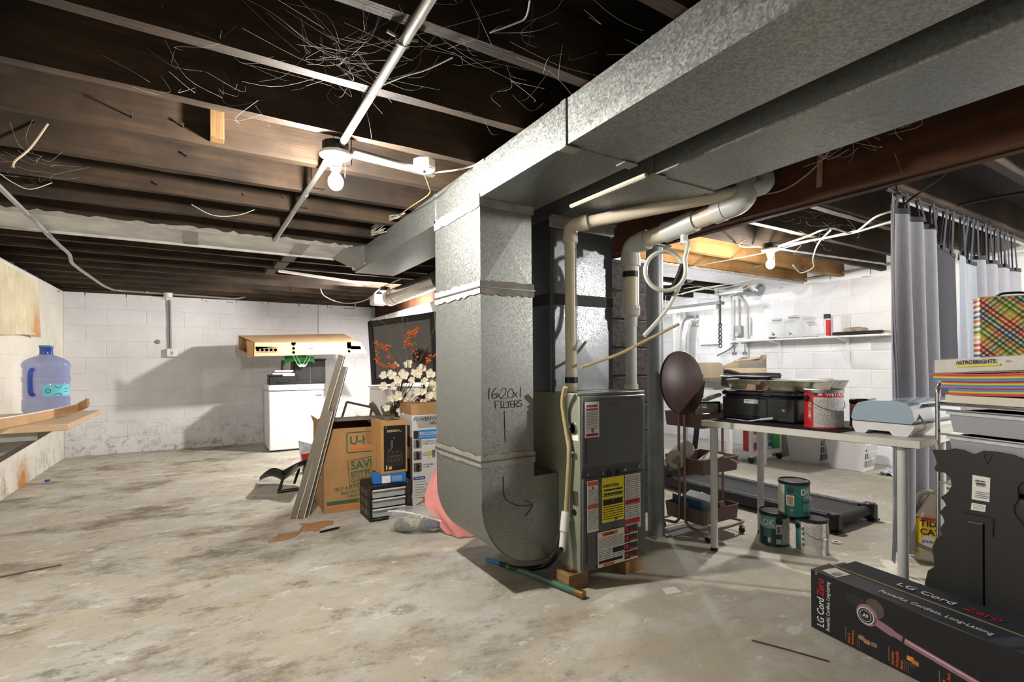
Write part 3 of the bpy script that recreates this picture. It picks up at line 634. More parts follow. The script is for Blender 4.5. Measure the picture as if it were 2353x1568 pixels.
# ================================================================== flue pipes
def socket(mb, a, b, r): mb.cyl(a, b, r, n=24)
PV0 = PY(1313, 900, 2.065); PV0.z = 0.946
t = thing('intake_pipe', 'cream plastic intake pipe rising from the furnace and bending along under the ducts', 'pipe', PV0)
zt = 1.798; E1 = V((PV0.x, PV0.y, zt)); E2 = PD(1718, 437, 2.36); E3 = PD(1752, 428, 2.36); E3 = E2 + (E2 - E1).normalized() * 0.085
E4 = E3 + V((0.02, 0.05, 0.14)); dirh = (E2 - E1).normalized()
obj('riser', MB().cyl(PV0, E1 - Z_ * 0.03, 0.0302, n=24), PVC, t, True); obj('run', MB().cyl(E1 + dirh * 0.03, E2, 0.0302, n=24), PVC, t, True)
obj('elbow', MB().tube(fillet([E1 - Z_ * 0.085, E1, E1 + dirh * 0.085], 0.07, 8), 0.036, 20), PVC, t, True)
obj('elbow_collar', MB().cyl(E1 - Z_ * 0.09, E1 - Z_ * 0.055, 0.039, n=24), PVC, t, True); obj('elbow_collar', MB().cyl(E1 + dirh * 0.055, E1 + dirh * 0.09, 0.039, n=24), PVC, t, True)
obj('end_elbow', MB().tube(fillet([E2 - dirh * 0.01, E3, E4], 0.09, 8), 0.038, 20), PVCG, t, True); obj('elbow_collar', MB().cyl(E2 - dirh * 0.015, E2 + dirh * 0.03, 0.041, n=24), PVCG, t, True)
obj('tape_wrap', MB().cyl(PV0 + Z_ * 0.045, PV0 + Z_ * 0.075, 0.0335, n=24), BLACKP, t, True)
text('FOR DRAIN WASTE AND VENT ONLY', t, PV0 + V((0.012, -0.0305, 0.5)), 0.016, mat((120, 112, 98), .6, var=0), -Z_, X_, 0.0, world=True)
scribble(t, PV0 + V((0.006, -0.0305, 0.86)), .42, .010, mat((120, 112, 98), .6, var=0), -Z_, X_, True, 3)
Q0 = PY(1451, 897, 2.075); Q0.z = 0.946; zq = 1.745
t = thing('exhaust_pipe', 'grey plastic exhaust pipe with reducer and black tape beside the steel column', 'pipe', Q0)
Q1 = V((Q0.x, Q0.y, zq)); qd = (PD(1655, 485, 2.44) - Q1).normalized(); Q2 = PD(1672, 480, 2.42)
obj('riser', MB().cyl(Q0, V((Q0.x, Q0.y, 1.335)), 0.030, n=24), PVCG, t, True)
obj('foot_collar', MB().cyl(Q0, Q0 + Z_ * 0.028, 0.037, n=24), PVCG, t, True)
obj('reducer', MB().lathe([(0.034, 0), (0.036, 0.04), (0.036, 0.05), (0.048, 0.062), (0.05, 0.065), (0.05, 0.115), (0.045, 0.115)], 28, (Q0.x, Q0.y, 1.295)), PVCG, t, True)
scribble(t, (Q0.x - 0.016, Q0.y - 0.0502, 1.385), .03, .007, INKG, X_, Z_, True, 4)
obj('wide_riser', MB().cyl(V((Q0.x, Q0.y, 1.39)), Q1 - Z_ * 0.05, 0.0445, n=28), PVC, t, True)
obj('elbow', MB().tube(fillet([Q1 - Z_ * 0.11, Q1, Q1 + qd * 0.11], 0.10, 9), 0.051, 24), PVCG, t, True)
obj('elbow_collar', MB().cyl(Q1 - Z_ * 0.115, Q1 - Z_ * 0.065, 0.0545, n=28), PVCG, t, True); obj('elbow_collar', MB().cyl(Q1 + qd * 0.07, Q1 + qd * 0.115, 0.0545, n=28), PVCG, t, True)
obj('run', MB().cyl(Q1 + qd * 0.08, Q1 + qd * 0.62, 0.0445, n=28), PVC, t, True)
tee = obj('drain_tee', MB().cyl(Q1 + qd * 0.22, Q1 + qd * 0.40, 0.0535, n=28), PVCG, t, True)
tp = Q1 + qd * 0.335
obj('tee_outlet', MB().cyl(tp - Z_ * 0.04, tp - Z_ * 0.095, 0.019, n=16), PVCG, tee, True)
Q3 = Q1 + qd * 0.60; obj('end_elbow', MB().tube(fillet([Q1 + qd * 0.52, Q3 + qd * 0.05, Q3 + qd * 0.10 + V((0.03, 0.06, 0.09))], 0.1, 8), 0.051, 24), PVCG, t, True)
obj('elbow_collar', MB().cyl(Q1 + qd * 0.50, Q1 + qd * 0.55, 0.0545, n=28), PVCG, t, True)
obj('tape_wrap', MB().cyl(V((Q0.x, Q0.y, 1.568)), V((Q0.x, Q0.y, 1.60)), 0.0458, n=28), BLACKP, t, True)
# condensate tubing
TUBW = mat((206, 206, 200), 0.25, var=0.05); TUBY = mat((176, 160, 120), 0.3, var=0.08)
dl_ = 2.52
pts = [tp - Z_ * 0.09, PD(1581, 560, 2.5), PD(1572, 600, 2.5)]
lo = arc(PD(1530, 622, 2.5), 0.098, 0.1, -2 * math.pi - 0.5, 30, RT, UP); lo = [p + FW * (0.03 * i / 30) for i, p in enumerate(lo)]
path = smoothpath(pts, 5)[:-1] + lo + smoothpath([lo[-1], PD(1560, 660, 2.53), PD(1530, 715, 2.53), PD(1480, 772, 2.5)], 5)[1:]
t = thing('condensate_tube', 'white plastic drain tube coiled in a ring beside the grey exhaust pipe', 'hose', tp)
obj('hose', MB().tube(path, 0.0105, 10), TUBW, t, True); obj('tape_joint', MB().tube([PD(1570, 608, 2.52), PD(1562, 632, 2.522), PD(1548, 660, 2.525)], 0.016, 10), BLACKP, t, True)
tag(obj('drain_tube', MB().tube(smoothpath([PD(1560, 745, 2.62), PD(1480, 785, 2.62), PD(1420, 815, 2.58), PD(1335, 845, 2.5)], 6), 0.0075, 8), TUBY), 'thin yellowish drain tube sagging across the dark plenum', 'hose')
PVh = [PX(1299, 890, 1.50), PX(1293, 930, 1.515), PX(1303, 1000, 1.53), PX(1308, 1040, 1.53), PX(1304, 1120, 1.53), PX(1300, 1190, 1.52)]
t = thing('drain_hose', 'clear yellowed hose running down the furnace flank into a white fitting', 'hose', PVh[-1])
obj('hose', MB().tube(smoothpath(PVh, 6), 0.0115, 10), TUBY, t, True)
p = PX(1310, 1040, 1.535); obj('hose_clamp', MB().lathe([(0.014, -.006), (0.015, -.006), (0.015, .006), (0.014, .006)], 16, p), STEEL, t, True); obj('clamp_screw', MB().bb(p + V((-.008, -.03, -.006)), p + V((.008, -.012, .006)), .002), STEEL, t, True)
pe = PVh[-1]
obj('tee_fitting', MB().cyl(pe + Z_ * 0.03, pe - Z_ * 0.06 + V((-.02, -.01, 0)), 0.021, n=16).cyl(pe - Z_ * 0.01, V((FX0, pe.y + 0.02, pe.z - 0.01)), 0.017, n=14), WHITE, t, True)
obj('outlet_fitting', MB().cyl(pe - Z_ * 0.06 + V((-.02, -.01, 0)), pe - Z_ * 0.15 + V((-.035, -.015, 0)), 0.017, n=14), WHITE, t, True)
obj('lower_hose', MB().tube(smoothpath([pe - Z_ * 0.14 + V((-.033, -.015, 0)), PX(1283, 1268, 1.47), PZ(1255, 1300, 0.05), PZ(1190, 1308, 0.025), PZ(1150, 1296, 0.02)], 6), 0.013, 10), BLACKP, t, True)
HG = mat((72, 112, 92), 0.4, var=0.08); t = thing('garden_hose_end', 'cut green hose end with brass fitting lying on floor before the furnace', 'hose', PZ(1340, 1355))
a, b_ = PZ(1215, 1318, 0.02), PZ(1322, 1360, 0.02); obj('hose', MB().tube(smoothpath([PZ(1165, 1303, .02), a, b_], 5), 0.0145, 12), HG, t, True)
dd = (b_ - a).normalized(); obj('brass_fitting', MB().cyl(b_, b_ + dd * 0.035, 0.0165, n=14).cyl(b_ + dd * .035, b_ + dd * .05, .019, n=14), mat((150, 116, 62), .35, .9, .08), t, True)
a, b_ = PZ(1118, 1287, 0.016), PZ(1160, 1297, 0.016); tag(obj('blue_tube', MB().cyl(a, b_, 0.012, n=12).cyl(b_, b_ + (b_ - a).normalized() * .02, .009, n=10), mat((62, 132, 190), .4, var=.05)), 'short blue plastic tube lying on floor under the duct boot', 'tube')
# steel column and dark block pier
t = thing('steel_column', 'round grey steel column under the timber beam', 'column', (2.457, 2.275, 0))
COLM = mat((142, 148, 154), 0.45, 0.35, 0.12, 5); obj('shaft', MB().cyl((0, 0, 0.008), (0, 0, 1.818), 0.0515, n=32), COLM, t); obj('foot_plate', MB().box((0, 0, 0.004), (0.13, 0.13, 0.008), .001), COLM, t); obj('head_plate', MB().box((0, 0, 1.823), (0.15, 0.15, 0.01), .001), COLM, t)
t = thing('block_pier', 'dark unpainted cinder block pier behind the furnace and steel column', 'pier', (2.62, 2.85, 0))
PIER = mat((88, 84, 80), 0.95, var=0.3, vs=30, bp=0.9, bs=60)
obj('core', MB().bb((-0.19, -0.19, 0), (0.19, 0.19, 1.82)), PIER, t)
bm0 = None
for r in range(9):
    for sx in (-1, 1):
        if bm0 is None: bm0 = obj('block', MB().box((0, 0, 0), (0.196, 0.396, 0.192), 0.006), PIER, t); bm0.location = (sx * 0.1, 0, 0.1)
        else: share(bm0, t, (sx * 0.1, 0, 0.1 + r * 0.2) if r % 2 == 0 else (0, sx * 0.1, 0.1 + r * 0.2), (0, 0, 0 if r % 2 == 0 else math.pi / 2), 'block')
# ================================================================== conduits, boxes and wires of the left hand room
def conduit(name, label, path, r=0.0135, m=EMT, rad=0.05, straps=(), parts=()):
    P = fillet(path, rad, 6); t = thing(name, label, 'conduit', P[len(P) // 2])
    obj('tube', MB().tube(P, r, 12), m, t, True)
    for p, ax in straps:
        p = V(p); ax = V(ax).normalized(); sd = ax.cross(Z_).normalized()
        obj('strap', MB().tube([p - sd * 0.045 + Z_ * 0.012, p - sd * 0.02 + Z_ * 0.006, p - sd * 0.016 - Z_ * 0.014, p + sd * 0.016 - Z_ * 0.014, p + sd * 0.02 + Z_ * 0.006, p + sd * 0.045 + Z_ * 0.012], 0.005, 6), STEEL, t, True)
    for a, b_, rr in parts: obj('coupling', MB().cyl(a, b_, rr, n=14), STEEL, t, True)
    return t
c0 = PZ(985, 0, 2.018); c1 = PZ(780, 336, 2.018); cdir = (c1 - c0).normalized(); back = c0 - cdir * 1.6
sp = PZ(925, 92, 2.018); cp = PZ(962, 40, 2.018)
conduit('metal_conduit', 'thick grey conduit crossing under the near joists down to the hanging bulb', [back, c1 + Z_ * -0.005], 0.0145, straps=[(sp, cdir)], parts=[(cp - cdir * .025, cp + cdir * .025, 0.0165)])
d0, d1 = PZ(748, 374, 2.018), PZ(630, 555, 2.012)
conduit('metal_conduit', 'grey conduit running from the near bulb back to the pale panned duct', [d0, d1 - (d1 - d0).normalized() * .02, d1 + Z_ * 0.012], 0.0135, parts=[(PZ(702, 446, 2.018), PZ(697, 454, 2.018), .016)])
e0, e1 = PZ(806, 346, 2.01), PZ(952, 386, 2.01)
conduit('metal_conduit', 'short conduit between the near bulb and the white switch box by the duct', [e0, e1], 0.0135)
tag(obj('flat_strap', MB().hexa([e0 + V((0, .03, -.002)), e1 + V((.12, .03, -.002)), e1 + V((.12, .07, -.002)), e0 + V((0, .07, -.002)), e0 + V((0, .03, .004)), e1 + V((.12, .03, .004)), e1 + V((.12, .07, .004)), e0 + V((0, .07, .004))]), GALV), 'flat galvanised strip beside the short conduit', 'metal strip')
bx = PZ(975, 388, 2.0)
t = thing('switch_box', 'white round switch box on the joist beside the long duct', 'switch', bx); obj('box', MB().lathe([(0.052, 0.036), (0.054, 0.0), (0.05, -0.004), (0, -0.004)], 8), PORC, t); obj('cover', MB().lathe([(0.047, -.004), (0.045, -.009), (0, -.009)], 16), WHITE, t); obj('toggle', MB().box((0, 0, -.013), (.012, .006, .012), .001), BLACKP, t)
def wire(name, label, pts, r=0.003, m=WIREW, k=7): return tag(obj(name, MB().tube(smoothpath(pts, k), r, 6), m), label, 'cable')
wire('cable', 'beige cable running from the white switch box over to the duct side', [PZ(992, 397, 2.0), PZ(1040, 392, 2.0), PX(1085, 382, 1.105), PX(1112, 366, 1.105)], 0.004, mat((196, 180, 150), .5, var=.05))
wire('cable', 'thin brown cable dropping from the switch box along the duct edge', [PZ(975, 400, 1.985), PZ(984, 425, 1.985), PZ(985, 447, 1.985), PZ(940, 478, 2.0), PX(905, 505, 1.10)], 0.003, mat((150, 122, 90), .6, var=.05))
rnd = random.Random(5)
for i in range(7):
    o = [PX(930 - i * 3, 490 + i * 2, 1.095 - i * .004), PX(895 + rnd.uniform(-8, 8), 500 + rnd.uniform(-4, 10), 1.09), PX(865 + rnd.uniform(-8, 8), 520 + rnd.uniform(-6, 10), 1.085), PX(845 + rnd.uniform(-6, 10), 540 + rnd.uniform(-6, 4), 1.085), PX(880 + rnd.uniform(-8, 8), 528 + rnd.uniform(-4, 6), 1.08)]
    wire('coiled_cable', ('outermost', 'second', 'third', 'fourth', 'fifth', 'sixth', 'innermost')[i] + ' loop of pale cable bundled beside the far part of the long duct', o, 0.0035)['group'] = 'pale cables bundled on the duct'
conduit('metal_conduit', 'grey conduit with an offset bend running down the left joists to the back wall', [PZ(-60, 372, 2.0), PZ(134, 562, 1.995), PZ(161, 585, 2.0), PZ(163, 603, 1.985), PZ(184, 620, 1.985), PZ(238, 657, 1.99), PY(262, 667, 7.93), PY(545, 687, 7.93), PY(566, 681, 7.93), PY(574, 672, 7.93)], 0.0135, rad=0.12, parts=[(PZ(62, 491, 2.0), PZ(78, 507, 1.998), .0165), (PZ(104, 532, 1.998), PZ(116, 544, 1.996), .0165)])
conduit('metal_conduit', 'thin grey conduit along the far joists from the left wall to the white lampholder', [PY(60, 600, 7.6), PY(100, 622, 7.7), PY(372, 648, 7.85)], 0.010)
conduit('white_pipe', 'thin white pipe with hooked ends crossing the far joists before the back wall', [PY(338, 673, 7.9), PY(338, 655, 7.9), PY(384, 653, 7.9), PY(815, 691, 7.9), PY(817, 705, 7.9)], 0.008, WIREW, 0.05)
conduit('copper_pipe', 'dull brown pipe crossing the far joists above the back wall', [PY(400, 640, 7.5), PY(640, 668, 7.5), PY(830, 682, 7.5)], 0.009, mat((136, 96, 60), .5, .4, .1))
conduit('copper_pipe', 'short dull pipe with a bend between the far joists on the left', [PY(205, 598, 7.0), PY(360, 606, 7.0), PY(372, 634, 7.2)], 0.009, mat((120, 104, 88), .5, .5, .1))
conduit('black_pipe', 'black iron pipe along the top of the back wall', [PY(590, 682, 7.95), PY(610, 684, 7.95), PY(838, 699, 7.95)], 0.012, mat((40, 38, 36), .6, .3, .1))
a, b_ = PZ(640, 624, 2.02), PZ(851, 655, 2.02)
tag(obj('white_batten', MB().hexa([a, b_, b_ + V((0, .05, 0)), a + V((0, .05, 0)), a + Z_ * .02, b_ + Z_ * .02, b_ + V((0, .05, .02)), a + V((0, .05, .02))]), WHITE), 'long white strip fixed under the far joists', 'strip')
lp = PY(386, 648, 7.92)
t = thing('ceiling_lampholder', 'white porcelain lampholder with short wings above the back wall conduit', 'lampholder', lp)
obj('body', MB().lathe([(0.055, .05), (0.055, .03), (0.045, .02), (0.03, -.02), (0.035, -.09), (0.05, -.12), (0.05, -.2), (0, -.2)], 18), PORC, t)
wx = PY(390, 685, 7.98).x; zt_ = PY(390, 690, 7.98).z; zb_ = PY(396, 803, 7.98).z
t = thing('outlet_box', 'white metal outlet box at the end of a dark conduit on the back wall', 'outlet', (wx + 0.01, 7.98, zb_))
obj('conduit', MB().cyl((-.005, 0, .0), (-.01, 0, zt_ - zb_), .013, n=12), mat((120, 122, 124), .5, .5, .1), t); obj('box', MB().box((0.012, -.01, -.045), (.115, .055, .105), .006), WHITE, t); obj('receptacle', MB().box((.012, -.04, -.045), (.03, .006, .065), .002), mat((200, 196, 186), .4), t); obj('slot', MB().box((.012, -.0435, -.045), (.008, .002, .02)), BLACKP, t)
wv = PY(731, 695, 7.96); tag(obj('wall_wire', MB().cyl(wv, PY(731, 772, 7.96), .004, n=8), mat((110, 104, 100), .6)), 'thin brown rod hanging down the back wall above the carton', 'rod')
tag(obj('wall_scar', MB().lathe([(.03, 0), (.028, .006), (0, .008)], 9, PY(362, 786, 8.003), M.Rotation(math.pi / 2, 3, 'X')), mat((140, 134, 124), .9, var=.2, vs=30)), 'chipped grey patch in the white back wall by the outlet', 'patch')
wire('loop_cable', 'white cable sagging from the far joists towards the small bulb', [PY(735, 655, 6.6), PY(745, 680, 6.6), PY(790, 697, 6.5), PY(840, 690, 6.2), PY(880, 660, 5.9), PY(960, 625, 5.4)], .006)
wire('cable', 'thin wire sagging between the left joists', [PY(440, 470, 3.33), PY(490, 495, 3.33), PY(545, 495, 3.33), PY(585, 482, 3.33)], .0018)
wire('cable', 'thin wire drooping below the joists at the far left', [PY(-20, 385, 2.93), PY(30, 420, 2.93), PY(70, 435, 2.93), PY(120, 420, 2.93)], .0018)
# round duct over the television
ra, rb = PD(902, 683, 5.9), PD(1010, 642, 4.9); rdv = (rb - ra).normalized()
t = thing('round_duct', 'round silver duct pipe running out from behind the vertical duct near the small bulb', 'duct', ra)
obj('pipe', MB().cyl(ra, rb, 0.09, n=32), galv((190, 190, 186), .9, .3, .04, 300, .1, 'bright_duct'), t, True); obj('end_collar', MB().cyl(ra - rdv * .09, ra + rdv * .02, .094, n=32), mat((205, 203, 196), .5, .2), t, True); obj('joint_bead', MB().cyl(ra + rdv * .12, ra + rdv * .14, .094, n=32), STEEL, t, True)
p = PD(872, 690, 6.2); t = thing('junction_panel', 'grey electrical panel below the small bulb beside the round duct', 'panel', p); obj('case', MB().box((0, 0, 0), (.16, .22, .12), .006), mat((160, 160, 160), .5, .2), t); obj('cover', MB().box((-.085, 0, 0), (.012, .2, .1), .003), WHITE, t)
# ================================================================== left wall: curtain, table, jug
def curtain_sheet(a, b, ztop, zbot, folds, amp, n=80, seed=1, taper=0.0, thick=0.004, nv=14, wob=0.0):
    A, B = V(a), V(b); D = (B - A); N = D.normalized().cross(Z_); rnd = random.Random(seed); ph = [rnd.uniform(0, 6.28) for _ in range(4)]
    def fn(u, v):
        k = 0.55 + 0.45 * v; x = u + taper * v * (u - .5)
        w_ = math.sin(folds * 6.283 * u + ph[0] + .5 * math.sin(3 * u + ph[1])) + .35 * math.sin(folds * 2.3 * 6.283 * u + ph[2])
        zz = ztop + (zbot - ztop) * v + wob * math.sin(5 * u + ph[3]) * v
        return A + D * x + N * (amp * k * w_) + Z_ * (zz - A.z)
    return MB().sheet(fn, n, nv, thick)
cm, _nt, _b = _new('rust_stained_cloth'); _geo = nd(_nt, 'ShaderNodeNewGeometry'); _sp = nd(_nt, 'ShaderNodeSeparateXYZ'); _nt.links.new(_geo.outputs['Position'], _sp.inputs[0])
def _mr(o, a, b): m_ = nd(_nt, 'ShaderNodeMapRange'); m_.inputs[1].default_value = a; m_.inputs[2].default_value = b; _nt.links.new(o, m_.inputs[0]); return m_.outputs[0]
def _ml(a, b): m_ = nd(_nt, 'ShaderNodeMath', operation='MULTIPLY'); _nt.links.new(a, m_.inputs[0]); _nt.links.new(b, m_.inputs[1]); return m_.outputs[0]
_st = _ml(_ml(_mr(_sp.outputs[1], 6.36, 6.46), _mr(_sp.outputs[2], 1.75, 1.42)), ramp(_nt, noise(_nt, _geo.outputs['Position'], 7, 5), [(.3, (.4, .4, .4, 1)), (.6, (1, 1, 1, 1))]))
_nt.links.new(mix(_nt, _st, ramp(_nt, noise(_nt, _geo.outputs['Position'], 5, 5), [(.3, lin((192, 180, 152))), (.7, lin((218, 208, 182)))]), lin((176, 112, 50))), _b.inputs['Base Color']); _b.inputs['Roughness'].default_value = .9
t = thing('window_curtain', 'stained cream curtain hung high on the left wall', 'curtain', (XL + .04, 6.1, 1.36))
obj('cloth', curtain_sheet((XL + .055, 5.2, 1.93), (XL + .055, 6.58, 1.93), 1.925, 1.37, 9, .018, 110, 3, .06, wob=.02), cm, t, True)
obj('rod', MB().cyl((XL + .05, 5.1, 1.935), (XL + .05, 6.64, 1.935), .008, n=8), WHITE, t, True)
# rust stain patch low on the left wall, real colour of the wall there
TW = mat((198, 172, 138), .45, var=.07, vs=3, stretch=(1, 6, 1))
t = thing('wall_table', 'pale wood laminate tabletop on a wall bracket at the left edge', 'table', (-1.0, 4.4, 0))
obj('tabletop', MB().bb((-1.395, 3.86, .722), (-.655, 4.98, .76), .004), TW, t, True); obj('apron', MB().bb((-1.39, 3.90, .672), (-.80, 3.93, .721), .002), mat((150, 150, 146), .5), t, True)
for y in (4.0, 4.85): obj('bracket', MB().prism([(-1.395, .66), (-1.395, .30), (-1.37, .30), (-.86, .665), (-.86, .72), (-1.395, .72)], y, y + .03, XZ), mat((150, 150, 146), .5), t, True)
jr = .131
PRO = [(0, .012), (.09, .006), (.118, .008), (jr, .03), (jr, .105), (jr - .006, .112), (jr - .006, .118), (jr - .003, .124), (jr - .003, .215), (jr - .005, .22), (jr + .001, .228), (jr + .001, .262), (jr - .006, .268), (jr - .006, .274), (jr - .003, .28), (jr - .003, .325), (jr + .002, .332), (jr + .002, .352), (jr - .008, .372), (.09, .395), (.05, .412), (.036, .424), (.034, .462), (.037, .466), (.037, .472), (.033, .474)]
JUG = mat((140, 156, 216), .08, var=.0, alpha=.34, spec=.8); JUGD = mat((52, 84, 186), .12, var=0, alpha=.8)
t = thing('water_jug', 'large empty blue translucent water jug with green cap on the left table', 'water jug', (-.93, 4.80, .761))
obj('shell', MB().lathe(PRO + [(r - .003, z) for r, z in PRO[::-1] if r > .01 or True][:-1], 40), JUG, t)
obj('neck', MB().lathe([(.0365, .418), (.038, .424), (.0365, .43), (.0365, .462), (.0395, .467), (.0395, .474), (.034, .476)], 24), JUGD, t); obj('cap_ring', MB().lathe([(.033, .470), (.041, .472), (.041, .484), (.0, .485)], 24), mat((70, 150, 110), .4, var=.03), t)
ja = math.atan2(-4.80, .93)    # towards the viewer
def cpatch(r, a0, a1, z0, z1, n=14): return MB().lathe([(r, z0), (r, z1)], n, arc=(a0, a1))
def ctext(s, parent, r, ang, z, size, m, bold=0.01, sx=1.0, align='LEFT', name='lettering', roll=0.0):
    o = text(s, parent, (0, 0, 0), size, m, X_, Y_, bold, align, 0.0003, name=name, sx=sx)
    for vt in o.data.vertices:
        x, y = vt.co.x, vt.co.y
        if roll: x, y = x * math.cos(roll) - y * math.sin(roll), x * math.sin(roll) + y * math.cos(roll)
        th = ang + x / r; rr = r + .0008 + vt.co.z; vt.co = V((rr * math.cos(th), rr * math.sin(th), z + y))
    return o
lb = obj('paper_label', cpatch(jr - .001, ja - .15, ja + 1.25, .126, .207), mat((110, 204, 224), .5, var=.02), t)
for da, z, rr, a0, a1 in ((.06, .166, .013, 0, 6.28), (.5, .205, .02, 3.3, 6.1), (.5, .128, .02, .2, 2.9)):
    pts = [V(((jr + .0005) * math.cos(ja + da + rr * math.cos(q) / jr), (jr + .0005) * math.sin(ja + da + rr * math.cos(q) / jr), z + rr * math.sin(q) * 1.0)) for q in [a0 + (a1 - a0) * i / 16 for i in range(17)]]
    obj('label_ring', MB().tube(pts, .0016, 5), INK, lb)
obj('label_print', cpatch(jr + .0002, ja + .8, ja + 1.1, .175, .18), mat((30, 90, 120), .5, var=0), lb); obj('label_print', cpatch(jr + .0002, ja + .8, ja + 1.0, .155, .16), mat((30, 90, 120), .5, var=0), lb)
hp = [V((math.cos(ja - .62) * rr, math.sin(ja - .62) * rr, z)) for rr, z in ((jr - .02, .14), (jr + .004, .15), (jr + .012, .20), (jr + .012, .26), (jr + .004, .305), (jr - .02, .315))]
obj('handle', MB().tube(smoothpath(hp, 5), .014, 10), JUGD, t)
SP = [PZ(-40, 990, .768), PZ(0, 983, .768), PZ(60, 972, .768), PZ(110, 961, .768), PZ(150, 952, .775), PZ(180, 944, .79), PZ(196, 938, .81), PZ(205, 932, .83)]
SPp = smoothpath(SP, 5)
t = thing('bowed_trim_board', 'bowed strip of wood trim with peeling cream paint lying along the table', 'trim board', SP[2])
def strip_mb(P, h0, h1, th, wv=0.0, seed=0):
    rnd = random.Random(seed); mb = MB(); vs = []
    for i, p in enumerate(P):
        tn = (P[min(i + 1, len(P) - 1)] - P[max(i - 1, 0)]).normalized(); n = tn.cross(Z_).normalized(); d = rnd.uniform(0, wv)
        vs += [p + Z_ * (h0 + d), p + Z_ * h1, p + Z_ * h1 + n * th, p + Z_ * (h0 + d) + n * th]
    m_ = len(P); mb.add(vs, [(i * 4 + k, i * 4 + (k + 1) % 4, i * 4 + 4 + (k + 1) % 4, i * 4 + 4 + k) for i in range(m_ - 1) for k in range(4)] + [(3, 2, 1, 0), tuple((m_ - 1) * 4 + k for k in range(4))]); return mb
obj('wood_strip', strip_mb(SPp, -.006, .048, .012), mat((184, 146, 104), .6, var=.1, vs=5), t, True); obj('peeling_paint', strip_mb([p - V((0, .004, 0)) for p in SPp], -.006, .018, -.004, .03, 3), mat((224, 214, 190), .8, var=.08, vs=30), t, True); obj('white_edge', strip_mb(SPp, .048, .053, .014), PAPER, t, True)
bc = PZ(109, 1105, .008); tag(obj('bottle_cap', MB().lathe([(.019, -.008), (.02, -.008), (.02, .008), (.016, .011), (0, .011)], 18, bc), mat((34, 84, 170), .4, var=.03)), 'small blue bottle cap lying on floor by the left wall', 'bottle cap')
# ================================================================== freezer and what stands on it
t = thing('chest_freezer', 'white chest freezer against the back wall', 'freezer', (1.06, 7.3, 0))
FW_ = mat((232, 233, 238), .35, var=.02, coat=.3); obj('body', MB().bb((.73, 7.02, .02), (1.385, 7.56, .765), .012), FW_, t, True)
ld = obj('lid', MB().bb((.722, 7.008, .772), (1.393, 7.565, .845), .012), FW_, t, True); obj('lid_handle', MB().bb((1.06, 6.998, .80), (1.17, 7.01, .822), .003), mat((200, 200, 205), .4), ld, True)
obj('badge', MB().bb((1.285, 7.014, .69), (1.36, 7.021, .708), .002), INK, t, True); text('Magic Chef', t, (1.29, 7.013, .695), .014, PAPER, X_, Z_, world=True, sx=.95); obj('foot', MB().bb((.75, 7.04, 0), (.80, 7.5, .02)), BLACKP, t, True); obj('foot', MB().bb((1.32, 7.04, 0), (1.37, 7.5, .02)), BLACKP, t, True)
t = thing('cash_box', 'small black metal lock box at the near left of the freezer lid', 'box', (.90, 7.16, .846))
obj('case', MB().box((0, 0, .055), (.325, .22, .11), .008), BLACKP, t); obj('lid', MB().box((0, 0, .12), (.33, .225, .02), .006), BLACKP, t); obj('carry_handle', MB().tube(fillet([(-.06, -.113, .05), (-.06, -.128, .04), (.06, -.128, .04), (.06, -.113, .05)], .02), .005, 8), mat((44, 44, 46), .4), t); obj('lock', MB().cyl((.09, -.11, .06), (.09, -.118, .06), .012, n=14), CHROME, t)
for i, (m, w_, z, hh, dx, lb) in enumerate(((mat((206, 206, 204), .6), .22, .976, .022, -.01, 'white book lying on the black lock box under a pink one'), (mat((90, 60, 70), .6), .215, .999, .01, .0, 'thin dark book between the white and pink books on the lock box'), (mat((230, 176, 190), .5), .22, 1.010, .02, .01, 'pink book on top of the black lock box'))):
    tt = thing('book', lb, 'book', (.90 + dx, 7.15, z + .001), .03 * i, 'books on the lock box'); obj('pages', MB().box((0, 0, hh / 2), (w_ - .006, .15, hh - .006)), PAPER, tt); obj('cover', MB().box((0, 0, hh - .002), (w_, .155, .004), .001).box((0, 0, .002), (w_, .155, .004), .001).box((0, -.0775, hh / 2), (w_, .003, hh), 0), m, tt)
tag(obj('paper_slip', MB().box((.965, 7.045, .975), (.14, .012, .035), .001), PAPER), 'white card hanging over the front of the lock box', 'card')
t = thing('storage_crate', 'black plastic storage crate on the freezer with rounded window recesses', 'crate', (1.25, 7.36, .846))
obj('shell', MB().box((0, 0, .16), (.40, .30, .32), .012), BLACKP, t)
for i in (-1, 1):
    for k in (0, 1): obj('panel_recess', MB().prism(rrect(i * .085 - .068, .045 + k * .15, i * .085 + .068, .145 + k * .15, .03), -.156, -.150, XZ), mat((40, 40, 43), .35), t, False, 25)
obj('rib', MB().box((0, -.153, .16), (.02, .012, .3), .003), mat((70, 70, 74), .35), t); obj('rim', MB().box((0, 0, .325), (.42, .32, .02), .006), BLACKP, t)
GRN = mat((60, 158, 84), .7, var=.1, vs=4); GRL = mat((150, 216, 166), .7, var=.06)
t = thing('shopping_bag', 'slumped green shopping bag with pale handles stuffed on top of the black crate', 'bag', (1.12, 7.25, 1.18))
obj('bag', MB().sheet(lambda u, v: V((-.18 + .36 * u, .1 - .2 * v, .012 + .055 * math.sin(3.14 * u) * (1 - .5 * v) + .01 * math.sin(11 * u + 5 * v) - .10 * max(0, v - .75) * 3)), 18, 10, .004), GRN, t)
for dx in (0, .02): obj('strap', MB().sheet(lambda u, v: V((-.10 + .2 * u + dx * 2, -.115 - .004 * dx, .06 - .17 * math.sin(3.14 * u) + .028 * v)), 16, 2, .003), GRL, t)
obj('side_panel', MB().box((-.2, -.02, -.10), (.03, .16, .16), .008), mat((30, 70, 44), .7), t)
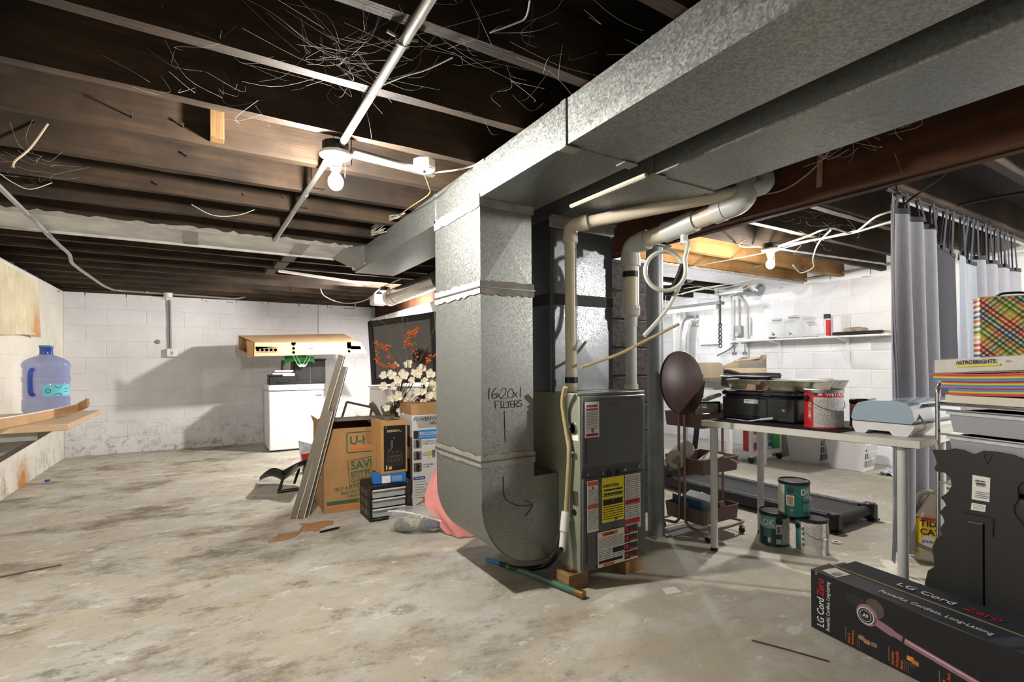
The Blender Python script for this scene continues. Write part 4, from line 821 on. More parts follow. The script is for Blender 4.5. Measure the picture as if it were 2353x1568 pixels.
# flat carton tipped on top of it all
CF, CB = 6.93, 7.46
fb = [PY(584, 819, CF), PY(833, 812, CF)]; ft = [PY(585, 788, CF), PY(824, 787, CF)]; bt = [PY(548, 772, CB), PY(790, 768, CB)]; bbm = [bt[0] - Z_ * .17, bt[1] - Z_ * .17]
t = thing('flat_carton', 'long flat brown carton with black tape balanced over the freezer', 'cardboard box', (fb[0] + bbm[1]) / 2)
mb = MB()
def panel(mb, a, b, c, d, th=.004):
    n = (V(b) - V(a)).cross(V(d) - V(a)).normalized() * th; mb.hexa([a, b, c, d, V(a) + n, V(b) + n, V(c) + n, V(d) + n])
CT = mat((190, 156, 116), .8, var=.06, vs=4); CTF = mat((212, 182, 146), .8, var=.05, vs=4)
for nm, q, m in (('front_panel', (fb[0], fb[1], ft[1], ft[0]), CTF), ('top_panel', (ft[0], ft[1], bt[1], bt[0]), CT), ('bottom_panel', (bbm[0], bbm[1], fb[1], fb[0]), CT), ('back_panel', (bbm[0], bt[0], bt[1], bbm[1]), CT), ('end_panel', (fb[1], bbm[1], bt[1], ft[1]), CT), ('inner_panel', (fb[0] + X_ * .05, ft[0] + X_ * .05, bt[0] + X_ * .08, bbm[0] + X_ * .08), CARDD)):
    mb = MB(); panel(mb, *q); obj(nm, mb, m, t, True)
mb = MB(); panel(mb, fb[0], fb[0] + V((-.07, .02, -.02)), ft[0] + V((-.09, .03, .03)), ft[0]); obj('flap', mb, CARDD, t, True)
mb = MB(); panel(mb, fb[1], fb[1] + V((.06, .0, -.01)), ft[1] + V((.03, .0, .0)), ft[1]); obj('flap', mb, CTF, t, True)
obj('cut_arch', MB().tube(arc(bbm[0].lerp(fb[0], .5) + V((-.012, 0, .02)), .12, 0.3, 2.8, 12, (fb[0] - bbm[0]).normalized(), Z_), .01, 6), CARDD, t, True)
fr = (fb[1] - fb[0]).normalized(); fu = Z_
def onfront(u, v): return PY(u, v, CF - .0025)
TAPE = mat((36, 36, 40), .35, var=.05)
for u0, v0, u1, v1 in ((587, 797, 638, 812), (669, 787, 680, 815), (797, 786, 807, 812), (806, 795, 829, 806)):
    a, b_ = onfront(u0, v0), onfront(u1, v1); tp_ = obj('tape_strip', MB().bb((a.x, CF - .004, b_.z), (b_.x, CF - .002, a.z)), TAPE, t, True)
    n_ = 5 if u1 - u0 > 20 else 3
    for i in range(n_):
        q = (i + .5) / n_; c = a.lerp(b_, q) if True else a; c.z = (a.z + b_.z) / 2 if u1 - u0 > 20 else a.z + (b_.z - a.z) * q; c.x = a.x + (b_.x - a.x) * (q if u1 - u0 > 20 else .5); c.y = CF - .0042
        obj('tape_print', MB().lathe([(.018, 0), (.012, .0)], 14, c, M.Rotation(math.pi / 2, 3, 'X')), mat((92, 160, 205), .5, var=0) if i % 2 == 0 else PAPER, tp_, True)
a, b_ = onfront(716, 787), onfront(731, 812); obj('clear_tape', MB().bb((a.x, CF - .003, b_.z), (b_.x, CF - .002, a.z)), mat((226, 214, 196), .2, var=.03), t, True)
scribble(t, PY(706, 803, CF - .003), .04, .02, INKG, X_, Z_, True, 2)
# ================================================================== leaning metal strips
BR = mat((126, 118, 106), .4, .35, .05, 3)
sb0 = PZ(668, 1193); st0 = PD(778, 815, 3.68); sd = (st0 - sb0)
for i, (o1, o2, k, lb) in enumerate(((V((0, 0, 0)), V((0, 0, 0)), 1.0, 'longest bronze metal channel leaning over the moving box'), (V((.045, -.03, 0)), V((.015, -.03, 0)), .66, 'shorter bronze metal channel in front of the longest leaning one'), (V((.08, .0, 0)), V((.035, -.015, 0)), .93, 'rearmost dark edged metal channel of the leaning three'))):
    a = sb0 + o1; b_ = a + (st0 + o2 - a) * k; d = (b_ - a).normalized(); wv_ = d.cross(FW).normalized() * -1; nv_ = wv_.cross(d).normalized()
    if nv_.dot(FW) > 0: nv_ = -nv_
    t = thing('metal_channel', lb, 'metal channel', a, 0, 'leaning metal channels')
    mb = MB()
    def qb(mb, c0, c1, e1, e2): mb.hexa([c0, c0 + e1, c0 + e1 + e2, c0 + e2, c1, c1 + e1, c1 + e1 + e2, c1 + e2])
    lf = Z_ * .012
    qb(mb, a + lf, b_, wv_ * .044, nv_ * .003); obj('web', mb, BR, t, True)
    mb = MB(); qb(mb, a + lf + wv_ * .041, b_ + wv_ * .041, wv_ * .003, nv_ * -.022); obj('flange', mb, mat((60, 58, 56), .5, .3), t, True)
    mb = MB(); qb(mb, a + lf, b_, wv_ * .003, nv_ * -.022); obj('flange', mb, BR, t, True); mb = MB(); qb(mb, a + lf + wv_ * .042, b_ + wv_ * .042, wv_ * .004, nv_ * .004); obj('edge_trim', mb, PAPER, t, True)
# ================================================================== moving box, organiser box, drawers, cleaner carton
GREENI = mat((52, 98, 66), .7, var=.03); ORI = mat((214, 120, 52), .7, var=.03)
UB = (.765, 3.895); W1, D1, H1 = .56, .55, .62; rz = math.radians(-3)
t = thing('moving_box', 'brown cardboard moving box with green and orange printing and open top flaps', 'cardboard box', (UB[0], UB[1], 0), rz)
mb = MB(); th = .006
for nm, a, b_ in (('front_panel', (0, 0, 0), (W1, th, H1)), ('back_panel', (0, D1 - th, 0), (W1, D1, H1)), ('side_panel', (0, th, 0), (th, D1 - th, H1)), ('side_panel', (W1 - th, th, 0), (W1, D1 - th, H1)), ('bottom_panel', (th, th, .001), (W1 - th, D1 - th, .008))): obj(nm, MB().bb(a, b_, .001), CARD, t)
def flap(a, b, d, h): mb = MB(); a, b = V(a), V(b); panel(mb, a, b, b + V(d), a + V(d), .004); return mb
obj('top_flap', flap((0, D1, H1), (W1, D1, H1), (0.02, -.20, .05), 0), CARD, t); obj('top_flap', flap((0, 0, H1), (0, D1, H1), (-.02, 0.0, .06), 0), CARD, t); obj('top_flap', flap((W1, 0, H1), (W1, D1, H1), (-.22, 0, .035), 0), CARDD, t)
tag(obj('grey_sheet', MB().bb((.84, 3.95, .665), (1.34, 4.2, .672), .002), mat((120, 116, 110), .5, var=.05)), 'flat grey panel lying across the open top of the moving box', 'panel')
bx0, bz0 = .16, .43
def outline(mb, pts, r): mb.tube([V((x, -.0012, z)) for x, z in pts] , r, 4, True)
mb = MB(); outline(mb, rrect(.165, .435, .56, .585, .015), .0035); obj('logo_outline', mb, GREENI, t)
text('U-HAUL', t, (.185, -.0008, .495), .088, GREENI, X_, Z_, .02, sx=1.0); obj('logo_bar', MB().bb((.185, -.0012, .455), (.555, 0, .478)), ORI, t)
obj('carton_tape', MB().bb((.30, -.0022, .50), (.40, 0, .62)), mat((160, 118, 76), .6, var=.06), t); obj('carton_tape', MB().bb((.31, -.0022, 0.0), (.41, 0, .16)), mat((160, 118, 76), .6, var=.06), t)
mb = MB(); outline(mb, [(.17, .37), (.40, .40), (.44, .385), (.44, .22), (.185, .19)], .003); obj('slogan_outline', mb, GREENI, t)
dg = V((1, 0, .09))
text('SAVE!', t, (.195, -.0008, .305), .085, GREENI, dg, Z_, .02, sx=.95); obj('rule', MB().hexa([(.19, -.001, .282), (.42, -.001, .302), (.42, 0, .302), (.19, 0, .282), (.19, -.001, .288), (.42, -.001, .308), (.42, 0, .308), (.19, 0, .288)]), GREENI, t)
text('BEST PRICE', t, (.195, -.0008, .245), .05, GREENI, dg, Z_, .012, sx=.85); text('GUARANTEED*', t, (.195, -.0008, .205), .046, GREENI, dg, Z_, .012, sx=.78)
for i, s_ in enumerate(('*BUY A BUNDLE-SAVE', 'Beat Our Bundle', "We'll Give You $20")): text(s_, t, (.07 + .05 * i, -.0008, .155 - i * .03), .034, GREENI, dg * 1, Z_, .008, sx=.9, shear=.15)
obj('base_stripe', MB().bb((.02, -.0012, .058), (W1, 0, .085)), GREENI, t); obj('base_stripe', MB().bb((.02, -.0012, .04), (W1, 0, .054)), ORI, t); text('uhaul.com', t, (.24, -.0016, .064), .026, CARD, X_, Z_, .01)
t = thing('drawer_unit', 'small black three drawer unit with clear fronts standing before the moving box', 'drawer unit', (.992, 3.512, 0), math.radians(-1))
W2, D2, H2 = .275, .27, .25
for nm, a, b_ in (('top_panel', (0, 0, H2 - .025), (W2, D2, H2)), ('base_panel', (0, 0, 0), (W2, D2, .022)), ('side_panel', (0, 0, .02), (.018, D2, H2 - .02)), ('side_panel', (W2 - .018, 0, .02), (W2, D2, H2 - .02)), ('back_panel', (.01, D2 - .008, .02), (W2 - .01, D2, H2 - .02))): obj(nm, MB().bb(a, b_, .005), BLACKP, t)
CLR = mat((196, 200, 204), .25, var=.03, trans=.35); 
for i in range(3):
    z0 = .027 + i * .067; dr = obj('drawer', MB().bb((.02, .004, z0), (W2 - .02, .012, z0 + .058), .003).bb((.022, .012, z0), (W2 - .022, D2 - .02, z0 + .003)), CLR, t); obj('drawer_lip', MB().bb((.02, -.012, z0 + .05), (W2 - .02, .006, z0 + .06), .003), mat((208, 210, 212), .3), dr)
    obj('drawer_contents', MB().box((.11 + .03 * i, .09, z0 + .022), (.13, .12, .034), .008), (PAPER, mat((206, 190, 170), .6), mat((170, 168, 160), .6))[i], dr)
    for y in (.06, .16): obj('side_window', MB().bb((-.0015, y, z0 + .008), (.001, y + .07, z0 + .05)), mat((84, 80, 76), .4), t)
t = thing('tissue_box', 'blue and white carton lying on the black drawer unit', 'box', (1.02, 3.50, .2515), math.radians(-8))
obj('carton', MB().box((.115, .1, .033), (.23, .11, .064), .002), mat((40, 110, 190), .4, var=.06, vs=8), t); obj('white_panel', MB().bb((.06, .044, .004), (.12, .0455, .055)), PAPER, t); obj('print_panel', MB().bb((.13, .044, .012), (.20, .0455, .05)), mat((120, 150, 190), .5), t)
t = thing('organiser_carton', 'tall kraft carton with black printed front standing on the blue carton', 'cardboard box', (1.083, 3.535, .317), math.radians(2))
W3, D3, H3 = .193, .22, .375
obj('carton', MB().bb((0, 0, 0), (W3, D3, H3), .002), mat((184, 140, 84), .75, var=.06, vs=4), t); obj('carton_tape', MB().bb((.05, .02, H3), (.15, D3, H3 + .002)), mat((40, 38, 38), .3, var=.1), t)
fc = obj('printed_front', MB().bb((.018, -.0012, .02), (W3 - .014, 0, H3 - .035)), mat((26, 27, 30), .5, var=.04), t)
KR = mat((206, 178, 132), .6, var=0); text('seseno', fc, (.04, -.0014, .295), .034, KR, X_, Z_, .006)
for pts in (((.034, .322), (.034, .332), (.044, .332)), ((.146, .302), (.146, .292), (.136, .292)), ((.088, .252), (.096, .252), (.096, .242)), ((.064, .165), (.055, .165), (.055, .175))): obj('corner_mark', MB().tube([V((x, -.0016, z)) for x, z in pts], .0014, 4), KR, fc)
scribble(fc, (.07, -.0014, .235), .06, .0045, KR, -Z_, X_, False, 5); scribble(fc, (.08, -.0014, .235), .05, .0045, KR, -Z_, X_, False, 6); mb = MB()
for ox, oz in ((0, 0), (.018, -.03)):
    for i in range(4): mb.tube([V((.05 + i * .03 + ox, -.0016, .155 + oz)), V((.043 + i * .03 + ox, -.0016, .085 + oz))], .0006, 4)
    for k in range(3): mb.tube([V((.05 - .0035 * k + ox, -.0016, .155 - .035 * k + oz)), V((.14 - .0035 * k + ox, -.0016, .155 - .035 * k + oz))], .0006, 4)
for i in range(4):
    for k in range(3): mb.tube([V((.05 + i * .03 - .0035 * k, -.0016, .155 - .035 * k)), V((.068 + i * .03 - .0035 * k, -.0016, .125 - .035 * k))], .0005, 4)
mb.v = [V((p.x, p.y * 1.0, p.z)) for p in mb.v]
obj('rack_drawing', mb, mat((150, 122, 84), .6, var=0), fc); obj('kraft_tag', MB().bb((.052, -.002, .03), (.075, -.001, .05)), KR, fc); obj('kraft_tag', MB().bb((.032, -.002, .03), (.042, -.001, .06)), KR, fc)
for z in (.10, .22): scribble(t, (-.0002, .10, z), .06, .008, INKG, -Z_, -Y_, False, 7)
t = thing('cleaner_carton', 'tall white printed vacuum cleaner carton behind the drawer unit', 'cardboard box', (1.378, 3.72, 0), math.radians(-3))
W4, D4, H4 = .40, .33, .70
obj('carton', MB().bb((0, 0, 0), (W4, D4, H4), .002), mat((216, 214, 212), .5, var=.03), t); obj('kraft_top', MB().bb((.0, .02, H4), (W4, D4, H4 + .085), .004), CARD, t)
GR5 = mat((168, 164, 162), .5, var=.03); obj('print_band', MB().hexa([(.05, -.001, .60), (W4, -.001, .60), (W4, 0, .60), (.05, 0, .60), (.02, -.001, .695), (W4, -.001, .695), (W4, 0, .695), (.02, 0, .695)]), GR5, t)
text('POWERFORCE', t, (.012, -.0012, .655), .042, INK, X_, Z_, .0, sx=.9); text('HELIX', t, (.14, -.0012, .625), .032, INK, X_, Z_, .008, sx=.95)
b5 = obj('blue_panel', MB().bb((.055, -.0015, .515), (.21, 0, .585)), mat((44, 134, 200), .4, var=.05), t); text('EXCLUSIVE', b5, (.06, -.002, .545), .036, PAPER, X_, Z_, .012, sx=.82); text('PERFORMANCE SYSTEM', b5, (.06, -.002, .527), .013, PAPER, X_, Z_, .0)
for i, z in enumerate((.445, .355, .265)):
    ph = obj('photo_panel', MB().prism(rrect(.012, z, .075, z + .07, .01), -.0015, 0, XZ), mat((150 - 20 * i, 140 - 20 * i, 135 - 20 * i), .5, var=.3, vs=40), t, False, 20); obj('photo_figure', MB().box((.045, -.002, z + .03), (.026, .001, .045), .0).box((.04, -.002, z + .055), (.016, .001, .02)), mat((40, 36, 40), .5), ph)
    text(('POWERFUL SUCTION\nDEEP CLEANS', 'LIGHTWEIGHT\nMANEUVERS', 'WASHABLE\nFILTER')[i], t, (.085, -.0012, z + .045), .018, INKG, X_, Z_, .0)
obj('photo_panel', MB().bb((.012, -.0015, .52), (.052, 0, .582)), mat((60, 52, 56), .5, var=.3, vs=40), t); obj('price_sticker', MB().bb((.125, -.002, .36), (.145, -.0012, .43)), mat((214, 210, 70), .5), t); mb = MB()
for i in range(8): mb.bb((.16, -.0018, .365 + i * .008), (.185, -.001, .369 + i * .008))
obj('barcode', mb, INK, t, kind='stuff'); f5 = obj('features_bar', MB().bb((.01, -.0018, .205), (.10, 0, .228)), mat((34, 60, 140), .5), t); text('FEATURES', f5, (.018, -.0022, .211), .016, PAPER, X_, Z_, .01)
mb = MB()
for i in range(7): mb.bb((.022, -.0014, .185 - .02 * i), (.022 + (.08, .10, .07, .09, .1, .06, .05)[i], -.0004, .188 - .02 * i))
obj('print_lines', mb, INKG, t, kind='stuff'); mb = MB(); rnd = random.Random(2)
for i in range(9): mb.tube(smoothpath([V((rnd.uniform(.02, .16), -.0014, rnd.uniform(.01, .07))) for _ in range(4)], 4), .0012, 4)
obj('line_drawing', mb, mat((150, 120, 86), .6), t, kind='stuff'); obj('side_print', MB().bb((-.0015, .05, .45), (0, .28, .62)).bb((-.0015, .05, .2), (0, .28, .36)), mat((60, 62, 74), .5, var=.3, vs=20), t)
# pink cloth, clothes bag, torn cardboard
PK = mat((226, 146, 142), .9, var=.06, vs=4, bp=.15, bs=90)
Lb = [PD(1006, 1062, 3.62), PD(992, 1100, 3.56), PD(978, 1140, 3.46), PD(985, 1175, 3.34), PZ(1025, 1226, .012)]; Rb = [PD(1050, 1075, 3.60), PD(1062, 1110, 3.46), PD(1072, 1150, 3.32), PD(1085, 1190, 3.2), PZ(1095, 1232, .012)]
def lerp_path(P, v): x = v * (len(P) - 1); i = min(int(x), len(P) - 2); return P[i].lerp(P[i + 1], x - i)
SLb, SRb = smoothpath(Lb, 4), smoothpath(Rb, 4)
tag(obj('pink_cloth', MB().sheet(lambda u, v: lerp_path(SLb, v).lerp(lerp_path(SRb, v), u) + (-FW) * (.07 * math.sin(3.14 * u) + .018 * math.sin(9 * u + 4 * v) + .01 * math.sin(17 * u - 6 * v)) * (1 - .5 * v), 26, 26, .006), PK), 'pink cloth slumped over a heap behind the vertical duct', 'cloth')
bc = PZ(968, 1232, 0); t = thing('clothes_bag', 'clear zip bag stuffed with crumpled patterned fabric on the floor', 'bag', bc + V((.02, .12, 0)), math.radians(-38))
rnd = random.Random(11)
def blob(rx, ry, rzz, seed, amp=.12, n=20, flat=.0):
    r_ = random.Random(seed); ph = [r_.uniform(0, 6.28) for _ in range(6)]
    def fn(u, v):
        th, ph_ = u * 2 * math.pi, (v - .5) * math.pi; k = 1 + amp * (math.sin(3 * th + ph[0] + 2 * v) + .7 * math.sin(5 * th + ph[1] - 4 * v) + .5 * math.sin(9 * th + 7 * v + ph[2]))
        cc = abs(math.cos(ph_)) ** .6; sz = math.copysign(abs(math.sin(ph_)) ** .8, math.sin(ph_)); return V((rx * k * cc * math.cos(th), ry * k * cc * math.sin(th), rzz * (1 + sz * (1 + amp * math.sin(4 * th + ph[3])))))
    return MB().sheet(fn, n * 2, n)
obj('plastic_skin', blob(.185, .12, .075, 3, .05), mat((226, 228, 226), .12, var=0, alpha=.28, spec=.8), t); obj('zip_edge', MB().tube(smoothpath([V((-.19, -.02, .125)), V((-.08, -.07, .14)), V((.08, -.08, .115)), V((.2, -.05, .07))], 6), .006, 8), mat((226, 226, 220), .3), t)
for i, (x, y, z, c) in enumerate(((-.10, -.02, .02, (120, 116, 106)), (-.02, -.04, .05, (182, 178, 150)), (.06, -.02, .03, (70, 66, 74)), (.11, 0, .02, (190, 196, 150)), (.0, .04, .03, (140, 120, 110)), (.12, -.03, .045, (96, 84, 130)), (-.06, -.05, .03, (60, 62, 60)))):
    o = obj('folded_fabric', blob(.055, .045, .035, 20 + i, .16, 10), mat(c, .85, var=.3, vs=18), t); o.location = (x, y, z - .015)
TC = mat((160, 120, 84), .9, var=.12, vs=8)
def torn(name, label, pts, seed):
    P = [PZ(u, v, .002) for u, v in pts]; rnd = random.Random(seed); Q = []
    for i in range(len(P)):
        a, b_ = P[i], P[(i + 1) % len(P)]
        for k in range(4): q = a.lerp(b_, k / 4); Q.append((q.x + rnd.uniform(-.012, .012), q.y + rnd.uniform(-.012, .012)))
    tag(obj(name, MB().prism(Q, .001, .004), TC), label, 'cardboard scrap')
torn('cardboard_scrap', 'torn brown cardboard scrap on the floor before the moving box', [(692, 1205), (760, 1196), (768, 1203), (735, 1215), (735, 1220), (690, 1222)], 1); torn('cardboard_scrap', 'ragged long brown scrap on the floor nearest the viewer', [(612, 1250), (640, 1228), (690, 1222), (690, 1228), (660, 1240)], 2)
tag(obj('wood_splinter', MB().hexa([PZ(735, 1221, .003), PZ(780, 1210, .003), PZ(780, 1212, .003), PZ(735, 1223, .003), PZ(735, 1221, .012), PZ(780, 1210, .012), PZ(780, 1212, .012), PZ(735, 1223, .012)]), INK), 'thin dark stick lying beside the torn cardboard', 'stick')
# black moulded shell
t = thing('moulded_seat', 'black moulded plastic scoop shaped seat on short legs beside the leaning channels', 'seat', (.60, 4.72, 0))
def shell(u, v):
    p = PD(596 + 118 * u, 1098 - 46 * math.sin(max(0, u - .12) * 1.55) ** 1.5 - 18 * math.sin(3.14 * min(1, u * 2.2)) * (1 if u < .45 else 0) + 0, 4.35 + .42 * v)
    return p + V((0, 0, -.085 * math.sin(3.14 * v) * (.3 + .7 * math.sin(3.14 * min(1, u * 1.1)))))
obj('shell', MB().sheet(shell, 28, 14, .006), mat((22, 22, 24), .18, var=.03), t, True)
for u, v in ((640, 1130), (700, 1128), (676, 1112), (710, 1110)): p = PZ(u, v, .012); obj('leg', MB().tube([p, p + V((.05, .03, .13))], .012, 8), BLACKP, t, True)
obj('base_rail', MB().tube([PZ(638, 1131, .014), PZ(702, 1122, .014)], .014, 8), BLACKP, t, True)
p = PZ(716, 1118, .06); tag(obj('plastic_wrap_bundle', blob(.05, .07, .12, 8, .2, 12), mat((90, 92, 96), .2, var=.3, vs=20)), 'dark bundle wrapped in clear plastic beside the moving box', 'bundle').location = (p.x + .02, p.y + .25, .0)
p = PD(706, 1032, 5.2); t = thing('snack_bag', 'small red white and blue snack bag behind the leaning channels', 'bag', (p.x, p.y, 0)); obj('pouch', MB().prism([(-.05, 0), (.07, 0), (.06, .28), (-.08, .33)], -.03, .03, XZ), mat((206, 208, 220), .25, var=.2, vs=12), t); obj('red_panel', MB().prism([(-.05, .1), (.06, .12), (.055, .2), (-.065, .19)], -.033, -.030, XZ), RED, t)
# ================================================================== television, frame, flowers
TL, BL, TR = PD(848, 739, 5.5), PD(856, 885, 5.5), PD(1001, 716, 5.0); rx = (TR - TL); wtv = rx.length; rx.normalize(); ux = (TL - BL); htv = ux.length; nx = rx.cross(ux).normalized(); ux = nx.cross(rx); RM = M((rx, ux, nx)).transposed()
ctv = BL + rx * wtv / 2 + ux * htv / 2
t = thing('television', 'large old flat television with thick black frame tilted behind the flowers', 'television', BL + rx * wtv / 2)
obj('case', MB().box(ctv - nx * .06, (wtv, htv, .12), .012, RM), BLACKP, t, True); obj('screen', MB().box(ctv + nx * .001, (wtv - .13, htv - .13, .004), 0, RM), mat((88, 88, 86), .22, var=.04, vs=2), t, True)
for sx, sy, ww, hh in ((0, 1, wtv, .065), (0, -1, wtv, .065), (1, 0, .065, htv), (-1, 0, .065, htv)): obj('bezel', MB().box(ctv + rx * (sx * (wtv / 2 - .0325)) + ux * (sy * (htv / 2 - .0325)) + nx * .006, (ww, hh, .02), .004, RM), BLACKP, t, True)
zb = min(BL.z, (BL + rx * wtv).z) - .01
t = thing('white_cabinet', 'plain white cabinet under the television behind the flowers', 'cabinet', (1.85, 5.05, 0)); obj('carcass', MB().bb((1.60, 4.72, .03), (2.2, 5.62, zb - .02), .006), WHITE, t, True); obj('top', MB().bb((1.58, 4.70, zb - .02), (2.22, 5.64, zb), .004), WHITE, t, True)
for y0 in (4.74, 5.18): dr = obj('door', MB().bb((1.588, y0, .06), (1.60, y0 + .42, zb - .04), .003), WHITE, t, True); obj('knob', MB().cyl((1.588, y0 + .05, .5), (1.57, y0 + .05, .5), .01, n=10), STEEL, dr, True)
obj('plinth', MB().bb((1.62, 4.74, 0), (2.18, 5.6, .03)), WHITE, t, True)
FRM = mat((92, 88, 84), .45, .4, .05); a, b_, c = PD(797, 924, 4.6), PD(856, 937, 4.5), PD(784, 966, 4.55)
t = thing('picture_frame', 'empty thin grey metal frame standing up behind the moving box', 'frame', c); dn_ = (c - a)
obj('side_bar', MB().tube([a, a + dn_ * 3.0], .010, 4), FRM, t, True); obj('top_bar', MB().tube([a, b_], .010, 4), FRM, t, True); obj('side_bar', MB().tube([b_, b_ + dn_ * 3.0], .010, 4), FRM, t, True)
t = thing('cardboard_carton', 'plain brown carton behind the cleaner carton carrying the vase', 'cardboard box', (1.58, 4.42, 0)); obj('carton', MB().box((0, 0, .27), (.44, .40, .54), .003), CARD, t); obj('carton_tape', MB().box((0, 0, .541), (.05, .40, .002)), CARDD, t)
VB = V((1.45, 4.36, .543))
t = thing('flower_arrangement', 'tall bunch of white silk blossoms and orange berry twigs in a paper wrapped vase', 'flowers', VB)
obj('vase', MB().lathe([(.06, 0), (.075, .02), (.085, .12), (.08, .2), (.074, .2), (.07, .03), (0, .025)], 24), mat((176, 172, 164), .4, var=.05), t)
PPM = mat((122, 110, 94), .8, var=.1, vs=6)
for i in range(7):
    a0 = math.radians(150 + i * 40); obj('wrap_paper', MB().sheet(lambda u, v: V(((.088 + .1 * v * (1 + .3 * math.sin(i * 2))) * math.cos(a0 + (u - .5) * .8), (.088 + .1 * v) * math.sin(a0 + (u - .5) * .8), .02 + .17 * v + .035 * math.sin(3.14 * u) * v)), 8, 6, .002), PPM, t)
pet = MB()
for k in range(5):
    a0 = k * 1.2566 + (.35 if k % 2 else 0)
    def pf(u, v, a0=a0, k=k):
        ww = .0150 * math.sqrt(max(0, 1 - (2 * v * .98 - .98) ** 2)) + .002; r_ = .003 + .034 * v; x = (u - .5) * 2 * ww; z = (.026 if k % 2 else .008) * v ** 1.5 + .010 * (abs(u - .5) * 2) ** 2 - .006 * max(0, v - .75); return V((r_ * math.cos(a0) - x * math.sin(a0), r_ * math.sin(a0) + x * math.cos(a0), z))
    pet.sheet(pf, 5, 7, .0012)
pet.lathe([(.007, 0), (.006, .008), (0, .012)], 8); BLOS = mat((238, 232, 214), .7, var=.06, vs=20)
b0 = None; rnd = random.Random(21); n_ = 0
SPOTS = [(930, 930), (905, 895), (925, 870), (945, 885), (960, 905), (975, 885), (950, 860), (915, 915), (935, 905), (968, 935), (985, 915), (900, 870), (880, 868), (955, 945), (925, 950), (890, 945), (880, 895), (940, 840), (965, 855), (985, 870), (995, 895), (910, 850), (900, 925), (945, 925), (975, 905), (975, 955), (955, 965), (990, 940), (935, 955), (915, 880), (962, 870)]
for (u, v) in SPOTS:
    p = PD(u + rnd.uniform(-4, 4), v * .965 + 25 + rnd.uniform(-4, 4), 4.16 + rnd.uniform(-.08, .12)) - VB
    dv = (p - V((0, .06, .18))).normalized() * .6 - FW * .8; e = dv.to_track_quat('Z', 'Y').to_euler(); e.rotate_axis('Z', rnd.uniform(0, 6)); sc = rnd.uniform(.75, 1.2)
    if b0 is None: o = b0 = obj('blossom', pet, BLOS, t)
    else: o = share(b0, t, (0, 0, 0), None, 'blossom')
    o.location = p; o.rotation_euler = e; o.scale = (sc, sc, sc)
    st = obj('stem', MB().tube(smoothpath([V((rnd.uniform(-.03, .03), rnd.uniform(-.03, .03), .12)), p * .6 + V((0, 0, .04)), p - dv.normalized() * .004], 4), .0022, 5), mat((74, 66, 44), .8), t)
TWG = mat((112, 84, 62), .8, var=.1); OBR = mat((214, 102, 40), .55, var=.2, vs=30); DBR = mat((120, 34, 30), .55, var=.2, vs=30)
def twig(pts, d, berries, m=OBR, r=.0035):
    P = smoothpath([V((rnd.uniform(-.04, .04), rnd.uniform(-.03, .03), .1))] + [PD(u, v, d + rnd.uniform(-.05, .05)) - VB for u, v in pts], 6); tw = obj('twig', MB().tube(P, [r * (1 - .6 * i / len(P)) for i in range(len(P))], 6), TWG, t)
    if berries:
        mb = MB()
        for i in range(berries):
            q = P[rnd.randrange(len(P) // 3, len(P))] + V((rnd.uniform(-1, 1), rnd.uniform(-1, 1), rnd.uniform(-1, 1))) * .016; rr = rnd.uniform(.005, .009); mb.lathe([(0, -rr), (rr * .8, -rr * .5), (rr, 0), (rr * .8, rr * .5), (0, rr)], 6, q)
        obj('berry_cluster', mb, m, tw, kind='stuff')
twig([(915, 860), (895, 830), (890, 805), (870, 790), (866, 815), (868, 790), (858, 785)], 4.2, 46); twig([(920, 860), (905, 835), (885, 800), (892, 798), (875, 800)], 4.2, 40); twig([(925, 860), (905, 845), (880, 838), (865, 830), (872, 822)], 4.15, 46)
twig([(935, 850), (932, 800), (935, 775), (945, 765), (958, 760), (955, 755)], 4.2, 54); twig([(950, 850), (955, 815), (945, 790), (935, 790), (950, 770)], 4.25, 40); twig([(970, 850), (985, 825), (1000, 818)], 4.2, 34)
twig([(925, 850), (900, 790), (890, 750), (865, 735)], 4.3, 0); twig([(935, 850), (925, 770), (918, 745), (910, 735)], 4.3, 0); twig([(950, 850), (925, 760), (925, 720), (912, 700)], 4.3, 0); twig([(960, 840), (985, 790), (995, 760), (1003, 735)], 4.3, 0, r=.003); twig([(945, 830), (938, 760), (935, 730)], 4.35, 0)
for i in range(12): twig([(965 + rnd.uniform(-10, 10), 920), (985 + rnd.uniform(-18, 14), 880 + rnd.uniform(-10, 30))], 4.3, 14, DBR, .003)
p = PD(985, 800, 4.9); 
t2 = thing('dried_grass_ball', 'dark brown dried plant ball behind the orange twigs', 'dried plant', (p.x - .1, p.y - .06, zb)); obj('stem', MB().tube([V((.03, 0, 0)), V((.0, 0, .15)), V((0, 0, .25))], .006, 6), TWG, t2); mb = MB()
for i in range(260):
    d = V((rnd.gauss(0, 1), rnd.gauss(0, 1), rnd.gauss(0, 1))).normalized(); c = V((0, 0, .30)); mb.tube([c + d * .03, c + d * .09 + V((rnd.uniform(-.02, .02), rnd.uniform(-.02, .02), rnd.uniform(-.02, .02)))], .0018, 3)
obj('seed_head', mb, mat((62, 44, 36), .9, var=.2), t2, kind='stuff')
t = thing('white_silk_bouquet', 'ruffled cream silk flowers half hidden by the vertical duct', 'flowers', (1.72, 4.02, .787)); 
for i in range(6):
    o = obj('ruffle', blob(.05, .05, .035, 40 + i, .28, 9), mat((232, 222, 196), .8, var=.05), t); o.location = ((-.04 + .05 * (i % 2)), .03 * (i % 3) - .06, .0 + .055 * (i // 2))
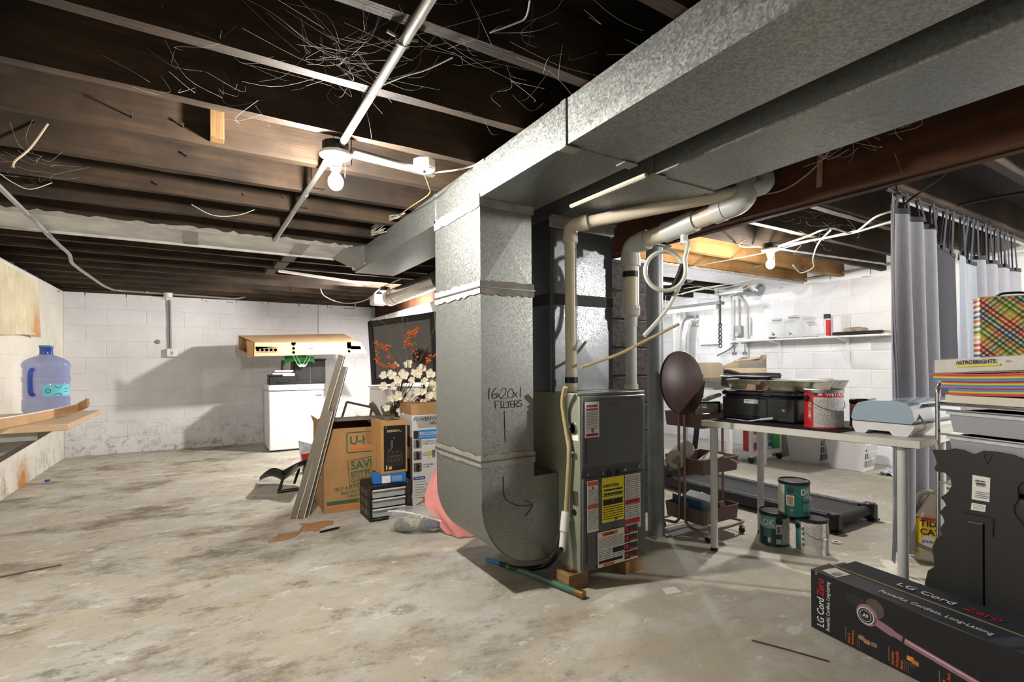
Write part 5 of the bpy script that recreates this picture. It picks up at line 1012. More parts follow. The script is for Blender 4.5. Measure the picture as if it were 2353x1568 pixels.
# ================================================================== work table
TR_ = math.radians(4.0); TZ = .755
TA = V((2.49, 1.955, 0)); TLEN, TWID = 1.035, .60
t = thing('work_table', 'white laminate worktable on round white legs beside the steel column', 'table', TA, TR_)
TWH = mat((214, 212, 204), .45, var=.03)
obj('tabletop', MB().bb((0, -TLEN, TZ - .034), (TWID, 0, TZ), .002), TWH, t)
LEGM = mat((206, 208, 206), .4, var=.03)
for x, y in ((.045, -.05), (TWID - .045, -.05), (.045, -TLEN + .075), (TWID - .045, -TLEN + .075)):
    lg = obj('leg', MB().cyl((x, y, .015), (x, y, TZ - .04), .020, n=20), LEGM, t); obj('leg_foot', MB().cyl((x, y, 0), (x, y, .02), .0205, n=20), BLACKP, lg); obj('leg_plate', MB().cyl((x, y, TZ - .04), (x, y, TZ - .034), .04, n=18), STEEL, lg)
def onT(x, y, z=0): c, s = math.cos(TR_), math.sin(TR_); return V((TA.x + x * c - y * s, TA.y + x * s + y * c, TZ + z))
tag(obj('black_mat', MB().prism([tuple(onT(x, y)[:2]) for x, y in ((.02, -.012), (.56, -.012), (.56, -.72), (.3, -.74), (.012, -.72))], TZ + .0005, TZ + .003), mat((34, 33, 35), .9, var=.15, vs=60)), 'black mat covering most of the white worktable', 'mat')
# printer
t = thing('printer', 'black inkjet printer turned with its back to the viewer on the worktable', 'printer', onT(.33, -.245, .0035), TR_)
PR = mat((34, 36, 42), .42, var=.05)
obj('body', MB().box((0, 0, .07), (.34, .43, .14), .012), PR, t); obj('scanner_lid', MB().box((.0, 0, .157), (.345, .435, .03), .010), mat((42, 42, 46), .4, var=.05), t)
obj('rear_cover', MB().box((-.171, .06, .075), (.006, .24, .10), .003), mat((40, 42, 48), .45), t); lb_ = obj('rating_label', MB().box((-.1748, .03, .11), (.001, .085, .024)), PAPER, t)
scribble(lb_, (-.1754, .062, .112), .05, .006, INKG, -Y_, Z_, False, 8)
obj('port_bay', MB().box((-.1695, -.135, .075), (.004, .08, .085), .002), BLACKP, t); obj('usb_port', MB().box((-.172, -.15, .07), (.004, .014, .012)), STEEL, t); obj('line_port', MB().box((-.172, -.12, .085), (.004, .012, .014)), mat((10, 10, 10), .5), t); obj('hinge', MB().box((-.168, -.06, .148), (.014, .05, .012), .003), PR, t)
obj('paper_slot', MB().box((-.172, .03, .135), (.003, .3, .006)), BLACKP, t)
tag(obj('usb_cable', MB().tube(smoothpath([onT(.13, -.08, .008), onT(.11, -.16, .009), onT(.10, -.23, .008), onT(.115, -.29, .02)], 6), .004, 8).cyl(onT(.115, -.29, .02), onT(.135, -.35, .03), .007, n=8), mat((200, 200, 202), .4)), 'grey cable with white plug lying on the mat behind the printer', 'cable')
# things stacked on the printer: dark case, foil pan, shoe
t = thing('foil_pan', 'long shallow silver baking pan resting on the printer', 'pan', onT(.30, -.33, .178), TR_ + math.radians(4))
FOIL = mat((196, 188, 168), .25, .9, .2, 20, .4, 30)
def tray_mb(L, Wd, h, th, flare=.02, n=1):
    mb = MB(); b = [(-Wd / 2, -L / 2), (Wd / 2, -L / 2), (Wd / 2, L / 2), (-Wd / 2, L / 2)]; top = [(x + math.copysign(flare, x), y + math.copysign(flare, y)) for x, y in b]
    vs = [V((x, y, 0)) for x, y in b] + [V((x, y, h)) for x, y in top] + [V((x + math.copysign(th, -x), y + math.copysign(th, -y), th)) for x, y in b] + [V((x + math.copysign(th, -x), y + math.copysign(th, -y), h)) for x, y in top]
    fs = [(3, 2, 1, 0), (8, 9, 10, 11)] + [(i, (i + 1) % 4, 4 + (i + 1) % 4, 4 + i) for i in range(4)] + [(8 + (i + 1) % 4, 8 + i, 12 + i, 12 + (i + 1) % 4) for i in range(4)] + [(4 + i, 4 + (i + 1) % 4, 12 + (i + 1) % 4, 12 + i) for i in range(4)]
    return mb.add(vs, fs)
obj('pan', tray_mb(.52, .20, .055, .002), FOIL, t, smooth=20); obj('rolled_rim', MB().tube(fillet([(-.122, -.282, .055), (.122, -.282, .055), (.122, .282, .055), (-.122, .282, .055), (-.122, -.27, .055)], .02), .004, 6), STEEL, t)
KC = mat((38, 38, 40), .4, var=.06)
t = thing('tool_case', 'long black case lying behind the printer on the worktable end', 'case', onT(.42, -.03, .178), TR_ + math.radians(62)); obj('case', MB().box((.0, 0, .03), (.34, .14, .06), .008), KC, t); obj('lid', MB().box((0, 0, .066), (.345, .145, .014), .005), mat((54, 54, 56), .35), t); obj('badge', MB().box((.02, -.073, .06), (.02, .002, .012)), mat((214, 196, 60), .5), t)
tag(obj('brown_wallet', MB().hexa([onT(.13, -.20, .178), onT(.13, -.26, .178), onT(.26, -.26, .178), onT(.26, -.20, .178), onT(.14, -.205, .215), onT(.14, -.25, .208), onT(.26, -.25, .215), onT(.26, -.21, .22)]), mat((150, 122, 92), .5, var=.1)), 'small tan pouch wedged beside the foil pan on the printer', 'pouch')
tag(obj('paper_sheet', MB().hexa([onT(.14, -.03, .177), onT(.14, -.28, .177), onT(.24, -.30, .177), onT(.30, -.05, .177), onT(.14, -.03, .1785), onT(.14, -.28, .1785), onT(.24, -.30, .1785), onT(.30, -.05, .1785)]), PAPER), 'white paper lying on top of the printer', 'paper')
# ------------------------------------------------------------------ cans
def can(name, label, pos, r, h, body, patches=(), lid=STEEL, rim=BLACKP, handle=None, group=None, rz=0.0):
    t = thing(name, label, 'paint can', pos, rz, group)
    obj('body', MB().lathe([(r * .96, .002), (r, 0), (r, .006), (r * .985, .01), (r * .985, h - .012), (r * .985, h - .01)], 36), body, t)
    obj('rim', MB().lathe([(r * .985, h - .016), (r * 1.02, h - .014), (r * 1.02, h), (r * .95, h + .003), (r * .93, h - .004), (r * .90, h - .004)], 36), rim, t)
    obj('lid', MB().lathe([(r * .93, h - .006), (r * .86, h - .003), (r * .82, h - .006), (0, h - .006)], 36), lid, t)
    for nm, a0, a1, z0, z1, m in patches: obj(nm, cpatch(r * .985 + .0006 + .0003 * (nm != 'label'), a0, a1, z0, z1), m, t)
    if handle:
        a0 = handle; e = V((math.cos(a0) * r, math.sin(a0) * r, h * .78)); obj('handle_ear', MB().cyl(e * .98, V((e.x * 1.08, e.y * 1.08, e.z)), .016, n=16), BLACKP, t)
        e2 = V((-e.x, -e.y, e.z)); q = math.pi / 2; fwd = V((math.cos(a0 + q), math.sin(a0 + q), 0)); pts = [e * 1.06 + V((0, 0, 0))] + [V((math.cos(a0 + k * math.pi / 8) * r * 1.05, math.sin(a0 + k * math.pi / 8) * r * 1.05, h * .78 - .06 * math.sin(k * math.pi / 8))) for k in range(1, 8)] + [e2 * 1.06]
        obj('wire_handle', MB().tube(pts, .0018, 6), STEEL, t)
    return t
def va(p): return math.atan2(-p[1], -p[0])       # bearing of the viewer from a spot
TEAL = mat((46, 118, 110), .35, var=.08, vs=6); TEALD = mat((28, 66, 70), .35, var=.05); TEALL = mat((96, 160, 164), .35, var=.05); LABG = mat((196, 194, 188), .5, var=.1, vs=90)
pA = V((2.955, 1.80, 0)); vA = va(pA)
cA = can('paint_can', 'dark teal sealer can standing on floor against the table leg', pA, .083, .195, TEALD, [('label', vA - 1.6, vA + .1, .11, .175, TEALL), ('side_label', vA + .55, vA + 1.6, .012, .165, LABG), ('photo_panel', vA + .12, vA + .5, .075, .13, PAPER), ('photo_inset', vA + .18, vA + .42, .08, .12, mat((80, 50, 40), .5, var=.3, vs=60)), ('text_panel', vA - .75, vA - .2, .05, .12, mat((70, 120, 124), .4)), ('barcode', vA + .12, vA + .5, .015, .045, mat((190, 196, 200), .5)), ('warning_label', vA - .42, vA - .22, .02, .05, PAPER)], handle=vA + .35)
ctext('DRYLOK', cA, .0822, vA + .02, .118, .058, PAPER, .02, sx=.8, align='RIGHT'); ctext('ORIGINAL', cA, .0822, vA - .95, .104, .02, PAPER, .0); pass
pB = V((3.0, 1.60, 0)); vB = va(pB)
cB = can('paint_can', 'pale grey print side of a sealer can standing nearest on the floor', pB, .083, .195, LABG, [('label', vB - 1.65, vB - .72, .012, .18, TEALL), ('icon_strip', vB - .72, vB - .55, .03, .165, PAPER), ('print_block', vB - .5, vB + .2, .05, .16, mat((184, 182, 176), .6, var=.35, vs=220)), ('print_block', vB + .26, vB + 1.2, .04, .17, mat((188, 188, 190), .6, var=.35, vs=220))], handle=vB - .95)
for i in range(4): ctext('o', cB, .0825, vB - .66, .045 + i * .03, .03, INK, .02)
pC = V((2.985, 1.695, .1985)); vC = va(pC)
cC = can('paint_can', 'green sealer can stacked on top of the two floor cans', pC, .083, .195, TEAL, [('side_label', vC - 1.6, vC - .62, .012, .175, PAPER), ('photo_panel', vC - .5, vC + .02, .06, .12, PAPER), ('photo_inset', vC - .42, vC - .04, .066, .112, mat((190, 140, 80), .5, var=.35, vs=50)), ('text_panel', vC + .62, vC + 1.5, .03, .17, TEALL), ('title_panel', vC + .62, vC + 1.3, .075, .09, TEALD)], handle=vC - .22)
ctext('DRYLOK', cC, .0826, vC + .42, .125, .05, PAPER, .02, sx=.9); ctext('ORIGINAL', cC, .0826, vC + .68, .104, .024, PAPER, .0); ctext('*', cC, .0826, vC - .22, .012, .04, PAPER, .02)
pR = onT(.17, -.59, .0035); vR = va(pR)
cR = can('roof_cement_can', 'large red topped roof cement can with pale label on the worktable', pR, .088, .192, RED, [('label', vR - .52, vR + 1.4, .006, .155, LABG), ('print_block', vR - .45, vR + .28, .02, .145, mat((186, 184, 178), .6, var=.3, vs=200)), ('print_block', vR + .34, vR + 1.2, .05, .15, mat((182, 182, 184), .6, var=.3, vs=200)), ('icon_strip', vR - .86, vR - .66, .04, .13, mat((196, 150, 140), .5, var=.4, vs=60))], STEEL, STEEL, vR - .95)
ctext('WET-R-DRI', cR, .0868, vR + .1, .162, .024, PAPER, .012); obj('brand_oval', cpatch(.0876, vR - .52, vR - .3, .164, .176), mat((24, 40, 34), .4, var=0), cR); obj('brand_bar', cpatch(.0876, vR - .26, vR - .06, .166, .173), PAPER, cR)
pS = onT(.36, -.70, .0035); vS = va(pS)
cS = can('small_paint_can', 'smaller can with dark and pale label between the red can and blue machine', pS, .062, .135, mat((66, 52, 48), .4, var=.15), [('label', vS - .4, vS + 1.4, .006, .112, LABG), ('side_label', vS - 1.4, vS - .42, .05, .115, mat((190, 188, 184), .5, var=.3, vs=120)), ('green_band', vS + .05, vS + 1.4, .098, .116, mat((30, 56, 50), .4))])
# ------------------------------------------------------------------ cutting machine
t = thing('craft_cutter', 'glossy pale blue craft cutting machine at the near end of the worktable', 'machine', onT(.10, -.865, .001), TR_ - math.radians(6))
CB_ = mat((150, 172, 190), .2, var=.02, coat=.6); CWH = mat((222, 224, 226), .35, var=.02)
obj('base', MB().prism([(-.11, .0), (-.07, 0), (-.055, .018), (.03, .018), (.045, 0), (.10, 0), (.125, .04), (.125, .055), (-.125, .055), (-.125, .03)], 0, .46, M(((0, 0, 1, 0), (-1, 0, 0, 0), (0, 1, 0, 0), (0, 0, 0, 1)))), CWH, t, smooth=25)
pr_ = [(.118, .058), (.128, .075), (.12, .12), (.10, .148), (.06, .158), (-.06, .152), (-.10, .14), (-.118, .11), (-.128, .07), (-.12, .058)]
obj('shell', MB().prism(pr_, -.004, .47, M(((0, 0, 1, 0), (-1, 0, 0, 0), (0, 1, 0, 0), (0, 0, 0, 1)))), CB_, t, smooth=35)
obj('seam', MB().bb((-.0015, -.122, .054), (.46, .122, .059)), mat((70, 50, 40), .5), t); obj('lid_slot', MB().bb((.12, -.13, .135), (.44, -.105, .140)), BLACKP, t); obj('storage_cup', MB().lathe([(.02, 0), (.02, .008), (.016, .008), (.014, .001)], 16, (.05, .06, .155)), CWH, t)
tag(obj('power_lead', MB().tube(smoothpath([onT(.14, -.99, .10), onT(.12, -1.02, .05), onT(.08, -1.0, .03), onT(.05, -.99, .02)], 6), .004, 8), WIREW), 'white lead looping from the blue cutting machine', 'cable')
# ================================================================== rolling cart
CX0, CX1, CY0, CY1 = 2.60, 2.95, 2.03, 2.33
BRN = mat((124, 100, 94), .4, .2, .05, 4); BRT = mat((156, 128, 120), .35, .5, .05)
t = thing('utility_cart', 'brown three tier metal cart on casters between the column and worktable', 'cart', ((CX0 + CX1) / 2, (CY0 + CY1) / 2, 0))
ex, ey = (CX1 - CX0), (CY1 - CY0)
for i, z in enumerate((.092, .40, .686)): tr = obj('tray', tray_mb(ey - .02, ex - .02, .09, .002, .008), BRN, t, smooth=20); tr.location = (0, 0, z); obj('tray_rim', MB().tube(fillet([(-ex / 2 - .002, -ey / 2 + .02, .09), (-ex / 2 - .002, -ey / 2, .09), (ex / 2, -ey / 2, .09), (ex / 2, ey / 2, .09), (-ex / 2 - .002, ey / 2, .09), (-ex / 2 - .002, -ey / 2 + .03, .09)], .015), .004, 6), BRN, tr)
for sx in (-1, 1):
    x = sx * (ex / 2 + .012)
    for sy in (-1, 1):
        y0 = sy * .022 + .0
        obj('upright', MB().tube(fillet([(x, y0, .80), (x, y0, .10), (x, y0 + sy * .03, .068), (x + sx * .02, sy * (ey / 2 + .02), .068), (sx * .06, sy * (ey / 2 + .03), .068), (0, sy * (ey / 2 + .03), .068)], .035), .0085, 10), BRT, t)
    obj('top_bow', MB().tube(arc((x, 0, .80), .022, 0, math.pi, 8, Y_, Z_), .0085, 10), BRT, t)
for sx in (-1, 1):
    for sy in (-1, 1):
        x, y = sx * (ex / 2 - .01), sy * (ey / 2 + .025); cs = obj('caster', MB().lathe([(.0, -.008), (.018, -.008), (.02, 0), (.018, .008), (0, .008)], 18, (x, y, .0205), M.Rotation(math.pi / 2, 3, 'Y')), BLACKP, t); obj('caster_fork', MB().box((x, y, .042), (.024, .03, .018), .004).cyl((x, y, .045), (x, y, .066), .005, n=8), CHROME, cs)
def onC(x, y, z): return V(((CX0 + CX1) / 2 + x, (CY0 + CY1) / 2 + y, z))
p = onC(0, .02, .692)
n_ = (-FW * .80 + RT * .52 + UP * .10).normalized(); cc = PD(1568, 880, 2.98); e1 = n_.cross(Z_).normalized(); e2 = e1.cross(n_).normalized(); RB = M((e1, e2, n_)).transposed()
t = thing('round_board', 'round dark wood serving board standing in the cart against the column', 'board', (cc.x, cc.y, cc.z - .19)); obj('disc', MB().lathe([(0, -.010), (.18, -.010), (.187, -.006), (.187, .006), (.18, .010), (0, .010)], 48, cc, RB), wood((96, 72, 70), (66, 48, 48), 'Z', .4, .05, 1.0, 'dark_board'), t, True); obj('rim_band', MB().lathe([(.186, -.008), (.1885, -.006), (.1885, .006), (.186, .008)], 48, cc, RB), mat((40, 30, 30), .5), t, True)
t = thing('box_grater', 'clear toothed plastic rack leaning in the cart top tray', 'rack', onC(-.06, -.08, .70)); r2 = M.Rotation(math.radians(-38), 3, 'Z') @ M.Rotation(math.radians(10), 3, 'X')
obj('frame', MB().box((0, 0, .14), (.17, .02, .012), .002, None).box((0, 0, .02), (.17, .02, .012), .002).box((-.08, 0, .08), (.012, .02, .13), .002).box((.08, 0, .08), (.012, .02, .13), .002), BLACKP, t); obj('clear_pane', MB().box((0, 0, .08), (.15, .006, .11)), mat((210, 214, 210), .1, var=0, alpha=.35), t)
for i in range(12): obj('tooth', MB().box((-.066 + .012 * i, -.008, .125), (.005, .008, .024)), mat((180, 182, 182), .3), t)
for ch in t.children: pass
t.rotation_euler = (math.radians(6), 0, math.radians(-30))
t = thing('storage_jar', 'brown canister standing at the back of the cart top tray', 'canister', onC(.07, -.05, .692)); obj('body', MB().lathe([(.045, 0), (.048, .005), (.048, .12), (.044, .125)], 20), mat((112, 80, 58), .35, var=.1), t); obj('lid', MB().lathe([(.05, .12), (.05, .135), (0, .138)], 20), mat((180, 160, 130), .4), t)
for i, (dx, c, lb) in enumerate(((-.11, (224, 216, 200), 'cream paperback standing at the left of the cart top tray'), (-.085, (190, 178, 160), 'tan booklet beside the cream paperback in the cart'))):
    tt = thing('booklet', lb, 'book', onC(dx, .0, .692), math.radians(-30)); obj('cover', MB().box((0, 0, .075), (.014, .12, .15), .002), mat(c, .6), tt); obj('pages', MB().box((0, .002, .151), (.010, .115, .003)), PAPER, tt)
t = thing('white_handset', 'cream plastic handset lying across the rack on the cart', 'handset', onC(.02, -.03, .855), math.radians(-25)); obj('grip', MB().box((0, 0, 0), (.2, .045, .025), .01, M.Rotation(math.radians(-18), 3, 'Y')), mat((222, 212, 190), .4), t); obj('button_pad', MB().box((.03, -.003, .022), (.07, .03, .008), .003, M.Rotation(math.radians(-18), 3, 'Y')), mat((190, 180, 160), .4), t)
t = thing('paper_roll', 'pale rolled sheet lying in the cart middle tray', 'paper roll', onC(-.08, .06, .405), math.radians(20)); obj('roll', MB().cyl((-.12, .02, .07), (.14, .05, .10), .06, n=24), mat((206, 200, 196), .7, var=.05), t); obj('core', MB().cyl((-.122, .02, .07), (-.118, .02, .07), .03, n=18), mat((160, 150, 140), .8), t)
t = thing('open_book', 'open picture book tented in the cart middle tray', 'book', onC(.06, -.06, .42), math.radians(-15)); obj('page_block', MB().hexa([(-.12, -.07, 0), (.0, -.08, .075), (.0, .06, .075), (-.12, .07, 0), (-.12, -.07, .012), (.0, -.08, .087), (.0, .06, .087), (-.12, .07, .012)]), PAPER, t); obj('page_block', MB().hexa([(0, -.08, .075), (.13, -.07, .02), (.13, .07, .02), (0, .06, .075), (0, -.08, .087), (.13, -.07, .032), (.13, .07, .032), (0, .06, .087)]), mat((216, 208, 204), .6), t); obj('picture', MB().hexa([(-.1, -.06, .0135), (-.02, -.066, .064), (-.02, .05, .064), (-.1, .055, .0135), (-.1, -.06, .0145), (-.02, -.066, .065), (-.02, .05, .065), (-.1, .055, .0145)]), mat((122, 112, 92), .6, var=.3, vs=30), t)
t = thing('blue_carton', 'blue printed carton with white flaps in the cart bottom tray', 'box', onC(-.07, -.0, .098), math.radians(86)); obj('panel', MB().box((0, .07, .07), (.24, .004, .13), .001), mat((44, 92, 124), .5, var=.1), t); obj('panel', MB().box((0, -.02, .06), (.24, .004, .12), .001), mat((210, 212, 214), .6), t); obj('flap', MB().box((0, -.05, .13), (.22, .07, .003), .001, M.Rotation(math.radians(-20), 3, 'X')), WHITE, t); obj('print_dots', MB().box((.02, .073, .08), (.08, .002, .04)), mat((120, 164, 190), .5, var=.4, vs=80), t)
tag(obj('coir_block', MB().box(onC(.07, -.04, .145), (.13, .12, .07), .008, M.Rotation(math.radians(-20), 3, 'X') @ M.Rotation(math.radians(20), 3, 'Z')), mat((104, 82, 64), .95, var=.35, vs=90, bp=.8, bs=160)), 'rough brown block tipped in the cart bottom tray', 'block')
tag(obj('foam_wedge', MB().hexa([onC(.12, .0, .10), onC(.17, .0, .10), onC(.17, .1, .10), onC(.12, .1, .10), onC(.09, .02, .2), onC(.13, .02, .2), onC(.13, .1, .21), onC(.09, .1, .21)]), mat((208, 206, 200), .8)), 'white foam wedge at the right of the cart bottom tray', 'foam')
# ================================================================== treadmill
t = thing('treadmill', 'folding black treadmill lying on the floor behind the worktable', 'treadmill', (3.68, 2.5, 0))
BK = mat((36, 36, 38), .45, var=.08); BELT = mat((58, 58, 60), .7, var=.1, vs=50)
obj('deck', MB().bb((-.20, -.78, .035), (.20, .75, .085), .006), BK, t); obj('belt', MB().sheet(lambda u, v: V((-.195 + .39 * u, -.80 + 1.56 * v if .04 < v < .96 else (-.80 if v <= .04 else .76), .092 if .02 < v < .98 else .05)), 2, 30), BELT, t, smooth=20)
for sx in (-1, 1): obj('side_rail', MB().bb((sx * .205, -.78, .03), (sx * .255, .76, .105), .006), BK, t); obj('rail_edge', MB().bb((sx * .198, -.74, .092), (sx * .206, .74, .108), .001), mat((170, 176, 186), .35, .5), t); obj('end_cap', MB().bb((sx * .195, -.84, .012), (sx * .268, -.76, .122), .012), mat((28, 28, 30), .4), t); obj('foot', MB().bb((sx * .2, -.84, 0), (sx * .29, -.80, .014), .002), BLACKP, t)
obj('rear_roller', MB().cyl((-.195, -.79, .068), (.195, -.79, .068), .036, n=20), BELT, t)
for x in (-.26, .26): obj('upright', MB().tube([(x, .70, .08), (x + .03, .60, .95)], .032, 4), BK, t); obj('hand_rail', MB().tube(fillet([(x + .03, .60, .95), (x + .03, .35, 1.02), (x + .03, .2, .98)], .06), .018, 8), BK, t)
obj('motor_cover', MB().box((0, .68, .13), (.5, .3, .13), .03), BK, t); obj('console', MB().box((.03, .60, 1.0), (.6, .10, .16), .02), mat((92, 84, 74), .4), t)
# beige folding treadmill screen and shoes seen over the printer
SH = mat((140, 122, 98), .75, var=.08, vs=20); SHG = mat((112, 106, 98), .7, var=.06); SHW = mat((178, 160, 136), .7, var=.05)
def shoe(label, loc, rz, sc=1.0):
    t = thing('running_shoe', label, 'shoe', loc, rz, 'tan running shoes on the case')
    L = .29
    def up(u, v):   # u along the length (toe at 0), v round the section from one side over the top to the other
        wd = .042 * (1 - .55 * abs(2 * (u - .42)) ** 2.2) + .006; K = [(0, .018), (.08, .04), (.25, .056), (.42, .085), (.52, .098), (.62, .086), (.75, .074), (.88, .082), (.96, .104), (1.0, .10)]
        for (u0, h0), (u1, h1) in zip(K, K[1:]):
            if u <= u1 + 1e-9: hh = h0 + (h1 - h0) * (u - u0) / (u1 - u0); break
        a0 = math.pi * v; return V((-L / 2 + L * u, -wd * math.cos(a0), .03 + (hh - .012) * math.sin(a0) ** .6))
    obj('upper', MB().sheet(up, 26, 14), SHG, t)
    obj('sole', MB().prism([(-L / 2 + L * u, (-1 if k == 0 else 1) * (.046 * (1 - .6 * abs(2 * (u - .45)) ** 2.4) + .008)) for k, rng in ((0, [i / 14 for i in range(15)]), (1, [1 - i / 14 for i in range(15)])) for u in rng], 0, .034), SHW, t)
    obj('toe_cap', MB().sheet(lambda u, v: up(u * .3, v) + V((0, 0, .0015)) , 8, 14), SH, t); obj('heel_tab', MB().box((L / 2 - .012, 0, .105), (.02, .05, .05), .008, M.Rotation(math.radians(18), 3, 'Y')), SH, t); obj('collar', MB().tube([V((.02 + .1 * math.cos(q) * .8, .032 * math.sin(q), .095 + .012 * math.cos(q))) for q in [i * math.pi / 8 for i in range(16)]], .008, 6, True), SHW, t)
    for i in range(4): obj('lace', MB().tube([V((-.03 - .018 * i, -.022, .076 - .008 * i)), V((-.03 - .018 * i, 0, .092 - .010 * i)), V((-.03 - .018 * i, .022, .076 - .008 * i))], .003, 5), mat((60, 52, 44), .8), t)
    t.scale = (sc, sc, sc); return t
# far side table (ping-pong style folding top) with cases and shoes
FT = PD(1690, 872, 4.35); FTZ = .93
t = thing('laundry_bench', 'long pale bench with wood edge before the laundry wall carrying jars', 'bench', (4.75, 3.35, 0))
obj('bench_top', MB().bb((4.45, 2.55, FTZ - .03), (5.15, 4.3, FTZ), .004), mat((214, 214, 214), .5), t, True); obj('front_edge', MB().bb((4.45, 2.535, FTZ - .03), (5.15, 2.55, FTZ), .002), TW, t, True); obj('apron', MB().bb((4.50, 2.58, FTZ - .12), (5.1, 4.26, FTZ - .03), .002), mat((190, 190, 192), .5), t, True)
for x, y in ((4.5, 3.2), (5.08, 3.2), (4.5, 4.22), (5.08, 4.22)): obj('leg', MB().bb((x - .02, y - .02, 0), (x + .02, y + .02, FTZ - .12), .002), WHITE, t, True)
s1 = PZ(1690, 866, FTZ + .065); s2 = PZ(1722, 864, FTZ + .065)
t = thing('shoe_case', 'flat black case under the tan running shoes', 'case', (4.66, 3.1, FTZ + .001), math.radians(60)); obj('case', MB().box((0, 0, .03), (.62, .34, .056), .012), KC, t); obj('lid_line', MB().box((0, 0, .035), (.625, .345, .004)), mat((70, 70, 72), .4), t)
shoe('tan and grey running shoe lying foremost on the flat black case', (4.50, 3.03, FTZ + .06), math.radians(-38), 1.35); shoe('second tan running shoe behind the foremost one', (4.64, 3.14, FTZ + .06), math.radians(-40), 1.35)
p = PD(1628, 853, 4.4); t = thing('folded_lid', 'tan plastic lid standing behind the round board', 'lid', (p.x, p.y, FTZ + .001), math.radians(-25)); obj('lid', MB().prism(rrect(-.13, 0, .13, .16, .04), -.012, .012, XZ), mat((150, 138, 118), .5, var=.06), t, smooth=25); obj('lid_rim', MB().prism(rrect(-.14, 0, .14, .03, .01), -.03, .03, XZ), mat((110, 100, 86), .5), t)
# ================================================================== laundry wall things
SHX0 = XR - .26; SZ = PX(1860, 776, XR - .13).z
ya, yb = PX(2050, 772, XR - .2).y, PX(1690, 779, XR - .2).y
t = thing('wall_shelf', 'long thin white shelf on two brackets on the bright block wall', 'shelf', (XR - .13, (ya + yb) / 2, SZ)); SHM = mat((228, 228, 228), .45)
obj('board', MB().bb((SHX0, ya, SZ - .018), (XR - .008, yb, SZ), .002), SHM, t, True)
for u in (1790, 1947):
    y = PX(u, 800, XR - .05).y; obj('bracket', MB().prism([(XR - .008, SZ - .02), (XR - .24, SZ - .02), (XR - .24, SZ - .028), (XR - .05, SZ - .06), (XR - .025, SZ - .25), (XR - .008, SZ - .30)], y - .012, y + .012, XZ), SHM, t, True)
CLG = mat((236, 240, 240), .05, var=0, alpha=.13, spec=.9)
def jar(label, y, r, h, x=XR - .14, z=None, tap=True):
    t = thing('glass_jar', label, 'jar', (x, y, (SZ if z is None else z) + .001), 0, 'glass jars of the laundry side')
    obj('glass', MB().lathe([(0, .004), (r * .9, .002), (r, .012), (r, h * .72), (r * .8, h * .82), (r * .55, h * .86), (r * .55, h * .9)], 28), CLG, t); obj('lid', MB().lathe([(r * .6, h * .9), (r * .62, h * .93), (r * .58, h * .97), (r * .2, h), (0, h)], 24), mat((214, 218, 218), .15, var=0, alpha=.6), t)
    obj('clamp_ring', MB().lathe([(r * .58, h * .885), (r * .6, h * .9), (r * .58, h * .915)], 24), STEEL, t); obj('base_ring', MB().lathe([(r * .99, .0), (r * 1.01, .008), (r * .98, .014)], 24), mat((170, 178, 178), .1, alpha=.6, var=0), t)
    if tap: obj('tap', MB().cyl((-r * .9, -.02, .05), (-r - .03, -.02, .05), .009, n=8).cyl((-r - .03, -.02, .035), (-r - .03, -.02, .075), .008, n=8), STEEL, t)
    return t
for u, r, h, lb in ((1785, .09, .25, 'glass drink dispenser jar leftmost on the white shelf'), (1824, .10, .27, 'widest glass dispenser jar in the middle of the white shelf'), (1863, .075, .19, 'short glass cookie jar with knob lid on the white shelf')): jar(lb, PX(u, 770, XR - .14).y, r, h, tap=r > .08)
y = PX(1901, 770, XR - .14).y; t = thing('spray_can', 'red and white spray can with black cap on the white shelf', 'spray can', (XR - .14, y, SZ + .001)); obj('body', MB().lathe([(.033, 0), (.034, .004), (.034, .19), (.028, .2)], 24), mat((226, 222, 220), .35), t); obj('red_band', cpatch(.0346, math.pi + .05, math.pi * 2, .01, .185), RED, t); obj('cap', MB().lathe([(.034, .2), (.034, .245), (.03, .25), (0, .25)], 24), BLACKP, t)
y0, y1 = PX(1918, 770, XR - .14).y, PX(2042, 770, XR - .14).y; ym = (y0 + y1) / 2; t = thing('keyboard', 'black computer keyboard lying on the right part of the white shelf', 'keyboard', (XR - .14, ym, SZ + .001), .03); ln = abs(y0 - y1)
obj('case', MB().box((0, 0, .018), (.16, ln * .95, .026), .005), BLACKP, t)
mb0 = None
for i in range(24):
    loc = (-.082, -ln * .44 + ln * .88 * i / 23, .034)
    if mb0 is None: mb0 = obj('key', MB().box((0, 0, 0), (.014, ln * .03, .008), .002), mat((50, 50, 52), .5), t); mb0.location = loc
    else: share(mb0, t, loc, None, 'key')
tag(obj('rag_heap', blob(.05, .10, .025, 31, .2, 10), mat((176, 160, 140), .9, var=.3, vs=14)), 'crumpled rags and plastic heaped on the black keyboard', 'rags').location = (XR - .12, ym + .06, SZ + .036)
tag(obj('shelf_scrap', MB().box((XR - .16, PX(2046, 770, XR - .16).y + .03, SZ + .012), (.1, .06, .02), .002), TW), 'small wood scrap at the right end of the white shelf', 'wood scrap')
t = thing('green_dish', 'shallow green dish before the left jar on the white shelf', 'dish', (XR - .225, PX(1775, 772, XR - .225).y, SZ + .001)); obj('dish', MB().lathe([(.02, 0), (.05, .018), (.047, .018), (.018, .003), (0, .003)], 20), mat((86, 130, 112), .3), t); obj('foot_ring', MB().lathe([(.02, 0), (.022, .002)], 16), STEEL, t)
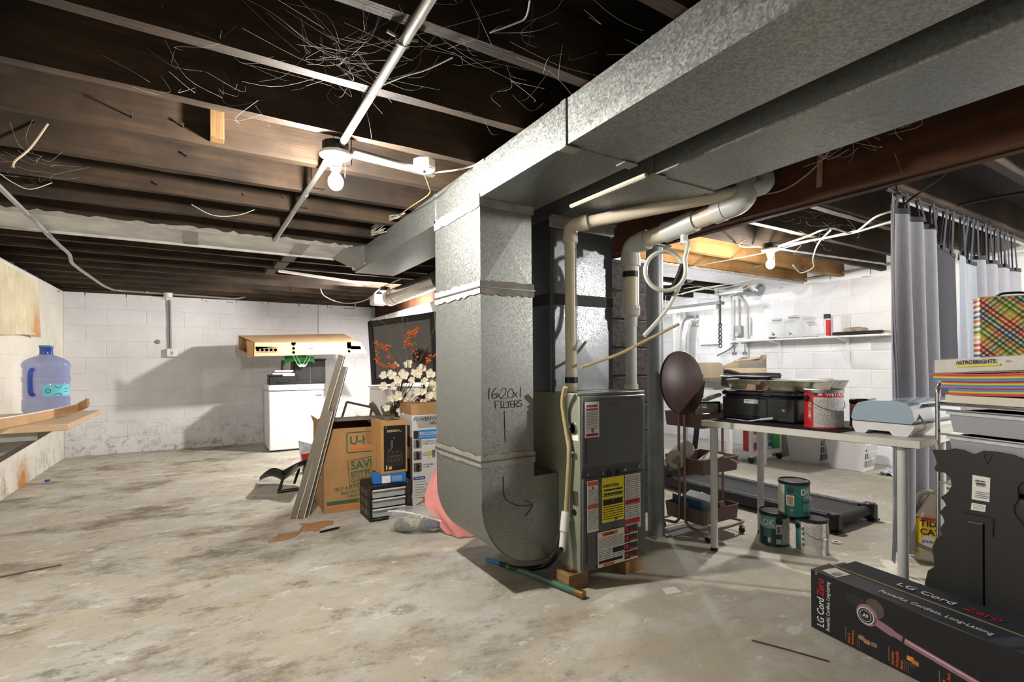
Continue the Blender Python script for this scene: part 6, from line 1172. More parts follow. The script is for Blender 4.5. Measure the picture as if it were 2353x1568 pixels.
# bench glassware
for u, lb, r in ((1688, 'left pump bottle of the pair on the bench', .06), (1712, 'right pump bottle of the pair on the bench', .06)):
    p = PX(u, 860, 4.95); t = thing('pump_bottle', 'clear glass ' + lb, 'bottle', (4.95, p.y, FTZ + .001), 0, 'pump bottles on the bench'); obj('glass', MB().lathe([(r, 0), (r, .12), (r * .8, .17), (r * .3, .21), (r * .28, .25)], 22), CLG, t); obj('collar', MB().lathe([(r * .4, .24), (r * .4, .27), (r * .15, .275)], 16), STEEL, t); obj('pump', MB().cyl((0, 0, .27), (0, 0, .36), .006, n=8).box((0, 0, .365), (.02, .09, .012), .003), STEEL, t)
for u, lb in ((1742, 'square glass jar with wire clip lid at the bench end'), (1724, 'second clip lid jar half hidden behind the square one')): p = PX(u, 855, 4.9); jar(lb, p.y, .05, .20, 4.9 if u == 1742 else 5.04, FTZ, False)
# dryer hose, curtains, chain lamp, conduit on the laundry wall
p0, p1, p2, p3 = PX(1600, 735, XR - .06), PX(1583, 737, XR - .16), PX(1574, 765, XR - .2), PX(1572, 830, XR - .2)
hs = smoothpath([p0, p1, p2, p3, p3 - Z_ * .25], 12); mb = MB(); mb.tube(hs, [.062 + .006 * (i % 2) for i in range(len(hs))], 16)
t = thing('dryer_hose', 'ribbed silver dryer hose bending down from the laundry wall', 'hose', p3); obj('hose', mb, mat((216, 216, 214), .25, .8, .05), t, True, 60); obj('wall_collar', MB().cyl(p0 + X_ * .0, p0 + X_ * .05, .08, n=20), WHITE, t, True)
CWM = mat((232, 232, 230), .9, var=.04, vs=3)
for (ua, ub, va_, vb_, lb, sd) in ((1545, 1577, 712, 828, 'white curtain panel left of the dryer hose', 1), (1607, 1652, 702, 792, 'white cloth panel hung right of the dryer hose', 2)):
    ya_, yb_ = PX(ua, 760, XR - .05).y, PX(ub, 760, XR - .05).y; zt_, zb_ = PX((ua + ub) / 2, va_, XR - .05).z, PX((ua + ub) / 2, vb_, XR - .05).z
    t = thing('laundry_curtain', lb, 'curtain', (XR - .05, (ya_ + yb_) / 2, zb_), 0, 'white cloths on the laundry wall'); obj('cloth', curtain_sheet((XR - .06, yb_, zt_), (XR - .06, ya_, zt_), zt_, zb_, 3, .015, 40, sd), CWM, t, True); obj('hanging_rod', MB().cyl((XR - .05, yb_ - .05, zt_), (XR - .05, ya_ + .05, zt_), .008, n=8), WHITE, t, True)
ta, tb = PX(1530, 717, 5.55), PX(1650, 706, 5.55); tb.z = ta.z = (ta.z + tb.z) / 2
t = thing('tube_lamp', 'lit fluorescent tube lamp hanging before the white laundry curtains', 'lamp', (ta + tb) / 2); obj('housing', MB().bb((5.50, tb.y - .06, ta.z + .02), (5.60, ta.y + .06, ta.z + .06), .005), mat((120, 120, 118), .5), t, True); obj('tube', MB().cyl(ta, tb, .018, n=14), emit((.95, .98, 1, 1), TUBE, 'tube_glow'), t, True)
for q in (ta, tb): obj('end_cap', MB().box(q, (.05, .04, .05), .004), mat((120, 120, 118), .5), t, True); obj('hanger', MB().cyl(q + Z_ * .06, V((q.x, q.y, ZJ)), .003, n=6), STEEL, t, True)
ch = PX(1655, 765, 5.9); t = thing('ring_chain', 'hanging chain with rings before the laundry wall', 'chain', ch)
obj('chain', MB().tube([V((5.9, ch.y, ZC)), V((5.9, ch.y, ch.z + .1))], .012, 6), mat((60, 56, 52), .5, .5), t, True); z = ch.z + .10; zc_ = PX(1655, 690, 5.9).z
for i in range(6): obj('ring', MB().tube(arc((5.9, ch.y, z - .055 * i), .024, 0, 6.283, 14, Y_, Z_), .006, 6), mat((52, 48, 46), .4, .6), t, True)
cy_ = PX(1698, 760, XR - .03).y; cz_ = PX(1698, 762, XR - .03).z
t = thing('wall_switch_box', 'grey metal switch box with conduit on the laundry wall', 'switch', (XR - .03, cy_, cz_)); obj('box', MB().box((0, 0, 0), (.05, .10, .15), .008), mat((150, 150, 148), .4, .4), t); obj('dial', MB().cyl((-.025, 0, -.04), (-.045, 0, -.04), .028, n=18), mat((190, 190, 188), .3, .3), t); obj('conduit', MB().cyl((0, 0, .07), (0, 0, ZJ - cz_ - .03), .011, n=10), EMT, t)
def wpipe(label, pts, r=.012): conduit('wall_conduit', label, [PX(u, v, XR - .03) for u, v in pts], r, mat((196, 196, 192), .5, .2, .05), .05)
wpipe('white pipe bending from the laundry ceiling down past the switch box', [(1693, 672), (1715, 703), (1717, 778)], .016); wpipe('straight white pipe left of the laundry switch box', [(1685, 690), (1685, 800)]); wpipe('short white pipe right of the laundry switch box', [(1723, 730), (1723, 772)]); wpipe('white conduit dropping below the shelf end to the bench', [(1717, 785), (1717, 820)], .014)
wire('grey_cable', 'dark cable hanging in a curve from the shelf end', [PX(1691, 782, XR - .05), PX(1680, 800, XR - .05), PX(1648, 818, XR - .05)], .008, mat((90, 88, 86), .5))
# white laundry trolley with detergent, grey box, baskets
t = thing('laundry_trolley', 'white laundry trolley on black casters under the worktable line of sight', 'trolley', (5.30, 3.45, 0))
for z in (.10, .42, .74): obj('shelf', MB().box((0, 0, z), (.55, .30, .05), .005), WHITE, t)
for x in (-.26, .26):
    for yy in (-.13, .13): obj('corner_post', MB().bb((x - .018, yy - .018, .07), (x + .018, yy + .018, .76), .003), WHITE, t); cs = obj('caster', MB().lathe([(0, -.012), (.034, -.012), (.038, 0), (.034, .012), (0, .012)], 18, (x, yy, .038), M.Rotation(math.pi / 2, 3, 'Y')), BLACKP, t); obj('caster_fork', MB().box((x, yy, .075), (.03, .03, .03), .004), STEEL, cs)
DET = [(-.16, (206, 60, 56), (226, 226, 230), 'red and white detergent box left on the laundry trolley'), (.0, (60, 90, 170), (222, 60, 50), 'blue and red detergent box in the middle of the laundry trolley'), (.14, (226, 226, 222), (120, 124, 128), 'white printed carton right on the laundry trolley')]
for dx, c1, c2, lb in DET:
    tt = thing('detergent_box', lb, 'box', (5.30 + dx, 3.40, .126), .05, 'boxes on the laundry trolley'); obj('carton', MB().box((0, 0, .11), (.12, .09, .22), .002), mat(c1, .4, var=.1, vs=8), tt); obj('print_panel', MB().box((0, -.0455, .13), (.10, .002, .09)), mat(c2, .4, var=.2, vs=20), tt); obj('swirl', MB().box((0, -.047, .05), (.08, .002, .05)), mat((60, 84, 160), .4, var=.3, vs=30), tt)
t = thing('detergent_jug', 'green plastic detergent jug at the trolley end', 'jug', (5.53, 3.36, .126)); obj('body', MB().lathe([(.05, 0), (.055, .01), (.055, .14), (.03, .18), (.02, .19)], 20), mat((70, 176, 84), .3), t); obj('cap', MB().lathe([(.022, .19), (.022, .215), (0, .218)], 16), WHITE, t)
p = PZ(1797, 1051); tag(obj('stone_block', MB().bb((p.x - .0, p.y, 0), (p.x + .17, p.y + .12, .42), .004), mat((128, 134, 124), .9, var=.15, vs=30, bp=.5, bs=50)), 'grey green carton standing left of the white laundry baskets', 'box')
BSK = mat((226, 226, 228), .4, var=.02)
def basket(label, x, y, rz):
    t = thing('laundry_basket', label, 'laundry basket', (x, y, 0), rz, 'white laundry baskets'); L, Wd, h = .31, .36, .30
    def wall(P, Q, P2, Q2, name='side_wall'):
        mb = MB(); panel(mb, P, Q, Q2, P2, .004); return obj(name, mb, BSK, t)
    b = [V((-L / 2 + .03, -Wd / 2 + .03, .006)), V((L / 2 - .03, -Wd / 2 + .03, .006)), V((L / 2 - .03, Wd / 2 - .03, .006)), V((-L / 2 + .03, Wd / 2 - .03, .006))]; q = [V((-L / 2, -Wd / 2, h)), V((L / 2, -Wd / 2, h)), V((L / 2, Wd / 2, h)), V((-L / 2, Wd / 2, h))]
    obj('floor_panel', MB().bb((-L / 2 + .03, -Wd / 2 + .03, 0), (L / 2 - .03, Wd / 2 - .03, .008), .002), BSK, t)
    wall(b[3], b[0], q[3], q[0]); wall(b[1], b[2], q[1], q[2]); wall(b[2], b[3], q[2], q[3]);
    # slotted front wall: bars and rails
    def fp(u, v): return b[0].lerp(b[1], u).lerp(q[0].lerp(q[1], u), v)
    for (v0, v1) in ((0, .12), (.36, .40), (.62, .66), (.88, 1)): mb = MB(); panel(mb, fp(0, v0), fp(1, v0), fp(1, v1), fp(0, v1), .004); obj('rail', mb, BSK, t)
    for i in range(8): u = .01 + i * .137; mb = MB(); panel(mb, fp(u, .1), fp(u + .024, .1), fp(u + .024, .9), fp(u, .9), .0045); obj('slat', mb, BSK, t)
    obj('rolled_rim', MB().tube(fillet([q[0] + X_ * .05, q[1], q[2], q[3], q[0], q[0] + X_ * .06], .05), .010, 8), BSK, t)
    o = obj('laundry', blob(.115, .14, .12, int(x * 10), .04, 12), mat((40, 38, 42), .9, var=.4, vs=8), t); o.location = (0, 0, .012); return t
basket('white slotted laundry basket standing nearer to the curtain', 5.66, 2.62, math.radians(4)); basket('white slotted laundry basket beside the grey green carton', 5.70, 3.05, math.radians(2))
tag(obj('pebble_mat', MB().sheet(lambda u, v: V((5.55 + .5 * u, 1.75 + .6 * v, .004 + .05 * random.Random(int(u * 37) * 91 + int(v * 41)).random())), 26, 26), mat((196, 198, 204), .4, var=.3, vs=60)), 'crumpled pale plastic sheet on the floor near the curtain foot', 'plastic sheet')
# ================================================================== hanging curtains on the right
YC = 1.25; RZ_ = 2.0
t = thing('curtain_rod', 'thin dark curtain rod under the joists on the right', 'curtain rod', (4.3, YC, RZ_)); obj('rod', MB().cyl((3.08, YC, RZ_), (XR - .01, YC, RZ_), .009, n=10), BLACKP, t, True); obj('white_rail', MB().bb((3.3, YC + .03, RZ_ - .005), (XR - .01, YC + .06, RZ_ + .03), .003), WHITE, t, True)
for x in (3.2, 4.6): obj('rod_hook', MB().tube([V((x, YC, RZ_ + .01)), V((x, YC, ZJ + .01))], .004, 6), BLACKP, t, True)
CGR = mat((146, 148, 158), .95, var=.05, vs=120, stretch=(1, 1, .15)); CDK = mat((62, 64, 72), .95, var=.05, vs=100); CMID = mat((150, 158, 170), .95, var=.05, vs=100)
def drape(label, x0, x1, ztop, zbot, m, folds, amp, seed, y=YC, hem=True, loops=5, slope=0.0):
    t = thing('hanging_curtain', label, 'curtain', ((x0 + x1) / 2, y, zbot), 0, 'tab top curtains on the rod')
    rnd = random.Random(seed); ph = rnd.uniform(0, 6.28)
    def fn(u, v):
        x = x0 + (x1 - x0) * u; k = .5 + .5 * min(1, v * 2); yy = y + amp * k * (math.sin(folds * 6.283 * u + ph) + .3 * math.sin(folds * 2.1 * 6.283 * u + 1 + v)); return V((x + .02 * math.sin(3 * v + ph) * v, yy, ztop - slope * u + (zbot - ztop + slope * u) * v + .008 * math.sin(9 * u) * v))
    cl = obj('cloth', MB().sheet(fn, 70, 22, .003), m, t, True)
    if hem: obj('top_hem', MB().sheet(lambda u, v: fn(u, v * .015) + V((0, -.003, 0)), 70, 1, .004), CDK, t, True)
    for i in range(loops):
        u = (i + .3) / loops; q = fn(u, 0); top = V((q.x + rnd.uniform(-.03, .03), YC, RZ_ + .008)); mb = MB(); w_ = .015
        for sg in (-1, 1): panel(mb, q + V((-w_, sg * .012, -.02)), q + V((w_, sg * .012, -.02)), top + V((w_, sg * .008, 0)), top + V((-w_, sg * .008, 0)), .002)
        obj('tab_loop', mb, CDK, t, True)
    return t
drape('light grey curtain with dark edge hanging nearest the worktable', 3.14, 3.73, 1.93, .04, CGR, 3.2, .035, 2, YC, True, 4, .06); obj('edge_band', MB().sheet(lambda u, v: V((3.105 + .04 * u + .015 * math.sin(4 * v), YC - .03 + .03 * u + .012 * math.sin(7 * v), 1.96 + (.03 - 1.96) * v)), 3, 22, .003), mat((96, 96, 100), .95, var=.05), bpy.data.objects['hanging_curtain'], True)
drape('charcoal curtain panel showing between two light grey ones', 3.71, 4.04, 1.82, .04, CDK, .6, .03, 4, YC + .03, True, 3, .06); drape('pale curtain strip folded narrow right of the charcoal panel', 4.06, 4.30, 1.78, .04, CMID, 1.1, .04, 5, YC + .01, True, 3, .05); drape('light grey curtain reaching to the bright right wall', 4.32, 5.12, 1.78, .04, CGR, 3.6, .05, 7, YC, True, 7, .02)
# ================================================================== chrome drawer cart and what it carries
K0 = V((2.62, .882, 0)); kd = V((-.30, -.954, 0)).normalized(); kw = V((.954, -.30, 0)).normalized(); KL, KW = .62, .36
def onK(a, b, z): return K0 + kd * a + kw * b + Z_ * z
t = thing('drawer_cart', 'chrome cart with translucent drawers at the right edge', 'cart', onK(KL / 2, KW / 2, 0))
for a in (0, KL):
    obj('end_frame', MB().tube(fillet([onK(a, 0, .05), onK(a, 0, 1.0), onK(a, KW, 1.0), onK(a, KW, .05)], .05), .0085, 12), CHROME, t, True)
for z in (.915, .05): 
    for b in (0, KW): obj('side_rail', MB().cyl(onK(0, b, z), onK(KL, b, z), .007, n=10), CHROME, t, True)
obj('top_board', MB().hexa([onK(.0, 0, .905), onK(KL, 0, .905), onK(KL, KW, .905), onK(0, KW, .905), onK(0, 0, .92), onK(KL, 0, .92), onK(KL, KW, .92), onK(0, KW, .92)]), mat((206, 200, 186), .5, var=.05), t, True)
for a in (.0, KL):
    for b in (0, KW): obj('caster', MB().cyl(onK(a, b, .025) - kw * .012, onK(a, b, .025) + kw * .012, .025, n=16), BLACKP, t, True)
TRY = mat((186, 190, 198), .3, var=.03, trans=.25, vs=3); 
for i, (z0, z1) in enumerate(((.80, .885), (.70, .785), (.60, .685), (.47, .585), (.34, .455), (.20, .325), (.07, .185))):
    mb = MB(); g = .035; fl = .012
    lo_ = [onK(g + fl, .02, z0), onK(KL - g - fl, .02, z0), onK(KL - g - fl, KW - .02, z0), onK(g + fl, KW - .02, z0)]; hi_ = [onK(g, 0.01, z1), onK(KL - g, .01, z1), onK(KL - g, KW - .01, z1), onK(g, KW - .01, z1)]
    mb.hexa(lo_ + hi_); dr = obj('drawer', mb, TRY, t, True); mb = MB(); mb.hexa([p - Z_ * .014 + (p - onK(KL / 2, KW / 2, p.z)).normalized() * .008 for p in hi_] + [p + (p - onK(KL / 2, KW / 2, p.z)).normalized() * .008 for p in hi_]); obj('drawer_rim', mb, mat((212, 214, 218), .3), dr, True)
    obj('runner', MB().cyl(onK(.008, .0, z1 + .004), onK(KL - .008, .0, z1 + .004), .004, n=8), STEEL, t, True)
tag(obj('white_binder', MB().hexa([onK(.03, .0, .9215), onK(KL, .0, .9215), onK(KL, .3, .9215), onK(.03, .3, .9215), onK(.03, 0, .952), onK(KL, 0, .952), onK(KL, .3, .952), onK(.03, .3, .952)]), mat((216, 214, 200), .5, var=.03)), 'flat cream box on top of the chrome cart under the coloured paper', 'box')
def kz(a, base): return base + .06 * max(0, a - .12) ** 1.3
COLS = [((214, 92, 110), 'pink'), ((196, 60, 46), 'red'), ((226, 140, 50), 'orange'), ((228, 206, 80), 'yellow'), ((96, 170, 120), 'green'), ((92, 132, 190), 'blue'), ((140, 136, 200), 'violet')]
zb0 = .9535
for k, (nm, h_) in enumerate((('lowest', .026), ('middle', .026), ('uppermost', .03))):
    t = thing('paper_ream', '%s stack of rainbow coloured paper on the chrome cart' % nm, 'paper', onK(.2, .12, zb0), 0, 'rainbow paper stacks'); order = COLS if k == 2 else COLS[::-1] if k == 0 else COLS[1:] + COLS[:1]
    for j, (c, cn) in enumerate(order[::-1]):
        z0 = zb0 + h_ * j / 7; z1 = zb0 + h_ * (j + 1) / 7 - .0002; a0 = .05 - .025 * k
        mb = MB(); n = 10
        vs = []
        for i in range(n + 1): a = a0 + (KL - .02 - a0) * i / n; vs += [onK(a, -.01 - .006 * k, kz(a, z0)), onK(a, .22, kz(a, z0)), onK(a, .22, kz(a, z1)), onK(a, -.01 - .006 * k, kz(a, z1))]
        mb.add(vs, [(i * 4 + q, i * 4 + (q + 1) % 4, i * 4 + 4 + (q + 1) % 4, i * 4 + 4 + q) for i in range(n) for q in range(4)] + [(3, 2, 1, 0), tuple(n * 4 + q for q in range(4))]); obj('paper_layer', mb, mat(c, .7, var=.03), t, True)
    zb0 += h_ + .0015
t = thing('paper_pack', 'clear wrapped pack of white paper with yellow print on top of the coloured stacks', 'paper pack', onK(.12, .1, zb0)); pk = [onK(.0, -.012, zb0 + .001), onK(.34, -.012, zb0 + .018), onK(.34, .22, zb0 + .018), onK(.0, .22, zb0 + .001)]
mb = MB(); mb.hexa(pk + [p + Z_ * .052 for p in pk]); obj('paper_block', mb, mat((222, 218, 208), .35, var=.05, vs=30, coat=.5), t, True); mb = MB(); mb.hexa([p - Z_ * .001 + (p - onK(.17, .1, p.z)).normalized() * .006 for p in pk] + [p + Z_ * .056 + (p - onK(.17, .1, p.z)).normalized() * .004 for p in pk]); obj('clear_wrap', mb, mat((230, 230, 226), .08, var=0, alpha=.18, spec=1.0), t, True); obj('card_base', MB().hexa([p - Z_ * .006 + (p - onK(.17, .1, p.z)).normalized() * .02 for p in pk] + [p - Z_ * .002 + (p - onK(.17, .1, p.z)).normalized() * .02 for p in pk]), mat((150, 138, 120), .8), t, True)
rd = (pk[1] - pk[0]).normalized(); q = pk[0] + rd * .085 + Z_ * .03 - kw * .007; text('ASTROBRIGHTS', t, q, .021, INK, rd, Z_, .012, world=True, sx=.92); mb = MB(); mb.hexa([q - Z_ * .010, q - Z_ * .010 + rd * .15, q - Z_ * .010 + rd * .15 + kw * .001, q - Z_ * .010 + kw * .001, q - Z_ * .004, q - Z_ * .004 + rd * .15, q - Z_ * .004 + rd * .15 + kw * .001, q - Z_ * .004 + kw * .001]); obj('yellow_bar', mb, YEL, t, True)
for i in range(1): text('110', t, q + rd * (.165 + .03 * i), .012, mat((150, 120, 40), .5), rd, Z_, world=True)
tag(obj('dark_bag', blob(.07, .10, .032, 17, .15, 12), mat((52, 54, 44), .3, var=.4, vs=14)), 'dark plastic bag lying right of the wrapped paper pack', 'bag').location = onK(.47, .10, zb0 + .045)
# plaid gift box standing behind
PLZ = zb0 + .002
def plaid():
    m, nt, b = _new('plaid_paper'); tc = nd(nt, 'ShaderNodeTexCoord'); mp = nd(nt, 'ShaderNodeMapping'); mp.inputs['Rotation'].default_value = (0, math.radians(45), 0); nt.links.new(tc.outputs['Object'], mp.inputs['Vector'])
    sep = nd(nt, 'ShaderNodeSeparateXYZ'); nt.links.new(mp.outputs[0], sep.inputs[0]); cols = []
    for o in (0, 2):
        mu = nd(nt, 'ShaderNodeMath', operation='MULTIPLY'); mu.inputs[1].default_value = 7.5; nt.links.new(sep.outputs[o], mu.inputs[0]); fr_ = nd(nt, 'ShaderNodeMath', operation='FRACT'); nt.links.new(mu.outputs[0], fr_.inputs[0])
        r = nd(nt, 'ShaderNodeValToRGB'); r.color_ramp.interpolation = 'CONSTANT'; e = r.color_ramp.elements; W_ = lin((236, 230, 214)); seq = [(0, W_)]
        cc_ = [(60, 120, 170), (236, 230, 214), (60, 120, 170), (236, 230, 214), (206, 72, 56), (236, 230, 214), (206, 72, 56), (236, 230, 214), (226, 206, 90), (236, 230, 214), (226, 206, 90), (100, 160, 80), (236, 230, 214), (100, 160, 80), (236, 230, 214), (214, 130, 60)]
        for i, c in enumerate(cc_): seq.append((.03 + i * .06, lin(c)))
        e[0].position, e[0].color = seq[0]; e[1].position, e[1].color = seq[1]
        for p_, c in seq[2:]: x = e.new(p_); x.color = c
        nt.links.new(fr_.outputs[0], r.inputs[0]); cols.append(r.outputs[0])
    mx = nd(nt, 'ShaderNodeMix', data_type='RGBA', blend_type='MULTIPLY'); mx.inputs[0].default_value = .85; nt.links.new(cols[0], mx.inputs[6]); nt.links.new(cols[1], mx.inputs[7]); nt.links.new(mx.outputs[2], b.inputs['Base Color']); b.inputs['Roughness'].default_value = .5; return m
pq = PD(2252, 836, 2.16); pt = PD(2262, 683, 2.16)
t = thing('plaid_gift_box', 'tall gift box in bright diagonal plaid paper behind the wrapped pack', 'gift box', (pq.x, pq.y, pq.z), math.radians(-62)); obj('box', MB().bb((0, 0, -.06), (.34, .10, pt.z - pq.z), .002), plaid(), t); obj('lid_edge', MB().bb((-.002, -.002, pt.z - pq.z - .004), (.342, .102, pt.z - pq.z), .001), mat((190, 180, 150), .5), t); obj('rope_handle', MB().tube(smoothpath([V((.06, .04, pt.z - pq.z)), V((.08, .03, pt.z - pq.z + .012)), V((.14, .03, pt.z - pq.z + .012)), V((.16, .04, pt.z - pq.z))], 5), .005, 6), BLACKP, t)
# box stand under the gift box, hidden by the pack
tag(obj('brown_carton', MB().box((pq.x + .16, pq.y - .13, (.9215 + pq.z - .062) / 2), (.12, .12, pq.z - .062 - .9215), .002), CARD), 'small brown carton under the plaid gift box', 'box')
# cutting machine cord on cart
for i in range(4):
    tag(obj('cable_bundle', MB().tube(smoothpath([onK(.0, -.008, .70 + .02 * i), onK(.03, -.012, .66), onK(.07 + .01 * i, -.012, .61 - .01 * i), onK(.05, -.012, .60)], 5), .005, 7), WIREW), ('topmost', 'second', 'third', 'lowest')[i] + ' white cable hanging at the corner of the chrome cart', 'cable', 'white cables tied to the chrome cart')
# black wavy easel board
OUT = [(2143, 1034), (2150, 1050), (2155, 1066), (2149, 1075), (2152, 1084), (2172, 1087), (2186, 1099), (2188, 1118), (2180, 1132), (2163, 1144), (2171, 1152), (2175, 1162), (2166, 1172), (2160, 1180), (2168, 1188), (2172, 1200), (2162, 1214), (2165, 1230), (2152, 1240), (2144, 1258), (2147, 1284), (2150, 1302), (2134, 1312), (2127, 1340), (2130, 1380), (2140, 1430), (2150, 1470), (2440, 1560), (2425, 1300), (2370, 1230), (2350, 1205), (2332, 1180), (2331, 1165), (2341, 1150), (2340, 1120), (2350, 1110), (2400, 1090), (2375, 1072), (2352, 1058), (2330, 1045), (2290, 1038), (2262, 1036), (2245, 1043), (2232, 1043), (2215, 1034), (2195, 1031), (2180, 1035), (2165, 1034)]
# the board leans on the cart: plane through the cart front
pn = (-kw * .985 + Z_ * .17).normalized(); pp0 = onK(.1, -.035, .60)
def PB(u, v): d = ray(u, v); return CAM + d * ((pp0 - CAM).dot(pn) / d.dot(pn))
e1 = kd.copy(); e2 = pn.cross(e1).normalized()
if e2.z < 0: e2 = -e2
BM = M((e1, e2, e1.cross(e2))).transposed().to_4x4(); BM.translation = pp0
poly = [((PB(u, v) - pp0).dot(e1), (PB(u, v) - pp0).dot(e2)) for u, v in OUT]; minz = min((BM @ V((x, y, 0))).z for x, y in poly)
poly = [(x, y if (BM @ V((x, y, 0))).z > .004 else (.004 - pp0.z) / e2.z) for x, y in poly]
t = thing('easel_board', 'large black scallop edged board turned back to front leaning on the chrome cart', 'board', PB(2240, 1420)); MBK = mat((30, 29, 28), .6, var=.08, vs=3); MBK.name = 'black_board'
sg = 1 if (e1.cross(e2)).dot(pn) > 0 else -1
obj('panel', MB().prism(poly, -.004, .004, BM), MBK, t, True, 25)
def bpatch(nm, u0, v0, u1, v1, m, lift=.0055, th=.001):
    P = [PB(u0, v0), PB(u1, v0 + (u1 - u0) * .17), PB(u1 - 2, v1 + (u1 - u0) * .17), PB(u0 - 2, v1)]; n = pn * 1.0; P = [p + pn * (lift - th) for p in P]; mb = MB(); mb.hexa(P + [p + pn * th for p in P]); return obj(nm, mb, m, t, True)
l1 = bpatch('paper_label', 2237, 1092, 2278, 1148, PAPER); l2 = bpatch('paper_label', 2235, 1156, 2268, 1172, PAPER)
mb = MB()
for i in range(9): P = PB(2247 + i * 2.4, 1114 + i * .4) + pn * .006; mb.box(P, (.0014, .0014, .016))
obj('barcode', mb, INK, l1, True, kind='stuff')
for i, (v, ww, sz) in enumerate(((1106, .02, .010), (1111, .03, .005), (1130, .045, .004), (1134, .04, .004), (1138, .045, .004), (1142, .035, .004))): scribble(l1, PB(2244, v + 1) + pn * .0062, ww, sz, INKG, (PB(2270, v + 4) - PB(2245, v)), Z_, True, i)
mb = MB()
for i in range(4): a, b_ = PB(2239, 1160 + i * 3), PB(2264, 1164 + i * 3); mb.tube([a + pn * .006, b_ + pn * .006], .0006, 4)
obj('print_lines', mb, INKG, l2, True, kind='stuff')
obj('easel_leg', MB().hexa([p + pn * .006 for p in (PB(2232, 1420), PB(2264, 1430), PB(2263, 1205), PB(2232, 1199))] + [p + pn * .012 for p in (PB(2232, 1420), PB(2264, 1430), PB(2263, 1205), PB(2232, 1199))]), mat((22, 22, 22), .5), t, True)
obj('leg_hinge', MB().tube([PB(2213, 1176) + pn * .008, PB(2286, 1192) + pn * .008, PB(2284, 1235) + pn * .008], .0016, 5), mat((52, 50, 48), .5), t, True); obj('leg_hinge', MB().tube([PB(2231, 1200) + pn * .013, PB(2264, 1206) + pn * .013], .003, 6), STEEL, t, True)
obj('hanging_hook', MB().tube([PB(2262, 1043) + pn * .008, PB(2282, 1045) + pn * .008, PB(2270, 1068) + pn * .008], .0016, 5, True), mat((60, 58, 54), .4), t, True)
# litter jug
t = thing('litter_jug', 'yellow labelled cat litter jug standing on floor behind the chrome cart', 'jug', PZ(2136, 1304) + V((.05, .05, 0)) + V((RT.x, RT.y, 0)) * .085, va((3.26, 1.15)) + math.pi / 2)
JG = mat((186, 176, 158), .45, var=.05); YLW = mat((236, 202, 40), .4, var=.03)
obj('body', MB().box((0, 0, .13), (.20, .16, .26), .025), JG, t); obj('shoulder', MB().hexa([(-.095, -.075, .25), (.095, -.075, .25), (.095, .075, .25), (-.095, .075, .25), (-.03, -.04, .37), (.06, -.04, .37), (.06, .04, .37), (-.03, .04, .37)]), JG, t); obj('label', MB().box((0, 0, .155), (.203, .163, .20), .02), YLW, t); obj('handle', MB().tube(smoothpath([V((-.08, 0, .27)), V((-.085, 0, .34)), V((-.04, 0, .375)), V((.0, 0, .36))], 5), .014, 8), JG, t); obj('cap', MB().cyl((.03, 0, .37), (.03, 0, .395), .03, n=18), mat((214, 190, 60), .4), t)
NAVY = mat((40, 36, 60), .5); text('TIDY\nCATS', t, (-.075, -.083, .205), .045, NAVY, X_, Z_, .02); obj('red_bar', MB().box((-.03, -.083, .245), (.08, .002, .012)), RED, t); obj('white_disc', MB().cyl((-.04, -.0815, .125), (-.04, -.083, .125), .032, n=24), WHITE, t); text('glade', t, (-.066, -.0832, .118), .024, NAVY, X_, Z_, .0); obj('grey_swoosh', MB().box((-.04, -.0825, .085), (.12, .002, .022), 0, M.Rotation(.3, 3, 'Y')), mat((120, 124, 130), .5), t)
# ================================================================== vacuum cleaner carton in the foreground
lgd = (PZ(2112, 1568, 0) - PZ(1863, 1441, 0)); A0 = PZ(1863, 1441, 0); B0 = PZ(2112, 1568, 0); lx = (B0 - A0).normalized(); ly = V((-lx.y, lx.x, 0)); ly = ly if ly.x > 0 else -ly
LL, LD, LH = 1.0, .205, .235
t = thing('vacuum_carton', 'long black printed stick vacuum carton lying at the right foreground', 'cardboard box', A0, math.atan2(lx.y, lx.x))
BKC = mat((30, 30, 33), .38, var=.05, vs=3); BKT = mat((48, 52, 60), .35, var=.06, vs=3)
sgn = 1 if V((-lx.y, lx.x, 0)).dot(ly) > 0 else -1
obj('carton', MB().bb((0, 0, 0), (LL, sgn * LD, LH), .003), BKC, t)
obj('top_flap', MB().hexa([(.0, sgn * .0, LH), (LL, sgn * 0, LH), (LL, sgn * LD * .52, LH + .004), (0, sgn * LD * .52, LH + .004), (.0, sgn * 0, LH + .002), (LL, 0, LH + .002), (LL, sgn * LD * .52, LH + .007), (0, sgn * LD * .52, LH + .007)]), BKT, t)
obj('rear_flap', MB().hexa([(.03, sgn * LD * .50, LH + .002), (LL, sgn * LD * .50, LH + .002), (LL, sgn * LD * 1.0, LH + .018), (.05, sgn * LD * 1.0, LH + .018), (.03, sgn * LD * .50, LH + .005), (LL, sgn * LD * .50, LH + .005), (LL, sgn * LD, LH + .021), (.05, sgn * LD, LH + .021)]), BKT, t)
obj('worn_edge', MB().tube([V((.0, sgn * LD * .53, LH + .0085)), V((LL, sgn * LD * .53, LH + .0085))], .002, 5), mat((150, 132, 96), .8), t)
LW = mat((224, 224, 226), .4, var=0); LR = mat((196, 34, 44), .4, var=0); fy = -.0003 * sgn; FUPX = X_ * 1.0
